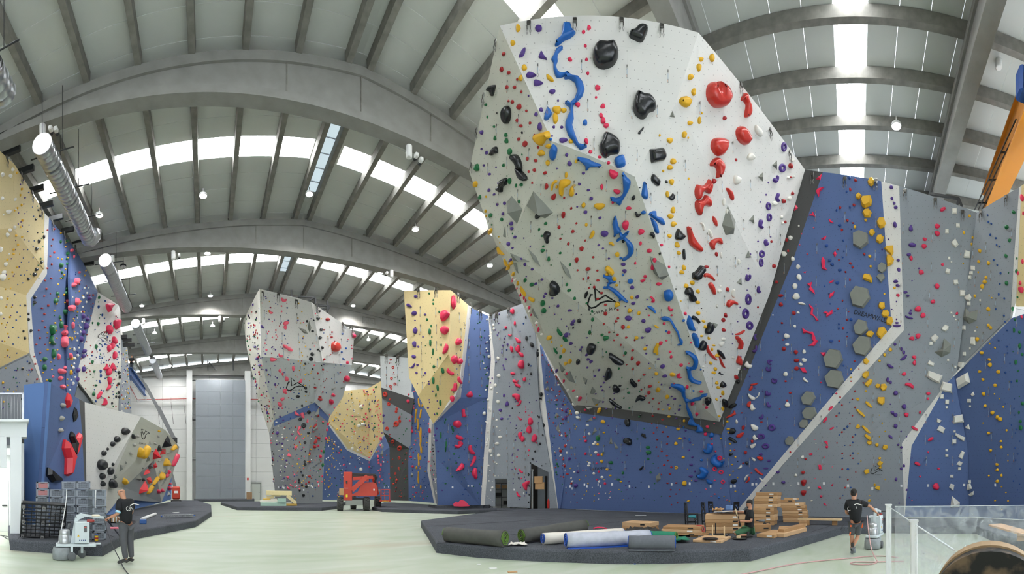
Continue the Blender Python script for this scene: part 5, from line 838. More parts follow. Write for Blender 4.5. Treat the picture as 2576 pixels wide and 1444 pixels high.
QD = [
((1180,30,S3),'835,685 478,868 613,1280 348,1400 948,1135'),((1460,30,S3),'15,638 562,697 1057,757 90,1110 622,1200 927,1183'),((1740,130,S3),'86,655 487,1130'),
((1180,300,S3),'740,393 472,497 240,570 600,890 365,937 755,1270 1078,1190 877,820 480,1315 1278,780 250,1260'),((1460,300,S3),'165,285 686,417 322,775 845,932 1162,920 1260,537 137,1207 554,1145'),
((1740,400,S3),'358,305 700,290 617,772 930,853 1065,950 778,1155 520,1225 300,1330 185,930 1077,527 1125,1308'),((1220,560,S3),'562,25 752,365 660,725 942,688 1076,303 1135,990 845,1025 1298,1275 1018,1300 1242,630'),
((1460,560,S3),'318,365 685,350 482,745 852,725 637,1092 985,1080 1013,150 1157,570 1293,960 418,1245 1405,1305 785,1405 1105,1395'),((1700,660,S3),'490,80 580,440 660,770 352,1145 735,1070 955,320 1008,655 1330,380 1395,700 1405,1030 1035,995 1055,1335 1410,1345 795,1350 435,1430'),
((1560,800,S3),'428,555 547,827 858,843 297,868 152,1100 400,1092 650,1072 912,1060 170,630 47,378 53,887 983,1240 733,1265 463,1290 213,1315 1255,1240 1205,1035'),
((1320,800,S3),'690,425 948,400 817,118 536,155 838,665 625,735 967,905 758,945 1068,1110 858,1150 680,1170 908,1365 735,1385 437,1205 536,1195 376,750'),
((1380,1000,S3),'447,420 268,447 833,375 1080,353 500,625 675,612 885,597 1123,582 1370,565 328,635 547,812 727,810 932,808 1168,800 375,830'),
((1640,1040,280 / 1555),'440,412 733,397 1033,390 1338,390 782,673 1073,670 1370,665 1003,97 1320,97'),((1780,880,S3),'670,275 1028,285 427,597 697,597 1028,590 1370,572 731,857 1060,850 1100,1095 1350,240 1377,835 1390,1085 1398,1330 1097,1350'),
((1900,680,S3),'432,605 743,112 760,500 790,853 773,1203 1094,130 1107,505 1110,855 1123,1195'),((1980,400,S3),'350,672 705,685 366,1065 722,1090 1078,745 1070,1147 1407,825 1400,1197'),
((2240,440,336 / 1617),'507,733 497,1097 853,893 1008,925 1163,860 1473,692 1222,1200 1033,1273 828,1297 128,1365'),
((2160,700,416 / 2002),'858,188 838,512 806,822 1207,530 1157,760 812,1120 497,790 190,750 190,1090 497,1100 1135,1080 1480,350 1666,280 1512,690 1548,1020 1720,630 1778,955 1580,1350 1830,1280 1940,840 1920,505 513,460 190,430'),
((2180,980,396 / 1787),'76,70 375,62 668,68 76,315 375,315 675,312 73,555 375,555 668,552 980,310 973,555 980,70 82,795 372,795 678,795 978,795 1395,245 1427,515 1468,772 1642,210 1660,480 1677,750'),
((920,700,SC5),'664,385 853,395 668,600 860,600 678,815 862,803 676,942 870,1012 684,1130 900,1217 690,1295 1125,455 1147,650 1248,520 1384,645 1247,775 1386,845 1243,985 1386,1035 1247,1193 1402,1240 1767,625 1627,670 1663,870 1797,830 254,1110 390,1115 387,1225 256,1240'),
((920,1000,SC5),'994,355 1220,165 1005,530 1226,357 1400,370 1236,528 1400,545 1012,692 1243,692 1035,860 1241,865 1400,870 1553,195 1553,380 1553,555 1553,712 1555,875 1710,400 1715,550 1717,710 1718,870 1800,550 1797,710 1805,870 1938,360 1938,530 1937,690 1935,870 2087,340 2085,510'),
((600,700,400 / 1925),'310,420 508,485 703,465 335,673 525,695 723,703 937,710 542,890 735,885 921,948 1062,973 1077,765 1235,770 1097,620 383,1120 565,1120 745,1100 900,1135 1016,1165 1154,1197 1219,955 857,1330 991,1330'),
]
ST = [((1180,30,S3),'333,410 186,1020 725,195 1280,160'),((1460,30,S3),'497,155 983,230'),((1740,130,S3),'585,445 942,985 1175,1255'),((1180,300,S3),'105,170 38,580'),((1980,400,S3),'308,230 703,285 1075,310'),
((2240,440,336 / 1617),'177,240 543,345 873,490 1100,495 1405,310'),((600,700,400 / 1925),'283,195 478,222 695,293 937,357 1255,583 1367,645'),((920,700,SC5),'645,180 857,168 1110,230 1260,350 1385,435 1522,475 1588,465 1735,410 253,970 393,990'),((0,361,.25),'60,180 207,340 315,530 407,690 522,828 641,940 750,1040')]
# ================================================================= holds: building them
HM = {
 'Y': mat('hold_yellow','#e3ae22',rough=.5,bump=.12,bscale=40),'q': mat('hold_yellow_big','#e2b02c',rough=.55,bump=.15,bscale=30),'y': mat('hold_mustard','#d9a21e',rough=.55),
 'V': mat('hold_purple','#4f3483',rough=.45),'R': mat('hold_dark_red','#a81e22',rough=.4),'r': mat('hold_red_macro','#c8342a',rough=.3,coat=.25),'O': mat('hold_red_ring','#c93a2b',rough=.5),
 'N': mat('hold_black','#1d1f22',rough=.25,coat=.2,bump=.15,bscale=14),'D': mat('hold_black_dish','#26282b',rough=.35),'G': mat('hold_green','#11693a',rough=.4),'K': mat('hold_pink','#e02c55',rough=.4),'k': mat('hold_pink_shard','#ee2f5a',rough=.45),
 'S': mat('hold_salmon','#f3637a',rough=.45),'U': mat('hold_blue_macro','#1b62b3',rough=.35),'u': mat('hold_blue','#18488f',rough=.45),'W': mat('hold_white','#e6e2d9',rough=.5),'w': mat('hold_white_block','#e2dfd6',rough=.6),
 'g': mat('volume_grey','#84867f',rough=.75,noise=.06,nscale=4),'a': mat('hold_pale_grey','#a9a79f',rough=.6),'b': mat('blade_red','#e8343f',rough=.35),'n': mat('blade_black','#17181a',rough=.25),'C': mat('route_card','#e9eaec',rough=.4),
}
CN = {'Y': 'yellow','q': 'yellow','y': 'mustard yellow','V': 'purple','R': 'dark red','r': 'bright red','O': 'red','N': 'black','D': 'black','G': 'green','K': 'pink','k': 'pink','S': 'salmon pink','U': 'bright blue','u': 'navy blue','W': 'white','w': 'white','g': 'grey','a': 'pale grey','b': 'red','n': 'black','C': 'white'}
KIND = {'Y': 'yellow_hold','q': 'yellow_hold','y': 'yellow_hold','V': 'purple_hold','R': 'red_hold','r': 'red_hold','O': 'red_hold','N': 'black_hold','D': 'black_hold','G': 'green_hold','K': 'pink_hold','k': 'pink_hold','S': 'pink_hold','U': 'blue_hold','u': 'blue_hold','W': 'white_hold','w': 'white_hold','g': 'grey_volume','a': 'grey_hold','b': 'red_volume','n': 'black_volume','C': 'route_card'}
FLAT = set('qwkbng')
SHORT = {prow.name: 'white prow',rw.name: 'blue wall around prow',s3.name: 'wide white diagonal stripe',g1.name: 'right grey wall',s4.name: 'thin white stripe',b2.name: 'right blue wall',y2.name: 'cut-off yellow wall',g2.name: 'doorway grey wall',s1.name: 'slim white strip',s2.name: 'white strip left of prow',bt.name: 'blue tower',s0.name: 'yellow nose edge',yt.name: 'yellow nose',gs.name: 'narrow grey recess',by.name: 'deep-set blue wall',gd.name: 'charcoal banded wall',yw.name: 'far yellow-blue wall',mp.name: 'central tower',ly.name: 'left yellow wall',ls.name: 'left white stripe',lb.name: 'left blue wall',lw.name: 'left white wall',bb.name: 'blue block',bo.name: 'off-white boulder',sw.name: 'far grey wall'}
rnd = random.Random(7)
def plane_pts(px_pts,p,n):
    out = []
    for (x,y) in px_pts:
        d = RAY(x,y); den = d.dot(n)
        if abs(den) < .05: return None
        out.append(EYE + d * ((p - EYE).dot(n) / den))
    return out
def frame(n):
    u = Vector((0,0,1)).cross(n)
    u = u.normalized() if u.length > 1e-3 else Vector((1,0,0))
    return u,n.cross(u).normalized()
def resample(pts,k=1):
    """closed Catmull-Rom smoothing of an outline"""
    n = len(pts); out = []
    for i in range(n):
        p0,p1,p2,p3 = pts[i - 1],pts[i],pts[(i + 1) % n],pts[(i + 2) % n]
        for j in range(k):
            t = j / k
            f = lambda a,b,c,d: .5 * ((2 * b) + (-a + c) * t + (2 * a - 5 * b + 4 * c - d) * t * t + (-a + 3 * b - 3 * c + d) * t ** 3)
            out.append((f(p0[0],p1[0],p2[0],p3[0]),f(p0[1],p1[1],p2[1],p3[1])))
    return out
def area2(q): return sum(q[i - 1][0] * q[i][1] - q[i][0] * q[i - 1][1] for i in range(len(q))) / 2
def inset(q,d):
    n = len(q); out = []
    for i in range(n):
        a,b,c = q[i - 1],q[i],q[(i + 1) % n]
        e1 = Vector((b[0] - a[0],b[1] - a[1])); e2 = Vector((c[0] - b[0],c[1] - b[1]))
        if e1.length < 1e-9 or e2.length < 1e-9: out.append(b); continue
        e1.normalize(); e2.normalize()
        nn = Vector((-e1.y - e2.y,e1.x + e2.x))
        if nn.length < 1e-6: out.append(b); continue
        nn.normalize(); k = min(1.0 / max(.5,nn.dot(Vector((-e1.y,e1.x)))),1.6)
        out.append((b[0] + nn.x * d * k,b[1] + nn.y * d * k))
    return out
class Geo:
    """plain vertex / face lists"""
    def __init__(s): s.v = []; s.f = []; s.sm = []
    def add(s,vs,fs,smooth):
        o = len(s.v); s.v += vs; s.f += [tuple(i + o for i in f) for f in fs]; s.sm += [smooth] * len(fs)
    def mesh(s,name,m,org=Vector()):
        me = bpy.data.meshes.new(name); me.from_pydata([v - org for v in s.v],[],s.f)
        me.polygons.foreach_set('use_smooth',s.sm); me.materials.append(m); me.update(); return me
def dome(geo,q,o,u,v,n,flat,relief=1.0):
    """q: outline in plane coordinates round o. A body that rises from the wall along n"""
    A = area2(q)
    if A < 0: q = q[::-1]; A = -A
    per = sum(math.dist(q[i - 1],q[i]) for i in range(len(q)))
    t = 2 * A / max(per,1e-6)
    h = min(t * .95,.34) * relief
    if flat: lv = [(0,-.02),(.0,h * .35),(.30 * t,h)]
    elif len(q) < 11: lv = [(0,-.02),(.06 * t,h * .55),(.42 * t,h)]
    else: lv = [(0,-.02),(.05 * t,h * .5),(.25 * t,h * .88),(.5 * t,h)]
    rings = [inset(q,d) if d else q for d,_ in lv]
    vs = []; k = len(q)
    for r,(_,z) in zip(rings,lv): vs += [o + u * a + v * b + n * z for a,b in r]
    fs = []
    for j in range(len(lv) - 1):
        for i in range(k):
            i2 = (i + 1) % k
            fs.append((j * k + i,j * k + i2,(j + 1) * k + i2,(j + 1) * k + i))
    geo.add(vs,fs,not flat)
    top = rings[-1]; base = len(geo.v) - k
    for tr in tessellate_polygon([[Vector((a,b,0)) for a,b in top]]):
        a,b,c = (Vector((top[i][0],top[i][1])) for i in tr)
        if (b - a).cross(c - a) < 0: tr = tr[::-1]
        geo.f.append(tuple(base + i for i in tr)); geo.sm.append(not flat)
def ring_geo(geo,a,b,o,u,v,n,thick=.3):
    K,M = 14,6; w = thick
    vs = []; fs = []
    for i in range(K):
        t = 2 * PI * i / K
        for j in range(M):
            s = PI * j / (M - 1)
            rr_ = 1 - w + w * math.cos(s) ; hh = min(a,b) * w * 1.3 * math.sin(s)
            vs.append(o + u * (a * rr_ * math.cos(t)) + v * (b * rr_ * math.sin(t)) + n * (hh - .01))
    for i in range(K):
        for j in range(M - 1):
            i2 = (i + 1) % K
            fs.append((i * M + j,i2 * M + j,i2 * M + j + 1,i * M + j + 1))
    geo.add(vs,fs,True)
def volume(geo,q,o,u,v,n,top=None,flat_top=False):
    A = area2(q)
    if A < 0: q = q[::-1]; A = -A
    per = sum(math.dist(q[i - 1],q[i]) for i in range(len(q)))
    t = 2 * A / max(per,1e-6)
    k = len(q)
    if flat_top:
        r = inset(q,.12 * t); h = .55 * t
        vs = [o + u * a + v * b - n * .03 for a,b in q] + [o + u * a + v * b + n * h for a,b in r]
        fs = [(i,(i + 1) % k,k + (i + 1) % k,k + i) for i in range(k)] + [tuple(range(k,2 * k))]
    else:
        h = min(1.05 * t,.7)
        cx = sum(a for a,b in q) / k; cy = sum(b for a,b in q) / k
        lowest = min(q,key=lambda p: p[1])
        cx = cx * .75 + lowest[0] * .25; cy = cy * .75 + lowest[1] * .25
        vs = [o + u * a + v * b - n * .03 for a,b in q] + [o + u * cx + v * cy + n * h]
        fs = [(i,(i + 1) % k,k) for i in range(k)]
    geo.add(vs,fs,False)
SPEC = []   # (code, picture outline | ring, kind flag, centre, size)
for (x0,y0,sc),text in HD:
    for line in text.strip().split('\n'):
        head,body = line.split(' ',1)
        code,dflt = head[0],None
        if '@' in head: dflt = tuple(float(t) for t in head.split('@')[1].split(','))
        for it in body.split(';'):
            it = it.strip()
            if it[0] in 'PVH':
                pts = [tuple(float(t) for t in s.split(',')) for s in it[2:].split()]
                pts = [(x0 + a * sc,y0 + b * sc) for a,b in pts]
                cx = sum(p[0] for p in pts) / len(pts); cy = sum(p[1] for p in pts) / len(pts)
                w = max(p[0] for p in pts) - min(p[0] for p in pts); h = max(p[1] for p in pts) - min(p[1] for p in pts)
                SPEC.append([code,it[0],pts,cx,cy,w,h])
            else:
                f = it.split(',')
                ring = len(f) == 5 and f[4] == 'o'
                if len(f) == 2: w,h = dflt
                else: w,h = float(f[2]),float(f[3])
                SPEC.append([code,'o' if ring else 'B',None,x0 + float(f[0]) * sc,y0 + float(f[1]) * sc,w * sc,h * sc])
def blob_outline(cx,cy,w,h,code):
    k = 7 if max(w,h) < 7 else (9 if max(w,h) < 13 else 13)
    if code in FLAT: k = 6 if code == 'q' else 4
    if code == 'C': k = 4
    out = []; ph = rnd.uniform(0,6.28); a2 = rnd.uniform(.02,.12); a3 = rnd.uniform(.03,.12); p3 = rnd.uniform(0,6.28)
    if code == 'D': a2 = a3 = .02
    off = PI / 4 if k == 4 else rnd.uniform(0,1)
    for i in range(k):
        t = 2 * PI * i / k + off
        r = 1 + a2 * math.cos(2 * t + ph) + a3 * math.cos(3 * t + p3)
        if k == 4: r = 1.32 + rnd.uniform(-.08,.08)
        out.append((cx + w / 2 * r * math.cos(t),cy + h / 2 * r * math.sin(t)))
    return out
BUILT = []
MIN_INDIVIDUAL = 2.3
for sp in SPEC:
    code,kind,pts,cx,cy,w,h = sp
    hh = hit(cx,cy)
    if hh is None: continue
    p,n,own = hh
    geo = Geo()
    u,v = frame(n)
    graz = abs(n.dot(RAY(cx,cy)))
    if graz < .12:
        rng = (p - EYE).length; s = rng / FPX * max(h,w) / 2
        q = [(s * math.cos(t) * .8,s * math.sin(t)) for t in (2 * PI * i / 9 for i in range(9))]
        dome(geo,q,p,u,v,n,code in FLAT)
    elif kind == 'o':
        ex = plane_pts([(cx + w / 2,cy),(cx,cy - h / 2)],p,n)
        a = (ex[0] - p).length; b = (ex[1] - p).length
        if max(a,b) > 6 * min(a,b): continue
        U,V2 = (ex[0] - p),(ex[1] - p)
        ring_geo(geo,1.0,1.0,p,U,V2,n * min(a,b),.34 if code != 'N' else .5)
    else:
        if pts is None: pts = blob_outline(cx,cy,w,h,code)
        if kind == 'P' and code not in FLAT and len(pts) < 30: pts = resample(pts,2)
        P3 = plane_pts(pts,p,n)
        if P3 is None: continue
        q = [((x - p).dot(u),(x - p).dot(v)) for x in P3]
        if max(math.hypot(a,b) for a,b in q) > 5: continue
        if kind == 'V': volume(geo,q,p,u,v,n)
        elif kind == 'H': volume(geo,q,p,u,v,n,flat_top=True)
        elif code == 'C': dome(geo,q,p,u,v,n,True,.25)
        else: dome(geo,q,p,u,v,n,code in FLAT,.8 if code in 'Ww' else 1.0)
    BUILT.append([code,kind,geo,p,n,own,cx,cy,max(w,h),w * h])
ORD = ['','second','third','fourth','fifth','sixth','seventh','eighth','ninth','tenth','eleventh','twelfth','thirteenth','fourteenth','fifteenth','sixteenth','seventeenth','eighteenth','nineteenth','twentieth','twenty-first','twenty-second','twenty-third','twenty-fourth','twenty-fifth']
ext = {}
for b in BUILT:
    e = ext.setdefault(b[5].name,[1e9,-1e9,1e9,-1e9])
    e[0] = min(e[0],b[6]); e[1] = max(e[1],b[6]); e[2] = min(e[2],b[7]); e[3] = max(e[3],b[7])
def shape_word(code,kind,size):
    if code == 'C': return 'route card'
    s = 'large' if size > 22 else ('medium' if size > 9 else 'small')
    w = {'o': 'ring hold','V': 'pyramid volume','H': 'hexagon volume','P': 'shaped hold','B': 'hold'}[kind]
    if code in 'bn' and kind == 'P': w = 'blade hold'
    if code == 'k': w = 'shard hold'
    if code == 'D': w = 'dish hold'
    if code == 'w' and kind != 'V': w = 'block hold'
    return s + ' ' + CN[code] + ' ' + w
zones = {}
byk = {}
for b in BUILT:
    byk.setdefault(KIND[b[0]],[]).append(b)
LIMIT = 300
rest = []
for k,lst in byk.items():
    lst.sort(key=lambda b: -b[9])
    for i,b in enumerate(lst):
        if i < LIMIT:
            e = ext[b[5].name]
            fx = (b[6] - e[0]) / max(e[1] - e[0],1); fy = (b[7] - e[2]) / max(e[3] - e[2],1)
            big = (e[3] - e[2]) > 160
            if big:
                zy = ['top','upper','middle','lower','bottom'][min(4,int(fy * 5))]
            else: zy = ['upper','middle','lower'][min(2,int(fy * 3))]
            zx = ['left','centre','right'][min(2,int(fx * 3))] if (e[1] - e[0]) > 60 else ''
            key = (shape_word(b[0],b[1],b[8]) if b[0] != 'C' else 'white route card',b[5].name,zy,zx)
            zones.setdefault(key,[]).append(b)
        else: rest.append(b)
for key,lst in zones.items():
    lst.sort(key=lambda b: b[7])
    sw_,wall_,zy,zx = key
    for i,b in enumerate(lst):
        where = (zy + ' ' + zx).strip() + ' of ' + SHORT[wall_]
        if len(lst) == 1: lab = '%s, %s' % (sw_,where)
        else:
            rk = 'highest' if i == 0 else ('lowest' if i == len(lst) - 1 else ORD[min(i,24)] + ' highest')
            lab = '%s %s, %s' % (rk,sw_,where)
        o = obj(KIND[b[0]],b[2].mesh(KIND[b[0]],HM[b[0]],b[3]))
        o.location = b[3]
        tag(o,lab,{'C': 'route card','g': 'volume','b': 'volume','n': 'volume'}.get(b[0],KIND[b[0]].replace('_',' ')),KIND[b[0]].replace('_',' ') + 's on the ' + SHORT[wall_])
for k in sorted({KIND[b[0]] for b in rest}):
    g = Geo(); cs = [b for b in rest if KIND[b[0]] == k]
    for b in cs: g.add(b[2].v,b[2].f,True)
    o = obj('small_' + k + 's',g.mesh('small_' + k + 's',HM[cs[0][0]]))
    tag(o,'scattered smallest %s screwed all over the walls' % (k.replace('_',' ') + 's'),k.replace('_',' '),kind='stuff')
def scatter(px_poly,count,codes,size,seed):
    r = random.Random(seed); xs = [p[0] for p in px_poly]; ys_ = [p[1] for p in px_poly]; out = []
    def inside(x,y):
        c = False; j = len(px_poly) - 1
        for i in range(len(px_poly)):
            xi,yi = px_poly[i]; xj,yj = px_poly[j]
            if (yi > y) != (yj > y) and x < (xj - xi) * (y - yi) / (yj - yi) + xi: c = not c
            j = i
        return c
    tries = 0
    while len(out) < count and tries < count * 30:
        tries += 1
        x,y = r.uniform(min(xs),max(xs)),r.uniform(min(ys_),max(ys_))
        if inside(x,y): out.append((r.choice(codes),x,y,size * r.uniform(.7,1.5)))
    return out
TINY = {}
for poly,cnt,codes,size,seed in [
    ([(614,810),(648,745),(655,890),(688,1058),(677,1085),(645,1000)],120,'RRNNVVKWGR',2.2,1),
    ([(680,1092),(689,1075),(691,1230),(690,1260)],26,'KKNRWV',2.2,2),
    ([(830,1055),(868,990),(955,965),(962,1090),(930,1150),(876,1125)],130,'YVVGGKuYS',1.7,3),
    ([(824,1085),(872,1140),(930,1165),(965,1105),(980,1250),(815,1250)],150,'VVYWWGSuK',1.6,4),
    ([(1088,1060),(1094,1066),(1101,1268),(1086,1180)],34,'WNVWN',2.0,5),
    ([(305,865),(320,885),(329,1035),(305,1035)],70,'RGWuVYW',1.7,6),
    ([(205,900),(300,780),(302,1030),(245,1010)],110,'uuRGVu',1.6,7),
    ([(190,680),(240,740),(200,920),(178,1000),(175,800)],60,'WYuRV',1.8,8),
    ([(5,960),(70,905),(98,960),(60,970),(5,1060)],26,'YuNVG',2.0,9),
    ([(1362,880),(1440,1035),(1408,1270),(1385,1100)],90,'RuRuGRW',1.7,10),
    ([(655,740),(780,770),(880,845),(880,910),(800,1010),(690,1050),(660,890)],60,'SuVYR',1.5,11),
    ([(695,1075),(790,1040),(822,1070),(808,1255),(698,1255)],90,'SuVYWRK',1.5,12),
    ([(965,1100),(1030,1140),(1024,1250),(985,1250)],30,'GOO',1.5,13),
    ([(1040,1010),(1078,1060),(1072,1180),(1085,1255),(1032,1255)],60,'uGKYu',1.5,14),
    ([(1255,830),(1330,800),(1350,1020),(1390,1260),(1300,1260),(1280,1090)],60,'VNKuV',1.6,15),
    ([(1115,1080),(1205,1010),(1200,1250),(1110,1250)],50,'uGVu',1.5,16)]:
    for code,x,y,s in scatter(poly,cnt,codes,size,seed):
        hh = hit(x,y)
        if hh is None or abs(hh[1].dot(RAY(x,y))) < .08: continue
        p,n,own = hh; u,v = frame(n); rad = s * (p - EYE).length / FPX
        g = TINY.setdefault(code,Geo())
        vs = [p + u * rad * math.cos(t) + v * rad * math.sin(t) for t in (0,1.05,2.1,3.14,4.2,5.25)] + [p + u * .55 * rad * math.cos(t) + v * .55 * rad * math.sin(t) + n * rad * .9 for t in (0,1.05,2.1,3.14,4.2,5.25)]
        g.add(vs,[(i,(i + 1) % 6,6 + (i + 1) % 6,6 + i) for i in range(6)] + [(6,7,8,9,10,11)],True)
for code,g in TINY.items():
    o = obj('small_footholds',g.mesh('small_footholds',HM[code]))
    tag(o,'tiny %s footholds sprinkled over the distant walls' % CN[code],'foothold',kind='stuff')
M_sling = mat('sling_blue_white','#9fb3c4',rough=.7); M_bolt = mat('steel','#8d8c88',rough=.3,metal=.9); M_gate = mat('gate_orange','#c9794f',rough=.5); M_dsteel = mat('dark_steel','#55534f',rough=.4,metal=.6)
def quickdraw_mesh():
    mb = MB()
    mb.use(M_bolt).box((0,.02,.17),(.035,.03,.05))
    mb.use(M_bolt).tube([(0,.03,.15),(.014,.03,.12),(0,.03,.09),(-.014,.03,.12)],.006,n=5,closed=True)
    mb.use(M_sling).box((0,.03,.01),(.018,.006,.16))
    mb.use(M_bolt).tube([(0,.03,-.06),(.022,.03,-.09),(.016,.03,-.15),(0,.03,-.165),(-.018,.03,-.15),(-.02,.03,-.09)],.007,n=5,closed=True)
    mb.use(M_gate).box((.02,.032,-.12),(.01,.012,.05))
    o = mb.build('quickdraw'); me = o.data; bpy.data.objects.remove(o); return me
QME = quickdraw_mesh()
qd_by = {}
for (x0,y0,sc),t in QD:
    for s in t.split():
        a,b = (float(k) for k in s.split(','))
        x,y = x0 + a * sc,y0 + b * sc
        hh = hit(x,y - 6)
        if hh: qd_by.setdefault(hh[2].name,[]).append((x,y,hh))
QS = 3.0
for wname,lst in qd_by.items():
    xs = [q[0] for q in lst]; lo,hi = min(xs),max(xs)
    cols = {}
    for q in lst: cols.setdefault(min(11,int((q[0] - lo) / max(hi - lo,1) * 12)),[]).append(q)
    names = ['leftmost','second','third','fourth','fifth','sixth','seventh','eighth','ninth','tenth','eleventh','rightmost']
    for ci,qs in cols.items():
        qs.sort(key=lambda q: q[1])
        for i,(x,y,(p,n,own)) in enumerate(qs):
            o = obj('quickdraw',QME); hx = Vector((n.x,n.y,0))
            rz = math.atan2(hx.y,hx.x) - PI / 2
            s = min(QS,22 / FPX * (p - EYE).length / .34)
            o.location = p + n * .04 - Vector((0,0,.17 * s)) + Vector((0,0,0)); o.rotation_euler = (0,0,rz); o.scale = (s * .8,s * .6,s)
            rk = 'highest' if i == 0 else ('lowest' if i == len(qs) - 1 else ORD[min(i,24)] + ' highest')
            tag(o,'%s quickdraw in the %s bolt line of the %s' % (rk,names[ci],SHORT[wname]),'quickdraw','quickdraws on the ' + SHORT[wname])
def station_mesh():
    mb = MB()
    mb.use(M_dsteel).box((0,.03,.1),(.16,.05,.12),bev=.02)
    for s in (-1,1):
        mb.use(M_dsteel).tube([(s * .06,.04,.06),(s * .06,.07,-.02),(s * .06,.05,-.08)],.018,n=6)
        mb.use(M_bolt).tube([(s * .06,.05,-.08),(s * .06 + .03,.05,-.14),(s * .06,.05,-.22),(s * .06 - .03,.05,-.14)],.01,n=5,closed=True)
    o = mb.build('lower_off'); me = o.data; bpy.data.objects.remove(o); return me
SME = station_mesh(); cnt = {}
STS = []
for (x0,y0,sc),t in ST:
    for s in t.split():
        a,b = (float(k) for k in s.split(',')); x,y = x0 + a * sc,y0 + b * sc
        hh = hit(x,y) or hit(x,y + 8) or hit(x - 8,y + 8)
        if hh: STS.append((x,y,hh)); cnt.setdefault(hh[2].name,[]).append(x)
for x,y,(p,n,own) in STS:
    o = obj('lower_off',SME); rz = math.atan2(n.y,n.x) - PI / 2
    s = min(3.2,22 / FPX * (p - EYE).length / .34)
    o.location = p + n * .03; o.rotation_euler = (0,0,rz); o.scale = (s * .7,s * .7,s)
    xs = sorted(cnt[own.name]); i = xs.index(x)
    pos = 'only' if len(xs) == 1 else ('leftmost' if i == 0 else ('rightmost' if i == len(xs) - 1 else ORD[i] + ' from the left'))
    tag(o,'steel lower-off anchor at the top of the %s, %s' % (SHORT[own.name],pos),'anchor','lower-off anchors along the wall tops')
# ================================================================= lettering and logos on the walls
M_ink = mat('black_print','#1b1b1c',rough=.7)
def on_wall(px_pts,c,lift=.012):
    hh = hit(*c)
    if hh is None: return None
    p,n,own = hh
    P3 = plane_pts(px_pts,p,n)
    return None if P3 is None else ([x + n * lift for x in P3],n,own)
def stroke(px_line,w,c,name='logo'):
    """flat painted stroke: px_line picture polyline, w stroke width in pixels"""
    L,R = [],[]
    for i,(x,y) in enumerate(px_line):
        a = px_line[max(0,i - 1)]; b = px_line[min(len(px_line) - 1,i + 1)]
        dx,dy = b[0] - a[0],b[1] - a[1]; d = math.hypot(dx,dy) or 1
        L.append((x - dy / d * w / 2,y + dx / d * w / 2)); R.append((x + dy / d * w / 2,y - dx / d * w / 2))
    r = on_wall(L + R,c)
    if r is None: return
    pts,n,own = r; k = len(L); mb = MB()
    v = [mb.bm.verts.new(p) for p in pts]
    for i in range(k - 1): mb.bm.faces.new((v[i],v[i + 1],v[k + i + 1],v[k + i]))
    mb.build(name,M_ink,own,recalc=False)
def text_mesh2d(s,spacing=1.0):
    cu = bpy.data.curves.new('t','FONT'); cu.body = s; cu.size = 1.0; cu.space_character = spacing; cu.resolution_u = 2
    o = bpy.data.objects.new('t',cu); C.objects.link(o)
    dg = bpy.context.evaluated_depsgraph_get(); dg.update()
    me = bpy.data.meshes.new_from_object(o.evaluated_get(dg))
    bpy.data.objects.remove(o); bpy.data.curves.remove(cu)
    vs = [(v.co.x,v.co.y) for v in me.vertices]; fs = [tuple(p.vertices) for p in me.polygons]
    bpy.data.meshes.remove(me)
    x0 = min(v[0] for v in vs); x1 = max(v[0] for v in vs)
    return [((x - x0) / (x1 - x0),y / .72) for x,y in vs],fs
def lettering(s,a,b,h,spacing=1.0,up=None,name='lettering'):
    vs,fs = text_mesh2d(s,spacing)
    dx,dy = b[0] - a[0],b[1] - a[1]; d = math.hypot(dx,dy)
    ux,uy = (dy / d * h,-dx / d * h) if up is None else up
    px = [(a[0] + dx * x + ux * y,a[1] + dy * x + uy * y) for x,y in vs]
    c = ((a[0] + b[0]) / 2,(a[1] + b[1]) / 2 - h / 2)
    r = on_wall(px,c,.014)
    if r is None: return
    pts,n,own = r
    me = bpy.data.meshes.new(name); me.from_pydata(pts,[],fs); me.materials.append(M_ink)
    return obj(name,me,own)
LOGO = [(152,872),(130,868),(108,920),(88,985),(105,1018),(135,1033),(185,1020),(250,968),(330,948),(432,962),(305,880),(240,918),(188,948),(175,785),(248,855)]
def logo(cx,cy,w,rot=0.0,sw=20,sy=1.0):
    k = w / 344; c,s = math.cos(rot),math.sin(rot)
    pts = [((x - 260) * k,(y - 910) * k * sy) for x,y in LOGO]
    pts = [(cx + x * c - y * s,cy + x * s + y * c) for x,y in pts]
    stroke(pts,sw * k,(cx,cy))
logo(1514,749,71.5); lettering('SHARMA',(1493.5,791),(1552,778),7.5,1.5)
logo(743,966,45); lettering('SHARMA',(725,985),(761,982.5),4,1.5)
logo(264,845,26,.75,26,1.6); lettering('SHARMA',(255,857),(276,867),4,1.4)
logo(364,1088,22,-.35,26,1.9); lettering('SHARMA',(349,1117),(365,1121),6,1.2)
logo(2206,1181,31); lettering('SHARMA',(2193,1195.5),(2218,1195.5),2.4,1.7)
lettering('DREAMWALL',(2148,790),(2228,812),12.5)
lettering('DREAMWALL',(1485,1182.5),(1540,1181),7)
lettering('DREAMWALL',(881,1049.5),(909,1049),3.6)
lettering('DREAMWALL',(788,1179),(807,1164),4.2)
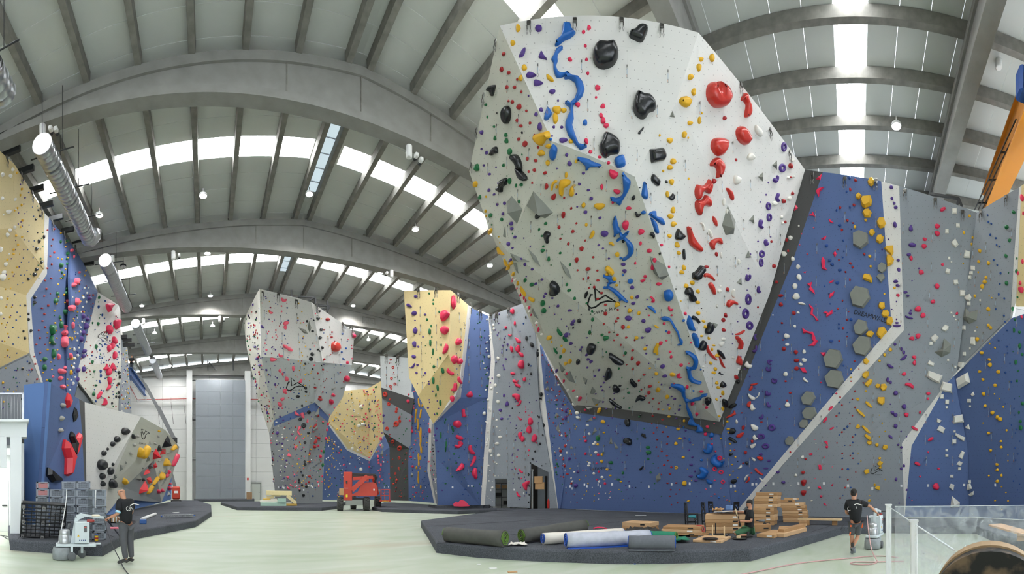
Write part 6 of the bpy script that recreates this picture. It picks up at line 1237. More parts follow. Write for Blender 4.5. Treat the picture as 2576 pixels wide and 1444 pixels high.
# ================================================================= roof fixtures
M_led = mat('led_disc','#ffffff',rough=.5,emit=LAMP_POWER)
M_lampoff = mat('lamp_off_lens','#c9c9c6',rough=.3)
LAMPS = [(250,540),(511,491),(778,487),(1045,576),(1232,667),(522,636),(957,685),(357,768),(529,743),(888,768),(389,837),(535,819),(927,854),(428,920),(544,907),(888,934),(2255,315),(310,669)]
LPOS = ['beside the long silver duct above the left blue wall','under the first skylight band, left of the roof lantern','just right of the ridge lantern in the first bay','right of the first bay, halfway down to the prow','nearest the left edge of the white prow','tucked under the second roof beam at its middle','under the second beam beside two cameras','at the left end of the third beam','lighting the middle of the third beam','right of the central tower above the yellow nose','beside the third silver duct','centred behind the third beam','above the banded charcoal wall','beside the farthest silver duct','above the far grey wall','lowest one right of the central tower','in the bay right of the prow','switched off, by the second silver duct']
for i,(x,y) in enumerate(LAMPS):
    e = EL(y); p = P(x,y,15.3 / e)
    for _ in range(4): p = P(x,y,(zdeck(p.x) - .78 - CAM_H) / e)
    lamp = empty('high_bay_lamp',p,label='round high bay lamp %s' % LPOS[i],cat='lamp',group='round lamps under the roof')
    MB().lathe([(.2,-.05),(.22,-.02),(.21,.05),(.11,.1),(.03,.14),(.03,.36)],16).build('housing',M_black if i == 17 else mat('lamp_housing','#d6d6d4',rough=.4),lamp)
    MB().lathe([(.01,-.065),(.18,-.06),(.2,-.045)],16,cap=False).build('lens',M_lampoff if i == 17 else M_led,lamp)
    if i != 17:
        ld = bpy.data.lights.new('lamp_light','SPOT'); ld.energy = 900; ld.spot_size = 2.6; ld.spot_blend = .6; ld.shadow_soft_size = .24; ld.color = (1,.98,.95)
        lo = bpy.data.objects.new('lamp_light',ld); C.objects.link(lo); lo.parent = lamp; lo.location = (0,0,-.12)
def duct(y0,y1,z,x,lab,elbow=False,d=.38):
    root = empty('air_duct',(x,(y0 + y1) / 2,z),label=lab,cat='duct',group='silver ducts along the left side')
    h = (y1 - y0) / 2; n = int((y1 - y0) / .22); prof = []
    for i in range(n + 1):
        t = -h + (y1 - y0) * i / n
        prof += [(d,t - .012),(d + .014,t),(d,t + .012)]
    Mx = Matrix(((1,0,0),(0,0,1),(0,-1,0)))
    MB().lathe(prof,22,M=Mx).build('pipe',M_galv,root)
    for i in range(int((y1 - y0) / 1.1)):
        MB().box((d * .93,-h + .7 + i * 1.1,.05),(.05,.34,.16),Matrix.Rotation(-.05,3,'Y')).build('outlet_grille',M_black,root)
    for i in range(3):
        t = -h + (y1 - y0) * (i + .5) / 3
        MB().tube([(-.9,t,.42),(.9,t,.42)],.025,6).build('hanger_bar',M_black,root)
        for s in (-.42,.42): MB().tube([(s,t,.42),(s * 1.0,t,zdeck(x) - z - .4)],.012,5).build('hanger_rod',M_black,root)
        MB().lathe([(d + .02,-.03),(d + .02,.03)],22,M=Mx,c=(0,t,0),cap=False).build('hanger_clip',M_galv,root)
    if elbow:
        MB().tube([(0,h - .1,0),(.08,h + .15,.06),(.2,h + .22,.25),(.25,h + .15,.5)],d * .96,20).build('elbow',M_galv,root)
duct(6.0,11.0,13.6,-5.85,'silver duct end cut off at the upper left corner of the frame')
duct(13.9,20.0,14.3,-5.85,'long silver spiral duct over the left walls, nearest whole one',True)
duct(23.3,29.8,14.95,-5.85,'second silver spiral duct, behind the second roof beam')
duct(34.2,41.5,15.5,-5.95,'third silver spiral duct, above the left white wall')
duct(45.6,52.5,15.9,-6.0,'farthest short silver spiral duct near the end wall')
M_wp = mat('white_plastic','#e8e8e6',rough=.4)
def sensor(x,y,Y,lab,cams=0,dx=1):
    p = PY(x,y,Y) if Y > 0 else PX(x,y,15.0)
    root = empty('beam_sensor',p,label=lab,cat='sensor')
    MB().lathe([(.09,-.28),(.13,-.25),(.13,.2),(.09,.22)],14).build('body',M_wp,root)
    MB().box((0,.12,.1),(.06,.3,.06)).build('bracket',M_wp,root)
    for i in range(cams):
        MB().box((dx * (.35 + .22 * i),0,-.05 - .1 * i),(.16,.22,.16),bev=.03).build('camera_body',M_wp,root)
        MB().lathe([(.07,-.16),(.07,-.1)],10,M=Matrix.Rotation(PI / 2,3,'X'),c=(dx * (.35 + .22 * i),0,-.12 - .1 * i)).build('camera_lens',M_black,root)
sensor(107,328,15.15,'white cylinder with two small cameras at the left of the first beam',2)
sensor(1029,380,15.15,'white cylinder with a dome camera at the right of the first beam',2)
sensor(283,652,24.9,'small white cylinder under the left end of the second beam')
sensor(985,688,24.9,'small white cylinder under the right half of the second beam',1,-1)
sensor(436,641,24.9,'white box camera under the second beam',1)
sensor(553,802,34.7,'white twin camera under the third beam',1)
sensor(361,808,34.7,'white cylinder under the left end of the third beam')
sensor(2512,154,0,'white cylinder with a looped cable on the beam at upper right')
ARMS = [(22,383),(58,430),(85,478),(110,517),(135,550),(163,580),(190,605),(217,664),(240,682),(247,706),(303,848),(314,857),(321,868)]
for i,(x,y) in enumerate(ARMS):
    r = (8.0 / math.sin(-AZ(x))) if x < 230 else 31.5
    p = P(x,y,r + .6)
    o = MB().box((0,0,0),(1.5,.16,.26),bev=.01).build('steel_stay',M_black); o.location = p + Vector((-.2,0,0))
    tag(o,'black steel stay above the left walls, number %s from the frame edge' % (ORD[i] or 'first'),'bracket','black arms over the left walls')
def frame_rods(lab,segs,r,w=.12):
    root = empty('steel_truss',P(segs[0][0][0],segs[0][0][1],r),label=lab,cat='steel frame')
    for a,b in segs:
        pa,pb = P(a[0],a[1],r) - root.location,P(b[0],b[1],r) - root.location
        MB().bar(pa,pb,w,w).build('bar',M_black,root)
frame_rods('black steel frame behind the top of the central tower',[((733,730),(733,752)),((676,726),(676,740)),((749,746),(793,748)),((793,748),(793,765)),((775,757),(793,748)),((823,756),(823,786)),((790,768),(830,770)),((830,770),(824,784)),((808,780),(830,772))],33.5)
frame_rods('thin black steel frame behind the right grey wall',[((2340,488),(2412,500)),((2412,500),(2408,516)),((2412,500),(2420,520))],19.0,.1)
frame_rods('grey rods holding the far grey wall',[((523,908),(523,932)),((526,912),(545,932)),((587,906),(587,932))],53.0,.14)
M_or = mat('crane_orange','#d98a1f',rough=.45)
cr = empty('crane_girder',P(2500,480,20.5),label='orange crane girder slanting up out of the right frame edge',cat='crane girder')
a,b = P(2486,522,21.0),P(2640,150,12.5)
MB().bar(a - cr.location,b - cr.location,.5,1.25).build('web',M_or,cr)
up = Vector((0,0,.62))
MB().bar(a + up - cr.location,b + up - cr.location,.75,.06).build('top_flange',M_or,cr)
MB().bar(a - up - cr.location,b - up - cr.location,.75,.06).build('bottom_flange',M_or,cr)
rail = empty('conductor_rail',P(2470,500,20),label='black conductor rails on ladder brackets beside the orange girder',cat='rail')
for k in range(3):
    MB().tube([P(2452 + 9 * k,528,20.4) - rail.location,P(2556 + 14 * k,300,14.8) - rail.location],.03,6).build('rail',M_black,rail)
for t in (.1,.4,.7):
    pa = P(2452,528,20.4).lerp(P(2556,300,14.8),t); pb = P(2476,528,20.4).lerp(P(2590,300,14.8),t)
    MB().bar(pa - rail.location,pb - rail.location,.05,.05).build('bracket',M_black,rail)
o = MB().box((0,0,0),(.5,.4,.9),bev=.08).build('hoist_hook_block',mat('hoist_blue','#1e55a8',rough=.4)); o.location = P(2574,212,13.5)
tag(o,'blue hoist block at the extreme right edge under the roof','hoist')
M_lan = mat('lantern_glass','#cfe0ea',rough=.2,emit=.75)
k = wn
for (y0,y1) in ((7.0,10.6),(17.2,23.0),(27.5,32.0)):
    o = MB().box((5.9,(y0 + y1) / 2,zdeck(5.9) - .03),(.62,y1 - y0,.05)).build('window_%d' % k,M_lan); tag(o,kind='structure'); k += 1
    for t in range(int(y1 - y0) + 1): MB().box((5.9,y0 + t,zdeck(5.9) - .07),(.62,.04,.04)).build('glazing_bar',M_galv,o)
pn = PY(929,807,34.78)
me2 = text_mesh2d('PUJOL',1.1); mb = MB()
v = [mb.bm.verts.new((x * .95,0,y * .36)) for x,y in me2[0]]
for f in me2[1]: mb.bm.faces.new([v[i] for i in f])
nameplate = mb.build('cast_lettering',M_conc2,recalc=False); nameplate.location = pn + Vector((-.48,.07,-.18))
root = [x for x in C.objects if x.name.startswith('roof_beam') and abs(x.location.y - 34.8) < .1][0]
nameplate.parent = root; nameplate.location -= root.location
for a_,b_ in (((-.6,-.32),(.6,-.32)),((.6,-.32),(.6,.32)),((.6,.32),(-.6,.32)),((-.6,.32),(-.6,-.32))):
    o = MB().bar((a_[0],0,a_[1]),(b_[0],0,b_[1]),.05,.05,up=(0,1,0)).build('cast_border',M_conc2,root); o.location = pn - root.location + Vector((0,.07,0))
# ================================================================= end wall, doors
def col_box(name,lab,x0,x1,y0,y1,Y,th,m,**kw): pass
pl = PY(484,1255,53.9)
for (x,lab) in ((477,'left'),(622,'right')):
    p = PY(x,1255,53.9)
    o = MB().box((p.x,53.6,8.4),(.75,.8,16.8),bev=.02).build('column',M_white); tag(o,'white concrete column at the %s of the far grey wall' % lab,kind='structure')
dp = PY(644,1254,53.95)
d1 = empty('door_1',(dp.x,54.05,0),label='grey fire door in the end wall',kind='structure')
MB().box((0,0,1.1),(1.15,.1,2.2),bev=.01).build('leaf',mat('door_grey','#b9bdb7',rough=.5),d1)
for s in (-.66,.66): MB().box((s,0,1.15),(.12,.16,2.3)).build('jamb',mat('door_frame_grey','#9aa09a',rough=.5),d1)
MB().box((0,0,2.33),(1.45,.16,.12)).build('lintel',MATS['door_frame_grey'],d1)
MB().box((.42,-.09,1.05),(.12,.05,.04)).build('handle',M_black,d1)
MB().box((0,-.1,2.52),(1.5,.05,.06)).build('closer_rail',M_galv,d1)
ps = PY(623.5,1205,53.1)
o = MB().box((0,0,0),(.22,.03,.3)).build('exit_sign',mat('sign_red','#d23a33',rough=.4)); o.location = (ps.x,53.15,ps.z); tag(o,'small red sign on the white column by the fire door','sign')
pp = empty('fire_pipe',PY(380,1005,53.7),label='red and white pipe run with brackets across the end wall',cat='pipe')
for (za,m) in ((0,mat('pipe_red','#b8433b',rough=.4)),(-.28,M_white)):
    MB().tube([(PY(357,1005,53.7).x - pp.location.x - .6,0,za),(PY(494,1005,53.7).x - pp.location.x,0,za)],.05,8).build('pipe',m,pp)
    MB().tube([(PY(617,1005,53.7).x - pp.location.x,0,za),(PY(660,1005,53.7).x - pp.location.x,0,za)],.05,8).build('pipe',m,pp)
    MB().tube([(PY(357,1005,53.7).x - pp.location.x - .6,0,za),(PY(326,975,47).x - pp.location.x,-8.0,za + .4)],.05,8).build('pipe',m,pp)
for x in (395,430,462,480):
    MB().tube([(PY(x,1005,53.7).x - pp.location.x,.1,.2),(PY(x,1005,53.7).x - pp.location.x,.1,-.4),(PY(x,1005,53.7).x - pp.location.x + .3,.3,-3.2)],.02,5).build('bracket',M_black,pp)
for i,y in enumerate((957,1056,1157)):
    p = PY(486,y,53.4)
    o = MB().bar((-.45,0,0),(.45,0,0),.14,.14).build('steel_tie',M_black); o.location = p; tag(o,'black wall tie left of the far grey wall, %s of three' % ('top','middle','bottom')[i],'bracket','wall ties of the far grey wall')
rm = 31.9
c0,c1 = P(1243,1275,rm),P(1280,1275,rm)
ax = (c1 - c0); ax.z = 0; wdt = ax.length; ax.normalize(); back = Vector((-ax.y,ax.x,0))
if back.dot(c0) < 0: back = -back
Mr = Matrix((ax,back,Vector((0,0,1)))).transposed()
cen = (c0 + c1) / 2; cen.z = 0
d2 = empty('door_2',cen,label='open store room doorway in the grey wall',kind='structure')
for dx in (-1,1): MB().box(Mr @ Vector((dx * wdt / 2,.1,1.2)),(.1,.5,2.4),Mr).build('jamb',M_white,d2)
MB().box(Mr @ Vector((0,.1,2.42)),(wdt,.5,.1),Mr).build('lintel',M_white,d2)
MB().box(Mr @ Vector((0,3.0,1.5)),(5,.1,3.2),Mr).build('back_wall',M_white,d2)
MB().box(Mr @ Vector((-2.4,1.5,1.5)),(.1,3,3.2),Mr).build('side_wall',M_white,d2)
MB().box(Mr @ Vector((2.4,1.5,1.5)),(.1,3,3.2),Mr).build('side_wall',M_white,d2)
MB().box(Mr @ Vector((0,1.5,3.1)),(5,3,.1),Mr).build('ceiling_board',M_white,d2)
rk = empty('store_rack',cen + back * 1.6,label='black shelving rack with brown boxes inside the doorway',cat='rack')
for sx in (-.75,0,.75): MB().box(Mr @ Vector((sx,0,1.05)),(.06,.06,2.1),Mr).build('post',M_black,rk)
for z in (.3,.95,1.6,2.05): MB().box(Mr @ Vector((0,.15,z)),(1.6,.4,.04),Mr).build('shelf',M_black,rk)
cb = mat('cardboard','#bb9468',rough=.8,noise=.06,nscale=5)
for i,(sx,z,w,h) in enumerate(((-.35,1.8,.5,.34),(.25,1.76,.45,.28),(-.3,1.13,.6,.3),(.4,.48,.5,.3))):
    o = MB().box((0,0,0),(w,.35,h),Mr,bev=.01).build('storage_box',cb if i < 2 else M_dark); o.location = cen + back * 1.7 + Mr @ Vector((sx,0,z + .02)); tag(o,('brown box on the upper left shelf inside the doorway','brown box on the upper right shelf inside the doorway','dark box on the middle shelf inside the doorway','dark box on the lowest shelf inside the doorway')[i],'box')
c0,c1 = P(1333,1279,30.6),P(1383,1279,30.0)
ax = (c1 - c0); ax.z = 0; wdt = ax.length; ax.normalize(); back = Vector((-ax.y,ax.x,0))
if back.dot(c0) < 0: back = -back
Mr = Matrix((ax,back,Vector((0,0,1)))).transposed(); cen = (c0 + c1) / 2; cen.z = 0
d3 = empty('door_3',cen,label='recessed exit with a half open grey door beside the white stripe',kind='structure')
MB().box(Mr @ Vector((-.25,1.4,1.9)),(wdt * .6,.1,3.9),Mr).build('inner_panel',M_pgr,d3)
MB().box(Mr @ Vector((wdt * .38,.5,1.3)),(.06,1.0,2.5),Matrix.Rotation(.3,3,'Z') @ Mr).build('leaf',mat('door_grey_green','#a7aaa2',rough=.5),d3)
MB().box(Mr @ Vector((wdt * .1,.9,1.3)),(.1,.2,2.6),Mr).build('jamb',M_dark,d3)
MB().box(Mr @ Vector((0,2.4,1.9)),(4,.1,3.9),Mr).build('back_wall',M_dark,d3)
o = MB().lathe([(.08,0),(.09,.03),(.09,.5),(.05,.58),(.03,.66)],12).build('fire_extinguisher',mat('extinguisher_red','#b5251f',rough=.35)); o.location = P(1379.5,1279,28.6) ; o.location.z = .3; tag(o,'red fire extinguisher by the recessed exit','extinguisher')
for i,(x,y,s) in enumerate(((1355,1207,.62),(1358,1222,.7))):
    o = MB().box((0,0,0),(s,.12,.5),Mr,bev=.01).build('taped_box',cb); o.location = P(x,y,29.3); tag(o,('upper brown cardboard sheet stuck over the recess','lower brown cardboard sheet stuck over the recess')[i],'cardboard')
# ================================================================= crash pads
def carpet_mat():
    m = mat('pad_carpet','#4c4e53',rough=.95,spec=.2)
    nt = m.node_tree; b = nt.nodes['Principled BSDF']; L = nt.links
    tc = nt.nodes.new('ShaderNodeTexCoord')
    n = nt.nodes.new('ShaderNodeTexNoise'); n.inputs['Scale'].default_value = 45; n.inputs['Detail'].default_value = 4
    L.new(tc.outputs['Object'],n.inputs['Vector'])
    n2 = nt.nodes.new('ShaderNodeTexNoise'); n2.inputs['Scale'].default_value = .8; n2.inputs['Detail'].default_value = 4
    L.new(tc.outputs['Object'],n2.inputs['Vector'])
    ad = nt.nodes.new('ShaderNodeMath'); ad.operation = 'MULTIPLY_ADD'; ad.inputs[1].default_value = .35
    L.new(n2.outputs['Fac'],ad.inputs[0]); L.new(n.outputs['Fac'],ad.inputs[2])
    cr = nt.nodes.new('ShaderNodeValToRGB'); cr.color_ramp.elements[0].position = .45; cr.color_ramp.elements[1].position = .85
    cr.color_ramp.elements[0].color = srgb('#3a3c40'); cr.color_ramp.elements[1].color = srgb('#5d6067')
    L.new(ad.outputs[0],cr.inputs[0]); L.new(cr.outputs[0],b.inputs['Base Color'])
    bp = nt.nodes.new('ShaderNodeBump'); bp.inputs['Strength'].default_value = .4; bp.inputs['Distance'].default_value = .01
    L.new(n.outputs['Fac'],bp.inputs['Height']); L.new(bp.outputs['Normal'],b.inputs['Normal'])
    return m
M_pad = carpet_mat(); M_seam = mat('pad_seam','#2b2c2f',rough=.95)
def FL(px,py,z=0.0): return P(px,py,(CAM_H - z) * FPX / (py - YH))
PADH = .3
def pad(lab,pts,h=PADH,z0=0.0,bev=.05,seams=()):
    """pts: (px, py) on the floor line or (px, r, 'r')"""
    w = []
    for p in pts:
        q = FL(p[0],p[1]) if len(p) == 2 else P(p[0],YH,p[1])
        w.append((q.x,q.y))
    if area2(w) < 0: w = w[::-1]
    root = empty('crash_pad',(0,0,0),label=lab,cat='crash pad')
    mb = MB(); k = len(w)
    rings = [(w,z0),(w,z0 + h - bev),(inset(w,bev * .35),z0 + h - bev * .3),(inset(w,bev),z0 + h)]
    vs = [[mb.bm.verts.new((a,b,z)) for a,b in r] for r,z in rings]
    for A,B in zip(vs,vs[1:]):
        for i in range(k): mb.bm.faces.new((A[i],A[(i + 1) % k],B[(i + 1) % k],B[i]))
    for t in tessellate_polygon([[Vector((a,b,0)) for a,b in rings[-1][0]]]): mb.bm.faces.new([vs[-1][i] for i in t])
    mb.build('foam_block',M_pad,root)
    for a,b in seams:
        pa,pb = FL(a[0],a[1],z0 + h),FL(b[0],b[1],z0 + h)
        MB().bar(pa,pb,.02,.008).build('seam',M_seam,root)
    return root
pad('grey carpeted pad in the left corner carrying the crates and pallet',[(26,1384),(257,1400),(302,1374),(262,20.5,'r'),(219,19.3,'r'),(100,15.3,'r'),(62,16.0,'r'),(20,16.0,'r')],seams=[((45,1358),(60,1330)),((290,1352),(230,1330))])
pad('grey carpeted pad along the boulder with a ladder lying on it',[(302,1374),(345,1356),(492,1326),(532,1299),(531,35,'r'),(497,46,'r'),(432,46,'r'),(431,42,'r'),(337,29.5,'r'),(263,22.0,'r')],seams=[((417,1300),(420,1310)),((340,1297),(520,1286)),((400,1276),(530,1272))])
pad('large grey carpeted pad in front of the long blue wall',[(1059,1326),(1076,1353),(1098,1391),(1200,1403),(1320,1411),(1450,1416),(1550,1419.5),(1721,1417),(1841,1413),(1888,1412),(1917,1404),(2050,1365),(2119,1344),(2228,1341),(2456,1343),(2499,1363),(2590,1392),(2680,1395),(2640,17.6,'r'),(2576,18.6,'r'),(2440,20.2,'r'),(2154,20.4,'r'),(1812,22.5,'r'),(1409,28.2,'r'),(1370,28.7,'r'),(1330,27.5,'r'),(1240,25.2,'r')],
    seams=[((1075,1324),(1400,1304)),((1400,1304),(1620,1300)),((1100,1368),(1290,1345)),((1290,1345),(1560,1312)),((1450,1390),(1460,1382)),((1845,1390),(1843,1396)),((2040,1338),(2100,1320)),((2115,1332),(2122,1320))])
pad('long thin grey pad below the yellow nose',[(936,1283),(960,1288),(1151,1293.5),(1250,1290),(1330,27.4,'r'),(1370,28.6,'r'),(1400,29.0,'r'),(1209,31.0,'r'),(1102,30.8,'r'),(1097,35.5,'r'),(1028,39.2,'r'),(982,41.5,'r'),(965,41.5,'r'),(945,35,'r')],h=.24)
pad('darker raised pad with a pit lying on the thin pad',[(1078,1284),(1098,1288),(1230,1287),(1236,1283),(1215,29.6,'r'),(1090,30.2,'r')],h=.22,z0=.24)
pad('grey pad round the foot of the central tower',[(555,1270),(596,1283.5),(700,1284.5),(809,1285),(846,1281),(872,42,'r'),(811,43.5,'r'),(640,44,'r'),(560,43,'r')],h=.26)
pad('low black pad strip at the foot of the far grey wall',[(488,49.0,'r'),(640,49.5,'r'),(640,52.6,'r'),(488,52.2,'r')],h=.3)
# ================================================================= white office block under the gallery, left edge
M_off = mat('office_white','#e9ecec',rough=.6)
off = empty('wall_office',P(40,1225,13.2),rz=-AZ(40),kind='structure'); off.location.z = 0
MB().box((-1.3,.2,3.62),(3.3,.5,.5),bev=.01).build('beam',M_off,off)
MB().box((0,.2,1.7),(.36,.5,3.4),bev=.01).build('column',M_off,off)
MB().box((-2.0,.1,2.9),(3.4,.3,1.0)).build('panel',M_off,off)
MB().box((-2.2,3.4,1.6),(4.6,.1,3.2)).build('back_wall',M_off,off)
MB().box((.22,1.9,1.6),(.1,3.2,3.2)).build('side_wall',M_off,off)
MB().box((-2.2,1.9,3.1),(4.6,3.2,.1)).build('ceiling_board',M_off,off)
ol = bpy.data.lights.new('office_light','AREA'); ol.energy = 160; ol.size = 1.5
olo = bpy.data.objects.new('office_light',ol); C.objects.link(olo); olo.parent = off; olo.location = (-1.4,1.6,2.98)
for i,x in enumerate((-.55,-1.15)):
    d = empty('door_%d' % (4 + i),(0,0,0),kind='structure'); d.parent = off; d.location = (x,3.3,0)
    MB().box((0,0,1.05),(.5,.08,2.1),bev=.01).build('leaf',mat('office_door','#c9cbc6',rough=.5),d)
    MB().box((.1,-.07,1.05),(.2,.05,.05)).build('handle',M_black,d)
rl = empty('gallery_railing',P(30,1225,13.6),rz=-AZ(30),label='grey steel baluster railing on the gallery at the left edge',cat='railing'); rl.location.z = 3.9
for x in [(-1.6 + .105 * k) for k in range(20)]: MB().tube([(x,0,.06),(x,0,.92)],.011,6).build('baluster',M_galv,rl)
MB().box((-.65,0,.95),(2.1,.05,.05)).build('handrail',M_galv,rl); MB().box((-.65,0,.04),(2.1,.05,.04)).build('bottom_rail',M_galv,rl)
for x in (-.5,.36): MB().box((x,0,.48),(.05,.05,1.0)).build('post',M_galv,rl)
MB().box((-1.3,.8,-.05),(3.4,2.4,.08)).build('gallery_slab',M_off,off).location = (0,0,3.9)
# ================================================================= helpers for things seen at a picture position
class At:
    """local frame at a picture position: x to the right in the picture, y away from the viewer, z up; metres"""
    def __init__(s,px,py,z=0.0,r=None):
        s.px,s.py,s.z = px,py,z
        s.r = r if r else (CAM_H - z) * FPX / (py - YH)
        s.s = FPX / s.r; s.loc = P(px,py,s.r); s.loc.z = z if r is None else s.loc.z
        s.rz = -AZ(px)
    def root(s,name,lab,cat,group=None,rz=0.0): return empty(name,s.loc,s.rz + rz,lab,cat,group)
    def __call__(s,px,py,y=0.0): return Vector(((px - s.px) / s.s,y,(s.py - py) / s.s))
def T(x0,y0,k): return lambda a,b: (x0 + a * k,y0 + b * k)
# ================================================================= crates
M_cr = mat('crate_grey','#8b929b',rough=.55); M_crd = mat('crate_dark_slot','#23262c',rough=.7)
def lattice_mat(name,c1,c2,k=52):
    m = mat(name,c1,rough=.6); nt = m.node_tree; b = nt.nodes['Principled BSDF']
    tc = nt.nodes.new('ShaderNodeTexCoord'); mp = nt.nodes.new('ShaderNodeMapping'); mp.inputs['Rotation'].default_value = (0,PI / 4,0)
    ch = nt.nodes.new('ShaderNodeTexChecker'); ch.inputs['Scale'].default_value = k; ch.inputs['Color1'].default_value = srgb(c1); ch.inputs['Color2'].default_value = srgb(c2)
    nt.links.new(tc.outputs['Object'],mp.inputs[0]); nt.links.new(mp.outputs[0],ch.inputs['Vector']); nt.links.new(ch.outputs[0],b.inputs['Base Color'])
    return m
M_lat = lattice_mat('crate_lattice','#8b929b','#3a3f47'); M_latr = lattice_mat('crate_lattice_red','#8b929b','#d2503e')
CW,CD,CH = .40,.58,.235
def crate_proto():
    r = empty('plastic_crate',(0,0,0))
    mb = MB()
    for sx in (-1,1):
        for sy in (-1,1): mb.box((sx * (CW / 2 - .025),sy * (CD / 2 - .025),CH / 2),(.05,.05,CH - .01))
    for z in (.02,CH - .025):
        mb.box((0,-CD / 2 + .015,z),(CW,.03,.035)); mb.box((0,CD / 2 - .015,z),(CW,.03,.035))
        mb.box((-CW / 2 + .015,0,z),(.03,CD,.035)); mb.box((CW / 2 - .015,0,z),(.03,CD,.035))
    mb.box((0,0,.012),(CW - .02,CD - .02,.02))
    mb.build('frame',M_cr,r)
    for sy in (-1,1): MB().box((0,sy * (CD / 2 - .022),CH / 2),(CW - .08,.02,CH - .05)).build('lattice_side',M_lat,r)
    for sx in (-1,1): MB().box((sx * (CW / 2 - .022),0,CH / 2),(.02,CD - .08,CH - .05)).build('lattice_side',M_lat,r)
    MB().box((0,-CD / 2 + .004,CH - .045),(.13,.012,.022)).build('grip_slot',M_crd,r)
    pass
    return r
proto = crate_proto(); first = True
COLS = [(106,13.1,7,.05,'back left column'),(141,12.3,6,.02,'second column'),(173,12.15,7,.03,'third column'),(208,11.95,7,.06,'fourth column'),(243,11.5,6,.28,'front right column')]
CN2 = ['top','second','third','fourth','fifth','sixth','bottom']
for (px,r,n,yaw,nm) in COLS:
    base = P(px,YH,r); a = AZ(px)
    for k in range(n):
        o = proto if first else copy_tree(proto); first = False
        j = random.Random(int(px) * 10 + k)
        o.location = (base.x + j.uniform(-.01,.01) + math.sin(a) * CD / 2,base.y + math.cos(a) * CD / 2,PADH + CH * k + .002); o.rotation_euler = (0,0,-a + yaw + j.uniform(-.02,.02))
        pos = 'top' if k == n - 1 else ('bottom' if k == 0 else CN2[n - 1 - k])
        tag(o,'grey lattice plastic crate, %s one of the %s' % (pos,nm),'crate','grey plastic crates stacked on the left pad')
        if nm == 'back left column' and k >= n - 2:
            for c in o.children:
                if c.name.startswith('lattice'): c.data = c.data.copy(); c.data.materials[0] = M_latr
A = At(106,1353.5,PADH)
t = T(20,1200,340 / 2046)
pb = A.root('plastic_pallet','black plastic pallet leaning against the crates','pallet')
pb.rotation_euler = (.42,.06,A.rz); pb.location.z = PADH + .02
PWd,PHt = 1.24,1.08
M_blk = mat('black_plastic','#191a1c',rough=.45); M_cap = mat('foot_cap_grey','#8d8b88',rough=.6)
for i in range(10): MB().box((-PWd / 2 + .02 + (PWd - .04) * i / 9,0,PHt / 2),(.022,.05,PHt)).build('rib',M_blk,pb)
for i in range(10): MB().box((0,0,.02 + (PHt - .04) * i / 9),(PWd,.05,.022)).build('cross_rib',M_blk,pb)
for s in (-1,1):
    MB().box((s * PWd / 2,.03,PHt / 2),(.05,.14,PHt + .03),bev=.01).build('edge_beam',M_blk,pb); MB().box((0,.03,PHt / 2 + s * PHt / 2),(PWd,.14,.05),bev=.01).build('edge_beam',M_blk,pb)
for i in (-1,0,1):
    for k in (-1,0,1):
        f = MB().box((i * (PWd / 2 - .06),-.07,PHt / 2 + k * (PHt / 2 - .07)),(.11,.10,.11),bev=.02).build('foot',M_blk,pb)
        c = MB().box((i * (PWd / 2 - .06),-.125,PHt / 2 + k * (PHt / 2 - .07)),(.09,.015,.09),bev=.006).build('foot_cap',M_cap,f)
        MB().lathe([(.018,-.004),(.018,.004)],10,M=Matrix.Rotation(PI / 2,3,'X'),c=(i * (PWd / 2 - .06),-.134,PHt / 2 + k * (PHt / 2 - .07))).build('cap_hole',M_blk,f)
A = At(242.5,1361.5,PADH)
jr = A.root('sweet_jar','yellow and red jar with a blue lid beside the crates','jar')
MB().lathe([(.045,0),(.052,.01),(.052,.14),(.045,.155)],14).build('body',mat('jar_yellow','#e4bb28',rough=.3),jr)
MB().lathe([(.0535,.06),(.0535,.105)],14,cap=False).build('wrapper',mat('jar_red','#b5302c',rough=.4),jr)
MB().lathe([(.05,.155),(.05,.185),(.04,.19)],14).build('lid',mat('jar_lid_blue','#2b4a86',rough=.4),jr)
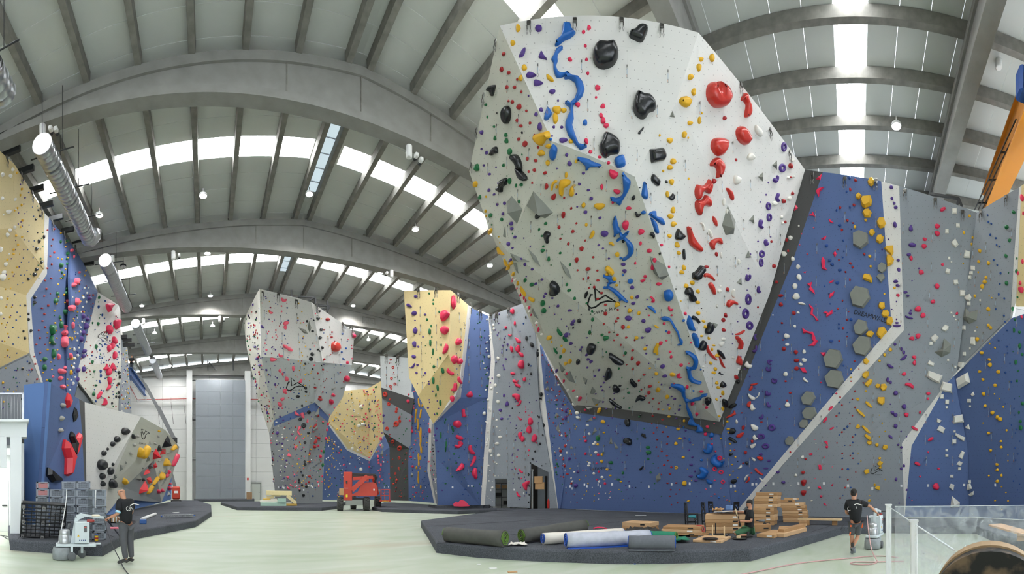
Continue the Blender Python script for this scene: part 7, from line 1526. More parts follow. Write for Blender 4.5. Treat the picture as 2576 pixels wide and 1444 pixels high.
# ================================================================= floor grinders
M_gr = mat('machine_pale_grey','#c9d2d4',rough=.4,noise=.05); M_grd = mat('machine_dusty_grey','#8d9294',rough=.6,noise=.2,nscale=9); M_alu = mat('motor_alu','#b9bbbd',rough=.3,metal=.7)
M_rub = mat('rubber_grey','#5d6062',rough=.8)
def grinder(A,lab,mirror=False,back=False):
    g = A.root('floor_grinder',lab,'floor grinder')
    if back: g.rotation_euler.z += 1.35
    MB().lathe([(.21,.01),(.235,.03),(.235,.22),(.22,.28),(.21,.31)],26,c=(-.07,0,0)).build('grinding_drum',M_grd,g)
    MB().box((.27,0,.36),(.98,.34,.07),bev=.015).build('chassis',M_gr,g)
    mo = MB().lathe([(.135,.39),(.14,.41),(.14,.60),(.125,.605),(.13,.62),(.13,.70),(.11,.735),(.05,.745)],24,c=(.0,0,0)).build('motor',M_alu,g)
    for k in range(12):
        a = k * PI / 6; MB().box((.146 * math.cos(a),.146 * math.sin(a),.5),(.012,.012,.17),Matrix.Rotation(a,3,'Z')).build('cooling_fin',M_alu,mo)
    bx = MB().box((.42,0,.67),(.36,.36,.52),bev=.015).build('control_box',M_gr,g)
    MB().box((.5,-.182,.76),(.07,.01,.15)).build('meter_panel',M_rub,bx); MB().box((.5,-.188,.80),(.045,.008,.03)).build('red_display',mat('display_red','#d4564b',rough=.3),bx)
    for k in range(4): MB().lathe([(.014,-.01),(.014,.01)],8,M=Matrix.Rotation(PI / 2,3,'X'),c=(.36 + .045 * k,-.188,.49)).build('knob',mat('knob_blue','#2d4f7d',rough=.4),bx)
    MB().prism([(-.03,0),(.03,0),(0,.05)],-.004,.004,M=Matrix(((1,0,0),(0,0,1),(0,1,0))),c=(.33,-.184,.58)).build('warning_sticker',mat('sticker_yellow','#e3b81f',rough=.5),bx)
    MB().bar((.18,0,.36),(.3,0,1.02),.07,.10).build('mast',M_gr,g)
    MB().bar((.3,0,1.02),(.45,0,1.09),.08,.12).build('mast_head',M_gr,g)
    hb = MB().bar((.42,0,1.09),(.98,0,1.02),.09,.06).build('handle_beam',M_gr,g)
    MB().tube([(.98,-.22,1.02),(.98,.22,1.02)],.018,8).build('hand_grip',M_black,hb)
    MB().lathe([(.04,-.06),(.04,.06),(.03,.12)],12,M=Matrix.Rotation(PI / 2,3,'Y'),c=(.6,-.1,.95)).build('plug',mat('plug_red','#a03a35',rough=.4),g)
    for (x,y) in ((.17,-.22),(.43,.2)):
        wl = MB().lathe([(.03,-.035),(.095,-.035),(.105,-.02),(.105,.02),(.095,.035),(.03,.035)],22,M=Matrix.Rotation(PI / 2,3,'X'),c=(x,y,.106)).build('wheel',M_rub,g)
        MB().lathe([(.01,-.042),(.065,-.04),(.07,-.03)],16,M=Matrix.Rotation(PI / 2,3,'X'),c=(x,y,.106),cap=False).build('hub',M_gr,wl)
        MB().box((x,y * .8,.24),(.06,.05,.22)).build('axle_leg',M_gr,g)
    MB().tube([(.12,.12,.86),(.08,.14,.7),(.1,.16,.5),(.14,.16,.3),(.05,.1,.2)],.035,10).build('dust_hose',M_rub,g)
    MB().box((.78,0,.385),(.22,.1,.03)).build('lamp_bar',M_gr,g)
    return g
grinder(At(163,1407,0),'pale grey floor grinder with dusty drum beside the pallet')
g2m = grinder(At(2196,1380,0),'pale grey floor grinder pushed by the man in work shorts',back=True)
A = At(263,1408,0); o = MB().box((0,0,0),(.2,.1,.05),bev=.02).build('work_glove',mat('glove_cream','#e4dcc8',rough=.8)); o.location = P(241,1297,9.9); o.rotation_euler = (0,0,-AZ(241)); tag(o,'cream work glove lying on the grinder handle','glove')
M_cab = mat('cable_dark','#3f4144',rough=.6); M_pink = mat('hose_pink','#c49a98',rough=.5)
def cable(name,lab,pts,rad,m,cat='cable'):
    o = MB().tube(resample3(pts),rad,6).build(name,m); return tag(o,lab,cat)
def resample3(pts,k=5):
    pts = [Vector(p) for p in pts]; out = []
    for i in range(len(pts) - 1):
        p0,p1,p2,p3 = pts[max(i - 1,0)],pts[i],pts[i + 1],pts[min(i + 2,len(pts) - 1)]
        for j in range(k):
            t = j / k; out.append(.5 * ((2 * p1) + (p2 - p0) * t + (2 * p0 - 5 * p1 + 4 * p2 - p3) * t * t + (-p0 + 3 * p1 - 3 * p2 + p3) * t ** 3))
    return out + [pts[-1]]
cable('power_cable','dark cable falling from the grinder handle to the floor',[P(262,1308,9.9),P(270,1335,9.7),P(283,1372,9.3),P(300,1405,9.0),FL(312,1430,.02),FL(330,1452,.02),FL(345,1470,.02)],.012,M_cab)
cable('white_strap','white strap hanging from the crates to the grinder',[P(168,1231,11.0),P(166,1262,10.9),P(160,1300,10.7),P(152,1345,10.4),P(145,1372,10.2)],.012,M_wp,'strap')
cable('white_tape','short white tape hanging on the front crate column',[P(241,1234,11.2),P(240,1256,11.2),P(239.5,1278,11.2)],.012,M_wp,'tape')
def gp(a,b,z=.02): return FL(2080 + a * 200 / 1444,1220 + b * 200 / 1444,z)
cable('power_hose','pinkish hose looping over the floor behind the grinder',[P(2181,1297,10.8),P(2184,1330,10.7),P(2192,1380,10.3),gp(900,1355),gp(920,1395),gp(800,1438),gp(560,1444),gp(430,1425),gp(520,1395),gp(800,1398),gp(1100,1390),gp(1400,1385)],.014,M_pink,'hose')
cable('floor_hose','long pinkish hose lying across the floor by the walking man',[gp(1300,1320),gp(1000,1290),gp(700,1300),gp(400,1330),gp(0,1365),FL(2000,1418,.02),FL(1900,1438,.02),FL(1840,1450,.02)],.014,M_pink,'hose')
cable('left_floor_cable','thin dark cable lying on the floor left of the pad',[FL(2,1345,.02),FL(20,1356,.02),FL(26,1352,.02),FL(10,1348,.02),FL(-20,1346,.02)],.012,M_cab)
A = At(360,1318,PADH); o = MB().box((0,0,.09),(.28,.2,.18),bev=.03).build('power_box',mat('tool_blue','#2f5f9e',rough=.4)); o.location = A.loc; o.rotation_euler = (0,0,A.rz); tag(o,'blue power box on the boulder pad','tool')
pa,pb_ = FL(357,1306,PADH + .06),FL(391,1293,PADH + .06)
o = MB().tube([pa,pb_],.075,14).build('paper_roll',mat('roll_white','#dedfdd',rough=.7)); tag(o,'white rolled sheet lying on the boulder pad','roll')
la = empty('aluminium_ladder',FL(450,1303,PADH),-AZ(450) + .35,'folded aluminium ladder bundle lying on the boulder pad','ladder')
for k in range(4):
    y = (k % 2) * .22; z = .05 + .09 * (k // 2)
    MB().box((0,y,z),(1.7 - .1 * k,.05,.04)).build('rail',M_galv,la)
for k in range(9): MB().box((-.7 + .17 * k,.11,.1),(.03,.24,.03)).build('rung',M_galv,la)
for s in (-1,1): MB().box((s * .84,.1,.08),(.06,.1,.07),bev=.01).build('end_cap',mat('cap_blue','#2d5fb0',rough=.4),la)
o = MB().box((0,0,.02),(.5,.09,.03)).build('white_batten',M_wp); o.location = FL(442,1290,PADH); o.rotation_euler = (0,0,.9); tag(o,'short white batten behind the ladder bundle','batten')
A = At(289,1330,PADH); o = MB().prism([(-.17,-.1),(.1,-.12),(.18,0),(.1,.1),(-.15,.09)],0,.05).build('pink_hold',mat('sole_pink','#ee7f92',rough=.6)); o.location = A.loc; o.rotation_euler = (0,0,A.rz); tag(o,'loose pink sole-shaped hold on the pad behind the man','hold')
bs = empty('book_box',At(291,1316,PADH,None).loc,-AZ(291),'dark box of paper packs behind the bald man','box')
MB().box((0,.1,.1),(.42,.3,.2)).build('box_body',M_dark,bs)
for k in range(6): MB().box((-.16 + .06 * k,0,.16),(.045,.2,.2)).build('paper_pack',(cb,M_wp)[k % 2],bs)
# ================================================================= red boom lift
M_red = mat('lift_red','#c23c28',rough=.45,noise=.08,nscale=3); M_tyre = mat('tyre','#4a4a48',rough=.9,noise=.2,nscale=6); M_lgrey = mat('lift_grey','#8f948f',rough=.6)
def tyre(parent,x,y,z,R,w,ry=0.0):
    """deep-lugged off-road tyre; axle along local x turned by ry round z"""
    Mx = Matrix.Rotation(ry,3,'Z') @ Matrix.Rotation(PI / 2,3,'Y')
    t = MB().lathe([(R * .55,-w / 2),(R * .9,-w / 2),(R * .97,-w * .36),(R * .97,w * .36),(R * .9,w / 2),(R * .55,w / 2)],28,M=Mx,c=(x,y,z)).build('tyre',M_tyre,parent)
    lug = MB()
    for k in range(14):
        a = 2 * PI * k / 14
        for s in (-1,1):
            c = Mx @ Vector((R * 1.0 * math.cos(a + s * .1),R * 1.0 * math.sin(a + s * .1),s * w * .23))
            lug.box(Vector((x,y,z)) + c,(R * .12,R * .2,w * .5),Mx @ Matrix.Rotation(a + s * .1,3,'Z') @ Matrix.Rotation(s * .5,3,'X'))
    l = lug.build('lugs',M_tyre,t); l['kind'] = 'stuff'
    MB().lathe([(R * .5,-w * .3),(R * .56,-w * .46),(R * .3,-w * .34),(R * .12,-w * .5)],20,M=Mx,c=(x,y,z),cap=False).build('rim',M_lgrey,t)
    MB().lathe([(R * .5,w * .3),(R * .56,w * .46),(R * .3,w * .34),(R * .12,w * .5)],20,M=Mx,c=(x,y,z),cap=False).build('rim',M_lgrey,t)
t = T(830,1170,180 / 1999)
A = At(905,1284,0,None); A = At(905,1284.5,0)
bl = A.root('boom_lift','red wheeled boom lift parked before the far blue wall','boom lift')
q = lambda a,b,y=0: A(*t(a,b),y)
k = 180 / 1999 / A.s
R = .5
for (a,b,y) in ((285,1070,0),(1020,1080,0)): tyre(bl,q(a,b).x,y,R,R,.42,.12)
for (a,y) in ((1360,1.9),(640,2.1)): tyre(bl,q(a,1000).x,y,R,R,.42,.12)
MB().box(q(680,1045,0),(1.30,.3,.42),bev=.03).build('front_axle_box',M_lgrey,bl)
MB().box(q(780,1000,1.0) ,(1.0,2.0,.35)).build('chassis',M_black,bl)
col = MB().box(q(500,590,.1),(.66,.55,2.15),bev=.03).build('boom_column',M_red,bl)
MB().box(q(470,480,-.2),(.12,.06,.2)).build('opening',M_black,col)
MB().box(q(472,860,-.2),(.14,.06,.2)).build('warning_sticker',mat('warn_yellow','#e5d02c',rough=.5),col)
MB().box(q(450,645,-.2),(.3,.04,.03)).build('stripe',M_wp,col)
pts = [(620,860),(660,800),(780,740),(860,560),(960,490),(1110,480),(1230,490),(1300,560),(1310,840),(1200,870)]
pg = [((q(a,b).x),q(a,b).z) for a,b in pts]
Mxz = Matrix(((1,0,0),(0,0,1),(0,1,0)))
MB().prism(resample(pg,3),-.2,1.5,M=Mxz,smooth=True).build('engine_cover',M_red,bl)
MB().box(q(1228,690,-.24),(.1,.02,.14)).build('white_sticker',M_wp,bl)
MB().bar(q(615,700,-.35),q(1050,310,-.35),.2,.34).build('lower_boom',M_red,bl)
MB().bar(q(1050,310,-.35),q(1040,460,-.3),.16,.2).build('boom_link',M_red,bl)
MB().bar(q(600,290,.1),q(1280,310,.3),.35,.36).build('upper_boom',mat('boom_dark','#4a3a35',rough=.6),bl)
MB().bar(q(600,255,-.05),q(1280,270,.1),.12,.06).build('hose_track',M_black,bl)
MB().bar(q(640,380,.0),q(1200,340,.2),.2,.25).build('mid_boom',M_red,bl)
MB().tube(resample3([q(1270,280,0),q(1310,340,-.1),q(1260,450,0),q(1290,600,.1)]),.07,8).build('hose',M_black,bl)
MB().bar(q(1220,330,.2),q(1330,830,.5),.2,.22).build('jib_arm',M_red,bl)
MB().bar(q(1280,350,.2),q(1250,600,.2),.1,.14).build('jib_link',M_black,bl)
bk = MB().box(q(1560,1010,1.0),(.85,.8,.12)).build('basket_floor',M_red,bl)
M_haz = mat('hazard_yellow','#e0c02a',rough=.5)
for i in range(5): MB().box(q(1490 + 37 * i,1015,.58),(.06,.02,.07),Matrix.Rotation(.5,3,'Y')).build('hazard_stripe',M_haz,bk)
for (a,y) in ((1445,.6),(1690,.6),(1445,1.4),(1690,1.4),(1545,.6)):
    MB().bar(q(a,1000,y),q(a,680,y),.05,.05).build('basket_post',M_red,bl)
for b in (685,760,855):
    for y in (.6,1.4): MB().bar(q(1440,b,y),q(1695,b,y),.045,.045).build('basket_rail',M_red,bl)
    MB().bar(q(1690,b,.6),q(1690,b,1.4),.045,.045).build('basket_rail',M_red,bl)
MB().bar(q(1330,640,.6),q(1440,640,.6),.05,.05).build('basket_rail',M_red,bl)
MB().box(q(1375,710,.6),(.22,.12,.16),bev=.02).build('control_panel',M_lgrey,bl)
o = MB().box(q(330,745,-.1) ,(.36,.3,.5),bev=.01).build('tool_box',cb,bl)
A2 = At(832,1255,.26); wb = A2.root('wooden_box','pale wooden transport box left of the boom lift','box')
for i in range(3): MB().box((0,0,.22 + .2 * i),(.98,.6,.195),bev=.005).build('plank',mat('pine','#d8bd92',rough=.7,noise=.12,nscale=5),wb)
for s in (-.46,.46): MB().box((s,-.31,.42),(.07,.03,.6)).build('steel_corner',M_galv,wb)
for s in (-.35,0,.35): MB().box((s,0,.06),(.1,.6,.12)).build('foot',MATS['pine'],wb)
M_foam = mat('foam_cream','#e9d9a6',rough=.9,noise=.04); M_foamg = mat('foam_mint','#aecdbd',rough=.9,noise=.05); M_foamw = mat('foam_white','#dcd6cc',rough=.9); M_foamo = mat('foam_ochre','#dcb75f',rough=.9)
t = T(640,1220,220 / 1456); A = At(702,1272.5,.26)
for i,(a0,a1,b0,b1,m,y,d,rot,lab) in enumerate([
    (100,530,290,350,M_foamg,0,1.0,0,'long mint green foam slab at the bottom of the foam pile'),(530,708,312,345,M_foamo,.1,.8,0,'thin ochre foam slab on the pad at the right of the foam pile'),
    (90,400,252,290,M_foamw,.15,.9,0,'off-white crumpled foam sheet on the mint slab'),(383,525,222,292,M_foamg,-.1,.5,0,'square mint green foam block in the middle of the pile'),
    (145,265,225,255,M_foamo,.2,.6,0,'small ochre foam offcut at the left of the pile'),(200,325,190,222,M_foam,.25,.7,0,'small cream foam block under the long top block'),(280,435,172,192,M_foam,.2,.6,0,'flat cream foam strip right under the long top block'),
    (525,625,280,312,M_foamw,.2,.6,0,'white foam scrap beside the leaning slab'),(193,622,98,172,M_foam,.1,.9,.02,'long cream foam block on top of the pile'),(270,380,222,280,M_foamw,.3,.5,0,'greyish white foam chunk inside the pile')]):
    c = (A(*t(a0,b0)) + A(*t(a1,b1))) / 2; w = (a1 - a0) * 220 / 1456 / A.s; h = (b1 - b0) * 220 / 1456 / A.s
    o = MB().box((0,0,0),(w,d,h * .98),Matrix.Rotation(rot,3,'Y'),bev=.015).build('foam_block',m)
    c.y = y + d / 2 - .3; o.location = A.loc + Matrix.Rotation(A.rz,3,'Z') @ c; o.rotation_euler = (0,0,A.rz); tag(o,lab,'foam block','foam blocks piled by the central tower')
c0,c1 = A(*t(545,180)),A(*t(690,300))
o = MB().bar(c0,c1,.6,.25).build('foam_slab',M_foam); o.location = A.loc; o.rotation_euler = (0,0,A.rz); tag(o,'cream foam slab leaning against the right of the pile','foam block','foam blocks piled by the central tower')
o = MB().box((0,0,.3),(.5,.4,.62),bev=.02).build('wrapped_pallet',mat('wrap_brown','#9a7b5c',rough=.7,noise=.2,nscale=8)); o.location = P(627,1255,50); o.location.z = 0; o.scale = (1.3,1,1.9); tag(o,'brown wrapped stack by the grey fire door','stack')
A = At(1160,1276,.46,28.5); o = MB(); pgk = resample([(-.5,0),(-.42,.28),(-.2,.24),(-.05,.42),(.25,.36),(.5,.1),(.52,0)],2)
o.prism(pgk,-.25,.25,M=Mxz,smooth=True); o = o.build('loose_hold',HM['K']); o.location = A.loc; o.location.z = .46; o.rotation_euler = (0,0,A.rz); tag(o,'big pink hold lying on the dark pad below the blue tower','hold')
A = At(442,1256,.02,44.0); A.loc.z = 0
b2l = empty('boom_lift',A.loc,A.rz,'second boom lift with grey telescopic arm behind the boulder','boom lift')
L = lambda px,py,y=0: Vector(((px - 442) / A.s,y,(1256 + 11 - py) / A.s))
MB().box(L(443,1240),(.85,1.2,1.35),bev=.12).build('engine_cover',M_red,b2l)
MB().box(L(443,1240) + Vector((0,-.62,.1)),(.4,.03,.25)).build('sticker',M_wp,b2l)
MB().box(L(443,1263),(1.1,2.0,.4)).build('chassis',M_black,b2l)
M_arm = mat('arm_grey','#77787a',rough=.5)
for a,b,w in (((428,1180),(440,1225),.35),((436,1110),(428,1180),.3),((398,1025),(440,1108),.42),((364,965),(398,1028),.32)):
    MB().bar(L(*a),L(*b),w,w).build('boom_section',M_arm,b2l)
MB().bar(L(352,945),L(364,966),.22,.22).build('jib',M_arm,b2l); MB().bar(L(338,935),L(352,946),.2,.2).build('jib_head',M_arm,b2l)
MB().box(L(440,1108),(.5,.5,.6),bev=.05).build('knuckle',M_black,b2l)
for (a,b) in (((324,936),(340,936)),((324,922),(340,922)),((324,928),(340,928))): MB().bar(L(*a),L(*b),.06,.06).build('basket_rail',M_arm,b2l)
for x in (324,332,340): MB().bar(L(x,921),L(x,937),.06,.06).build('basket_post',M_arm,b2l)
MB().box(L(332,937),(.72,.9,.08)).build('basket_floor',M_arm,b2l)
cbm = empty('crane_rail',P(345,960,45),label='blue steel crane rail fixed to the left wall',cat='rail'); M_cb = mat('rail_blue','#2d5b9e',rough=.5)
a,b = P(325,935,40.5),P(364,988,50)
for dz,w,h in ((0,.1,.8),(.4,.5,.06),(-.4,.5,.06)): MB().bar(a + Vector((0,0,dz)) - cbm.location,b + Vector((0,0,dz)) - cbm.location,w,h).build('web' if dz == 0 else 'flange',M_cb,cbm)
MB().bar(a + Vector((.2,0,-.9)) - cbm.location,b + Vector((.2,0,-.9)) - cbm.location,.08,.08).build('lower_rail',M_galv,cbm)
# ================================================================= things on the large pad
CBM = [cb,mat('cardboard_pale','#c9a57c',rough=.8,noise=.05,nscale=4),mat('cardboard_dark','#a98258',rough=.8,noise=.06,nscale=4)]
M_tape = mat('label_white','#e6e4df',rough=.5)
bn = 0
def cbox(t,a0,a1,b0,b1,z,r,d,lab,yaw=0.0,dy=0.0,tape=True,name='cardboard_box'):
    """box whose front shows at a0..a1, b0..b1 of a close-up; z = height of its underside, r = range of its front"""
    global bn
    (x0,y0),(x1,y1) = t(a0,b0),t(a1,b1); s = FPX / r
    w,h = (x1 - x0) / s,(y1 - y0) / s * .985
    p = P((x0 + x1) / 2,YH,r); az = AZ((x0 + x1) / 2)
    rt = empty(name,(p.x,p.y,z),-az + yaw,lab,'box','brown cardboard boxes on the large pad')
    m = CBM[bn % 3]; bn += 1
    MB().box((0,d / 2 + dy,h / 2),(w,d,h),bev=min(.012,h * .1)).build('carton',m,rt)
    if tape and w > .3:
        MB().box((w * .22,dy - .004,h * .5),(.16,.006,min(.05,h * .4))).build('label_sticker',M_tape if bn % 2 else M_black,rt)
        MB().box((0,d / 2 + dy,h + .001),(w * .98,.05,.003)).build('tape',CBM[2],rt)
    return h
Z = T(1700,1230,360 / 2576)
def stack(t,rows,r,d,nm,z0=PADH,yaw=0.0):
    """rows top to bottom: (a0, a1, b0, b1)"""
    z = z0; n = len(rows); j = random.Random(n * 7)
    for i,(a0,a1,b0,b1) in enumerate(reversed(rows)):
        k = n - i; pos = 'top' if k == 1 else ('bottom' if i == 0 else ORD[k - 1] + ' from top')
        z += cbox(t,a0,a1,b0,b1,z,r,d,'flat carton, %s in %s' % (pos,nm),yaw + j.uniform(-.04,.04))
stack(Z,[(530,1280,455,555),(530,1285,555,615),(535,1280,615,685),(540,1285,685,750),(540,1290,750,802)],13.2,.62,'bench-like stack')
stack(Z,[(1432,1838,58,118),(1415,1835,118,165),(1400,1830,165,220),(1400,1830,220,268),(1390,1825,268,330),(1390,1770,330,395),(1392,1775,395,455),(1392,1770,455,515),(1395,1775,515,580),(1395,1770,580,655)],16.0,.7,'tallest stack behind the kneeling man',yaw=-.25)
stack(Z,[(1870,2310,250,300),(1885,2335,300,350),(1910,2355,350,400),(1915,2370,400,445),(1915,2370,445,490),(1925,2375,490,530),(1925,2365,530,570),(1930,2390,570,612)],17.2,.7,'stack of flat cartons right of the tallest stack',yaw=-.1)
cbox(Z,1830,2150,200,245,1.14,17.3,.3,'short carton bridging the tops of the two right stacks'); cbox(Z,1950,2215,165,200,1.24,17.3,.3,'thin carton lying on the bridging carton')
stack(Z,[(2215,2355,592,635),(2215,2355,635,680)],15.6,.4,'little pair at the foot of the right stack')
stack(Z,[(1432,1612,525,572),(1432,1612,572,620)],14.4,.4,'little pair behind the drill box')
cbox(Z,1390,1718,640,782,PADH,13.5,.5,'square brown box with a power tool on it',yaw=.1)
cbox(Z,1440,1785,812,880,PADH,12.0,1.3,'long flat carton lying right of the kneeling man',yaw=-.38)
cbox(Z,1795,1960,790,870,PADH,12.1,1.9,'long narrow carton pointing away at the right',yaw=-.42); cbox(Z,1835,1960,715,792,PADH + .11,12.3,1.8,'second narrow carton on top of the one pointing away',yaw=-.42)
cbox(Z,1855,2125,590,660,PADH,13.8,.45,'short carton beside the narrow cartons')
cbox(Z,290,830,925,972,PADH,10.95,1.05,'flat carton used as a work table with stool legs on it',yaw=-.30)
Yt = T(1550,1200,500 / 2576)
stack(Yt,[(55,462,590,645),(50,455,645,672),(40,455,672,702)],13.9,.75,'low stack at the left behind the rolls',yaw=-.45)
stack(Yt,[(600,1105,655,690),(580,1100,690,735),(640,1110,735,765),(950,1155,765,790)],12.2,.75,'low wide stack behind the green roll',yaw=-.15)
a,b = P(2010,1311,16.4),P(2117,1312,15.9); a.z = b.z = .52
o = MB().bar(a,b,.3,.07).build('wooden_board',MATS['pine']); tag(o,'long wooden board lying on the pad behind the walking man','board')
for i,x in enumerate((2030,2100)):
    o = MB().box((0,0,.09),(.3,.2,.18)).build('support_block',CBM[2]); o.location = P(x,YH,16.1); o.location.z = PADH; tag(o,'brown block under the %s end of the long board' % ('left','right')[i],'block')
def sheet(name,lab,pts,z,m,amp=.04,cat='sheet'):
    rr_ = random.Random(len(pts)); mb = MB(); n = 7
    A_,B_2,C_,D_ = [Vector(p) for p in pts]; g = []
    for i in range(n):
        for j in range(n):
            u_,v_ = i / (n - 1),j / (n - 1); p = A_.lerp(B_2,u_).lerp(D_.lerp(C_,u_),v_); p.z = z + abs(rr_.gauss(0,amp)); g.append(p)
    vt = [mb.bm.verts.new(p) for p in g] + [mb.bm.verts.new(p - Vector((0,0,.012))) for p in g]
    for i in range(n - 1):
        for j in range(n - 1):
            q = (i * n + j,(i + 1) * n + j,(i + 1) * n + j + 1,i * n + j + 1)
            f = mb.bm.faces.new([vt[k] for k in q]); f.smooth = True; mb.bm.faces.new([vt[k + n * n] for k in q[::-1]])
    return tag(mb.build(name,m),lab,cat)
zt = 1.05
def rp(px,r): return P(px,YH,r)
sheet('foam_sheet','white foam sheet crumpled on the bench-like carton stack',[rp(1795,13.1),rp(1878,13.1),rp(1872,13.7),rp(1800,13.7)],.98,M_foamw,.02)
sheet('torn_cardboard','torn brown cardboard on the bench-like stack',[rp(1791,13.3),rp(1820,13.3),rp(1822,13.8),rp(1792,13.8)],1.02,cb,.05,'cardboard')
o = MB().box((0,0,.07),(.26,.2,.14),bev=.01).build('blue_tub',mat('tub_blue','#5f7fae',rough=.4)); o.location = rp(1835,13.7); o.location.z = 1.03; tag(o,'blue plastic tub on the bench-like stack','tub')
M_st = mat('stool_black','#121314',rough=.4)
def stool():
    r = empty('dining_chair',(0,0,0))
    MB().box((0,0,.47),(.42,.42,.04),bev=.012).build('seat',M_st,r)
    for (x,y,h) in ((-.19,-.18,.88),(-.19,.18,.88),(.19,-.18,.46),(.19,.18,.46)): MB().bar((x,y,0),(x - (.05 if h > .5 else 0),y,h),.04,.04).build('leg',M_st,r)
    MB().box((-.24,0,.83),(.03,.40,.12),bev=.01).build('top_rail',M_st,r)
    for s in (-1,1): MB().bar((-.215,-.17 * s,.52),(-.235,.17 * s,.78),.02,.03).build('cross_brace',M_st,r)
    for y in (-.18,.18): MB().bar((-.19,y,.16),(.19,y,.16),.02,.03).build('stretcher',M_st,r)
    for x in (-.19,.19): MB().bar((x,-.18,.16),(x,.18,.16),.02,.03).build('stretcher',M_st,r)
    return r
ch = stool()
for i,(px,r,rz,lab) in enumerate(((1740,15.6,.25,'black chair with crossed back standing free at the left'),(1783,15.9,.35,'black chair half hidden behind the bench-like stack, left one'),(1800,17.3,.5,'black chair farther back between two others'),(1840,16.6,2.6,'black chair seen only by its crossed back beside the kneeling man'))):
    o = ch if i == 0 else copy_tree(ch)
    o.location = rp(px,r); o.location.z = PADH; o.rotation_euler = (0,0,-AZ(px) + rz); tag(o,lab,'chair','black chairs behind the bench-like stack')
A = At(1806,1356,PADH + .05,None); A = At(1806,1350,.36)
hs = A.root('unfinished_stool','unfinished black and pale wood stool standing on the flat carton','stool')
zz = lambda a,b,y=0: A(*Z(a,b),y)
for (a,b0,b1,y,m) in ((663,850,648,0,MATS['pine']),(715,830,628,.25,M_st),(873,870,668,0,MATS['pine'])): MB().bar(zz(a,b0,y),zz(a,b1,y),.035,.035).build('upright',m,hs)
for (p_,q_,m) in (((660,850),(870,850),MATS['pine']),((700,822),(860,825),M_st),((860,880),(965,815),M_st)): MB().bar(zz(*p_),zz(*q_),.035,.035).build('crossbar',m,hs)
o = MB().lathe([(.2,0),(.22,.012),(.2,.024)],20).build('round_plate',M_st); o.location = FL(1787,1357.5,.37); o.location.z = PADH + .085; tag(o,'black stool seat lying on the flat carton','seat plate')
def drill(loc,rz,lab,m):
    d = empty('cordless_drill',loc,rz,lab,'drill')
    MB().tube([(-.12,0,.1),(.1,0,.1)],[.035,.045],10).build('body',m,d); MB().bar((.06,0,.09),(.1,0,.02),.04,.06).build('grip',M_black,d); MB().box((.09,0,.015),(.11,.07,.03),bev=.01).build('battery',M_black,d); MB().tube([(-.2,0,.1),(-.12,0,.1)],.015,8).build('chuck',M_black,d)
p = rp(1742,12.6); p.z = PADH + .475; drill(p,-AZ(1742),'teal cordless drill on the low wide carton stack',mat('drill_teal','#1f7a86',rough=.4))
p = rp(1917,13.7); p.z = PADH + .26; drill(p,-AZ(1917),'grey power tool on the square brown box',mat('tool_grey','#6c7074',rough=.4))
cable('red_charger_cable','red cable hanging off the low wide carton stack',[P(1752,1322,12.3),P(1764,1322,12.2),P(1771,1328,12.15),P(1772,1335,12.1),P(1768,1337,12.1),P(1765,1330,12.2)],.012,mat('cable_red','#b8272d',rough=.5))
cable('red_rope','short red rope lying behind the dark carpet roll',[FL(1494,1329,PADH + .02),FL(1505,1327,PADH + .02),FL(1517,1328,PADH + .02),FL(1525,1330,PADH + .02)],.03,HM['K'],'rope')
M_rub2 = mat('roll_dark_back','#4f4f4b',rough=.8,noise=.15,nscale=5); M_silver = mat('roll_silver_wrap','#b4b7c2',rough=.5,noise=.12,nscale=7,bump=.5,bscale=9); M_turf = mat('turf_green','#5c7a33',rough=.95); M_blue = mat('wrap_blue','#1d4fb0',rough=.4); M_grc = mat('roll_grey_carpet','#63666c',rough=.95,noise=.1,nscale=20); M_grn = mat('roll_green_turf','#1e7a5d',rough=.8,noise=.08)
def roll(lab,pa,pb_,R,m,core,flap=None):
    pa,pb_ = Vector(pa),Vector(pb_); c = (pa + pb_) / 2
    rt = empty('carpet_roll',c,0,lab,'carpet roll','carpet rolls on the large pad')
    d = (pb_ - pa).normalized(); n = 9
    jr_ = random.Random(int(R * 1000) + len(lab))
    pts = [pa.lerp(pb_,i / n) - c for i in range(n + 1)]
    MB().tube(pts,[R * (1 + jr_.uniform(-.05,.05)) for _ in pts],20).build('roll_body',m,rt)
    x = d.cross(Vector((0,0,1))).normalized(); z = x.cross(d)
    for e,s in ((pa,-1),(pb_,1)):
        sp = []
        for i in range(40):
            t_ = i / 39 * 3 * 2 * PI; q = R * .94 * (1 - i / 39 * .82); sp.append(e - c + d * s * .012 + x * q * math.cos(t_) + z * q * math.sin(t_))
        MB().tube(sp,R * .075,5).build('spiral_edge',core,rt)
    if flap:
        o_ = MB().bar(pa - c + x * 0 - Vector((0,0,R * .93)) - x * R * .55 * flap[1],pb_ - c - Vector((0,0,R * .93)) - x * R * .55 * flap[1],R * 1.3,.025).build('loose_flap',flap[0],rt)
    return rt
def rc(px,r,R): p = P(px,YH,r); p.z = PADH + R; return p
roll('dark roll of green turf at the left end of the pad',rc(1124,11.2,.2),rc(1270,10.2,.2),.2,M_rub2,M_turf,(M_rub2,1))
q1,q2 = rc(1312,10.9,.18),rc(1470,12.3,.2); q2.z += .13
roll('dark roll of green turf propped up in the middle',q1,q2,.19,M_rub2,M_turf)
roll('pale wrapped roll behind the silver one',rc(1366,10.6,.15),rc(1565,11.9,.15),.15,M_foamw,M_blue)
roll('large silver wrapped roll with torn blue film',rc(1424,10.0,.19),rc(1632,10.7,.19),.19,M_silver,M_blue,(M_blue,-1))
roll('short grey carpet roll nearest the pad edge',rc(1582,9.75,.17),rc(1697,9.75,.17),.17,M_grc,M_blue,(M_grc,-1))
roll('green turf roll with a loose end before the cartons',rc(1630,11.2,.15),rc(1700,10.9,.15),.15,M_grn,M_turf)
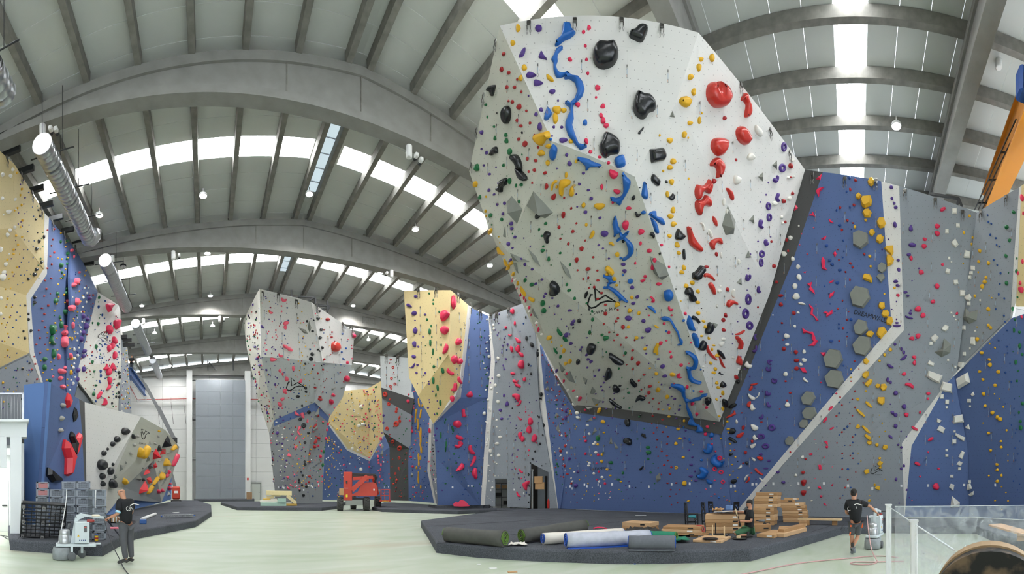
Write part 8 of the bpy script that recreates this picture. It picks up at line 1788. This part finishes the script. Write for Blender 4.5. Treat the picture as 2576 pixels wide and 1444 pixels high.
sheet('green_turf_flap','loose green turf end spread beside the roll',[rp(1690,10.7),rp(1737,10.9),rp(1725,11.6),rp(1660,11.8)],PADH + .08,M_grn,.02,'turf')
sheet('black_membrane','black membrane heaped behind the silver roll',[rp(1560,11.7),rp(1668,11.6),rp(1650,12.3),rp(1585,12.4)],PADH + .2,M_dark,.07,'membrane')
sheet('white_rag','white rag lying between two turf rolls',[rp(1278,10.3),rp(1328,10.3),rp(1320,10.7),rp(1285,10.7)],PADH + .03,M_foamw,.03,'rag')
o = MB().box((0,0,.01),(.55,.08,.02)).build('white_strip',M_wp); o.location = FL(1612,1297,PADH); o.rotation_euler = (0,0,-AZ(1612) + .1); tag(o,'white strip lying on the pad near the wall','strip')
for i,(x,y,w,m,lab) in enumerate(((1240,1431,.17,M_wp,'white paper sleeve lying on the floor'),(1205,1421,.09,M_wp,'crumpled white scrap on the floor'),(1289,1440,.2,cb,'beige board scrap at the bottom edge'),(1597,1420,.05,M_blue,'tiny blue scrap by the pad edge'))):
    o = MB().box((0,0,.012),(w,w * .4,.02),bev=.004).build('floor_scrap',m); o.location = FL(x,y); o.rotation_euler = (0,0,-AZ(x) + .2); tag(o,lab,'scrap')
A = At(2570,1372,PADH); o = MB().bar(P(2503,1320,12.3),P(2620,1352,11.0),.5,.05).build('work_board',mat('board_beech','#c9a27c',rough=.6)); tag(o,'beech board behind the glass at the right edge','board')
for i in range(2):
    o = MB().box((0,0,.06),(.7,.5,.115),bev=.01).build('carton',CBM[i % 3]); o.location = P(2590,YH,11.5); o.location.z = PADH + .12 * i; o.rotation_euler = (0,0,-AZ(2590)); tag(o,'carton under the beech board, %s one' % ('lower','upper')[i],'box','cartons under the beech board')
# ================================================================= glass balustrade
M_gp = mat('post_white','#dfe0e0',rough=.35)
def glass_mat():
    m = bpy.data.materials.new('smeared_glass'); m.use_nodes = True; nt = m.node_tree; L = nt.links
    b = nt.nodes['Principled BSDF']; b.inputs['Base Color'].default_value = (.75,.8,.84,1); b.inputs['Roughness'].default_value = .15
    tr = nt.nodes.new('ShaderNodeBsdfTransparent'); mx = nt.nodes.new('ShaderNodeMixShader'); out = nt.nodes['Material Output']
    tc = nt.nodes.new('ShaderNodeTexCoord'); n = nt.nodes.new('ShaderNodeTexNoise'); n.inputs['Scale'].default_value = 5; n.inputs['Detail'].default_value = 8; n.inputs['Distortion'].default_value = 1.5
    L.new(tc.outputs['Object'],n.inputs['Vector'])
    r = nt.nodes.new('ShaderNodeMapRange'); r.inputs['From Min'].default_value = .45; r.inputs['From Max'].default_value = .75; r.inputs['To Min'].default_value = .10; r.inputs['To Max'].default_value = .36
    L.new(n.outputs['Fac'],r.inputs['Value']); L.new(r.outputs[0],mx.inputs[0]); L.new(tr.outputs[0],mx.inputs[1]); L.new(b.outputs[0],mx.inputs[2]); L.new(mx.outputs[0],out.inputs[0])
    return m
M_gl = glass_mat(); GZ = 1.48
gb = empty('glass_balustrade',(6.38,-.5,0),label='smeared glass balustrade with white posts at the lower right',cat='balustrade')
def gpanel(a,b):
    MB().bar(Vector((a[0],a[1],GZ / 2)) - gb.location,Vector((b[0],b[1],GZ / 2)) - gb.location,.012,GZ - .02).build('glass_pane',M_gl,gb)
    MB().bar(Vector((a[0],a[1],GZ)) - gb.location,Vector((b[0],b[1],GZ)) - gb.location,.01,.008).build('pane_edge',mat('glass_edge','#dfe6e6',rough=.3),gb)
gpanel((6.3,-.5),(3.4,-.47)); gpanel((3.25,-.47),(1.9,-.46)); gpanel((6.38,-.6),(6.2,-3.4))
for (x,y,w) in ((6.38,-.5,.085),(3.32,-.466,.055)):
    MB().box(Vector((x,y,GZ / 2 + .01)) - gb.location,(w,w,GZ + .02),bev=.006).build('post',M_gp,gb); MB().box(Vector((x,y,GZ + .025)) - gb.location,(w * 1.25,w * 1.25,.02)).build('post_cap',M_gp,gb)
m = mat('burnt_wood','#3b3026',rough=.8); nt = m.node_tree; tc = nt.nodes.new('ShaderNodeTexCoord'); n = nt.nodes.new('ShaderNodeTexNoise'); n.inputs['Scale'].default_value = 9; n.inputs['Detail'].default_value = 6; cr_ = nt.nodes.new('ShaderNodeValToRGB')
cr_.color_ramp.elements[0].position = .46; cr_.color_ramp.elements[1].position = .62; cr_.color_ramp.elements[0].color = srgb('#1b1a18'); cr_.color_ramp.elements[1].color = srgb('#6d5a45')
nt.links.new(tc.outputs['Object'],n.inputs['Vector']); nt.links.new(n.outputs['Fac'],cr_.inputs[0]); nt.links.new(cr_.outputs[0],nt.nodes['Principled BSDF'].inputs['Base Color'])
A = At(2492,1524,0,1.8)
rb = empty('rounded_block',(A.loc.x,A.loc.y,0),A.rz,'rounded dark mottled wooden block close by at the lower right corner','block')
zc = A.loc.z
arc = [(.265 * math.cos(a_),zc + .265 * math.sin(a_)) for a_ in [PI * i / 20 for i in range(21)]] + [(-.265,0),(.265,0)]
arc2 = [(x * .975,z if z == 0 else zc + (z - zc) * .965) for x,z in arc]
MB().prism(arc2,-.12,.14,M=Mxz,smooth=False).build('body',m,rb)
MB().prism(arc,.0,.15,M=Mxz,smooth=False).build('pale_rim',mat('rim_beige','#a58a68',rough=.7),rb)
# ================================================================= people
def skin_mesh(name,pts,edges,m,parent,sub=2,root=0):
    me = bpy.data.meshes.new(name); me.from_pydata([p[:3] for p in pts],edges,[])
    o = bpy.data.objects.new(name,me); C.objects.link(o)
    md = o.modifiers.new('s','SKIN'); md.use_smooth_shade = True
    for i,p in enumerate(pts):
        v = me.skin_vertices[0].data[i]; r = p[3]; v.radius = r if isinstance(r,tuple) else (r,r); v.use_root = (i == root)
    o.modifiers.new('d','SUBSURF').levels = sub
    dg = bpy.context.evaluated_depsgraph_get(); dg.update()
    nm = bpy.data.meshes.new_from_object(o.evaluated_get(dg)); nm.name = name
    bpy.data.objects.remove(o)
    for p in nm.polygons: p.use_smooth = True
    nm.materials.clear(); nm.materials.append(m)
    return obj(name,nm,parent)
M_skin = mat('skin','#b9866a',rough=.55); M_tee = mat('tee_black','#17181b',rough=.9,bump=.3,bscale=9); M_tro = mat('trousers_grey','#55565a',rough=.9,noise=.12,nscale=6); M_hair = mat('hair_dark','#1f1a17',rough=.8); M_shoe = mat('shoe_dark','#3a3a38',rough=.7); M_shg = mat('shoe_grey','#7c8188',rough=.7); M_grs = mat('shorts_green','#3f6b4c',rough=.9)
def lerp(a,b,t): return tuple(a[i] + (b[i] - a[i]) * t for i in range(3))
def person(A,lab,J,face,tee,low,low_m,shoe_m,short,hair,beard=False):
    """J: joint name -> (x, y, z) in metres; face: unit direction of the nose"""
    rt = A.root('person',lab,'person')
    f = Vector(face).normalized(); up = (Vector(J['head']) - Vector(J['neck'])).normalized(); sd = f.cross(up).normalized(); up = sd.cross(f).normalized()
    P_ = []; E_ = []
    def add(p,r,link=None):
        P_.append(tuple(p) + (r,))
        if link is not None: E_.append((link,len(P_) - 1))
        return len(P_) - 1
    pel = add(J['pel'],(.14,.11)); ch = add(lerp(J['pel'],J['neck'],.62),(.15,.11),pel); nb = add(J['neck'],.07,ch)
    h0 = add(lerp(J['neck'],J['head'],.5),.068,nb); h1 = add(J['head'],(.092,.105),h0); add(tuple(Vector(J['head']) + up * .075),(.075,.085),h1)
    for s in 'lr':
        a = add(J[s + 'sh'],.058,ch); b = add(lerp(J[s + 'sh'],J[s + 'el'],.5),.048,a); c = add(J[s + 'el'],.042,b); d = add(lerp(J[s + 'el'],J[s + 'ha'],.5),.038,c); w = add(lerp(J[s + 'el'],J[s + 'ha'],.93),.026,d)
        hv = (Vector(J[s + 'ha']) - Vector(J[s + 'el'])).normalized(); pm = add(tuple(Vector(J[s + 'ha']) + hv * .04),(.036,.02),w)
        hip = add(J[s + 'hip'],.085,pel); k0 = add(lerp(J[s + 'hip'],J[s + 'kn'],.5),.075,hip); kn = add(J[s + 'kn'],.055,k0); cf = add(lerp(J[s + 'kn'],J[s + 'an'],.35),.055,kn); an = add(J[s + 'an'],.036,cf)
    body = skin_mesh('body',P_,E_,M_skin,rt)
    H = Vector(J['head'])
    def ball(name,c,rads,m,parent,n=14):
        mb = MB(); Mx = Matrix((sd,f,up)).transposed() @ Matrix.Diagonal(rads)
        prof = [(max(.001,math.sin(PI * i / 9)),-math.cos(PI * i / 9)) for i in range(10)]
        mb.lathe(prof,n,M=Mx,c=c,cap=False); return mb.build(name,m,parent)
    ball('nose',H + f * .098 + up * -.012,(.013,.02,.022),M_skin,body)
    for s in (-1,1):
        ball('ear',H + sd * s * .083 - f * .01 - up * .005,(.012,.024,.034),M_skin,body)
        ball('eye',H + sd * s * .032 + f * .084 + up * .018,(.012,.01,.008),M_hair,body)
        ball('brow',H + sd * s * .033 + f * .088 + up * .036,(.02,.008,.005),M_hair,body)
    ball('mouth',H + f * .088 - up * .055,(.024,.008,.006),mat('lip','#94594c',rough=.5),body)
    if hair == 'full':
        ball('hair',H - f * .016 + up * .05,(.089,.102,.085),M_hair,body); ball('hair_back',H - f * .055 + up * .0,(.078,.05,.075),M_hair,body)
    elif hair == 'short':
        ball('hair',H - f * .022 + up * .052,(.086,.094,.078),M_hair,body); ball('hair_back',H - f * .05 + up * .0,(.08,.048,.06),M_hair,body)
    if beard: ball('beard',H + f * .05 - up * .075,(.055,.05,.04),M_hair,body)
    for s in 'lr':
        hv = (Vector(J[s + 'ha']) - Vector(J[s + 'el'])).normalized(); ac = hv.cross(Vector((0,0,1))); ac = ac.normalized() if ac.length > .1 else Vector((1,0,0)); dn = hv.cross(ac).normalized()
        if dn.z > 0: dn = -dn
        hp = Vector(J[s + 'ha']) + hv * .06
        for k,ln in enumerate((.8,.95,1.0,.85)):
            o_ = hp + ac * (.03 - .02 * k)
            MB().tube([o_,o_ + hv * .035 * ln,o_ + hv * .045 * ln + dn * .03 * ln,o_ + hv * .015 + dn * .05 * ln],[.011,.0105,.0095,.008],7).build('finger',M_skin,body)
        o_ = hp - hv * .03 + ac * .03
        MB().tube([o_,o_ + ac * .02 + hv * .02 + dn * .015,o_ + ac * .01 + hv * .045 + dn * .04],[.013,.012,.009],7).build('thumb',M_skin,body)
    P_ = []; E_ = []
    low_c = add(lerp(J['pel'],J['neck'],-.16),(.21,.155)); mid = add(lerp(J['pel'],J['neck'],.38),(.2,.155),low_c); ch = add(lerp(J['pel'],J['neck'],.7),(.215,.155),mid); add(lerp(J['pel'],J['neck'],.98),.1,ch)
    for s in 'lr':
        a = add(J[s + 'sh'],.1,ch); add(lerp(J[s + 'sh'],J[s + 'el'],.4),.088,a); add(lerp(J[s + 'sh'],J[s + 'el'],.78),.084,len(P_) - 1)
    sh = skin_mesh('t_shirt',P_,E_,tee,rt)
    P_ = []; E_ = []
    w0 = add(tuple(Vector(J['pel']) + Vector((0,0,.06))),(.19,.15))
    for s in 'lr':
        hp = add(J[s + 'hip'],.13,w0); th = add(lerp(J[s + 'hip'],J[s + 'kn'],.5),.1,hp); kn = add(lerp(J[s + 'hip'],J[s + 'kn'],1.0 if not short else .95),.085 if not short else .092,th)
        if not short:
            c = add(lerp(J[s + 'kn'],J[s + 'an'],.5),.076,kn); add(lerp(J[s + 'kn'],J[s + 'an'],.95),.068,c)
    skin_mesh('shorts' if short else 'trousers',P_,E_,low_m,rt)
    for s in 'lr':
        a = Vector(J[s + 'an']); tdir = Vector(J[s + 'toe']) - a; heel = a - Vector((tdir.x,tdir.y,0)).normalized() * .05 + Vector((0,0,-.05))
        sm = skin_mesh('shoe',[tuple(a) + (.05,),tuple(heel) + (.042,),tuple(a + tdir * .5) + ((.048,.045),),tuple(J[s + 'toe']) + ((.042,.03),)],[(0,1),(0,2),(2,3)],shoe_m,rt)
        if short:
            MB().lathe([(.045,-.05),(.045,.05)],12,c=tuple(a + Vector((0,0,.06))),cap=False).build('sock',M_black,rt)
    return rt,sh
def back_print(rt,s,c,w,h,n):
    """white letters and a roof stroke printed on the back of the shirt"""
    vs,fs = text_mesh2d(s,1.0); n = Vector(n).normalized(); u = Vector((0,0,1)).cross(n).normalized(); v = n.cross(u); c = Vector(c)
    me = bpy.data.meshes.new('print'); me.from_pydata([c + u * ((x - .5) * w) + v * (y * h) for x,y in vs],[],fs); me.materials.append(M_tape)
    o = obj('back_print',me,rt)
    pts = [(.05,h * 1.15),(.16 * 1,h * 1.6),(.30,h * 1.25)]
    mb = MB(); q = [c + u * (x - w * .5 + w * .35) + v * z for x,z in pts]
    for a,b in zip(q,q[1:]): mb.bar(a,b,.018,.018)
    mb.build('roof_print',M_tape,rt)
A = At(318,1418,0)
J = dict(pel=(-.0,.0,.96),neck=(-.06,-.02,1.50),head=(-.115,.02,1.65),lsh=(-.16,-.10,1.42),lel=(-.19,-.22,1.17),lha=(-.40,-.12,1.07),rsh=(.11,.06,1.42),rel=(.13,.12,1.16),rha=(-.12,.25,1.06),lhip=(-.07,-.06,.92),lkn=(-.07,-.10,.50),lan=(-.01,-.06,.10),ltoe=(-.21,-.12,.045),rhip=(.07,.05,.92),rkn=(.09,.04,.50),ran=(.12,.10,.10),rtoe=(.02,.16,.045))
m1,sh = person(A,'bald person in black tee and grey trousers steering the left grinder',J,(-.75,.62,-.25),M_tee,None,M_tro,M_shoe,False,None)
back_print(m1,'CdN',(.075,-.155,1.24),.2,.1,(.55,-.83,.1))
MB().tube([(-.2,-.215,1.19),(-.185,-.20,1.23)],.062,10).build('blue_mask',mat('mask_blue','#9fd0e6',rough=.7),m1)
H = Vector(J['head'])
MB().tube([H + Vector((-.09,-.02,.02)),H + Vector((-.02,-.085,.025)),H + Vector((.03,-.07,.02))],.005,5).build('spectacles',M_black,m1)
A = At(2148,1396,0)
J = dict(pel=(.045,.02,.88),neck=(.0,.0,1.46),head=(.005,.04,1.60),lsh=(-.17,.0,1.37),lel=(-.20,.06,1.10),lha=(-.08,.27,1.03),rsh=(.19,.02,1.37),rel=(.43,.10,1.27),rha=(.60,.20,1.10),lhip=(-.04,.0,.84),lkn=(-.05,.05,.47),lan=(-.045,.10,.09),ltoe=(-.02,.27,.04),rhip=(.12,.02,.84),rkn=(.10,.06,.46),ran=(-.03,-.06,.22),rtoe=(.03,.02,.05))
m2,sh = person(A,'dark haired person in black tee and work shorts walking behind the right grinder',J,(.25,.95,-.15),M_tee,None,M_tro,M_shg,True,'full')
back_print(m2,'CdN',(-.05,-.145,1.16),.24,.12,(-.1,-1,.1))
for (x,y,z,h) in ((-.07,-.10,.80,.12),(.22,-.05,.78,.13),(-.1,-.08,.56,.1)): MB().box((x,y,z),(.035,.02,h),Matrix.Rotation(.2,3,'Y'),bev=.005).build('orange_pocket_trim',mat('trim_orange','#e2622b',rough=.7),m2)
A = At(1886,1351,PADH)
J = dict(pel=(-.02,.0,.24),neck=(.01,.0,.80),head=(-.01,-.01,.96),lsh=(.03,-.17,.72),lel=(.05,-.24,.47),lha=(-.24,-.18,.47),rsh=(-.03,.15,.72),rel=(-.2,.22,.70),rha=(-.40,.05,.74),lhip=(-.04,-.09,.22),lkn=(-.45,-.17,.10),lan=(-.05,-.16,.07),ltoe=(.1,-.16,.05),rhip=(-.03,.09,.22),rkn=(-.42,.14,.10),ran=(-.03,.12,.07),rtoe=(.12,.13,.05))
J = {k: (v[0],v[1],v[2] * 1.02) for k,v in J.items()}
m3,sh = person(A,'bearded person in black tee and green shorts kneeling among cartons',J,(-.93,-.15,-.35),M_tee,None,M_grs,M_shoe,True,'short',True)
o = MB().bar(Vector((-.44,-.02,.86)),Vector((-.27,-.2,.33)),.03,.05).build('held_batten',M_st); o.location = A.loc; o.rotation_euler = (0,0,A.rz); tag(o,'black and pale stool leg held by the kneeling person','stool leg')
MB().bar(Vector((-.425,-.045,.84)),Vector((-.30,-.175,.42)),.02,.03).build('pale_face',MATS['pine'],o)
o = MB().lathe([(.05,0),(.2,.012),(.22,.03),(.2,.045)],20).build('balance_disc',M_st); o.location = FL(1861,1357,PADH); o.location.z = PADH; tag(o,'black round disc with wooden blocks before the kneeling person','disc')
o = MB().box((0,0,.03),(.14,.09,.06),bev=.004).build('wood_block',MATS['pine']); o.location = FL(1858,1354,PADH + .04); o.location.z = PADH + .047; tag(o,'small pale wood block on the black disc','block')
A = At(331,936,0,41.5); J = dict(pel=(0,0,.85),neck=(.0,0,1.42),head=(.02,0,1.58),lsh=(-.18,0,1.34),lel=(-.22,-.05,1.08),lha=(-.1,-.2,.98),rsh=(.18,0,1.34),rel=(.22,-.05,1.08),rha=(.1,-.2,.98),lhip=(-.09,0,.82),lkn=(-.09,0,.45),lan=(-.09,0,.1),ltoe=(-.09,-.15,.04),rhip=(.09,0,.82),rkn=(.09,0,.45),ran=(.09,0,.1),rtoe=(.09,-.15,.04))
person(A,'person in dark clothes standing in the raised basket',J,(.3,-.9,-.1),M_tee,None,M_tro,M_shoe,False,'full')
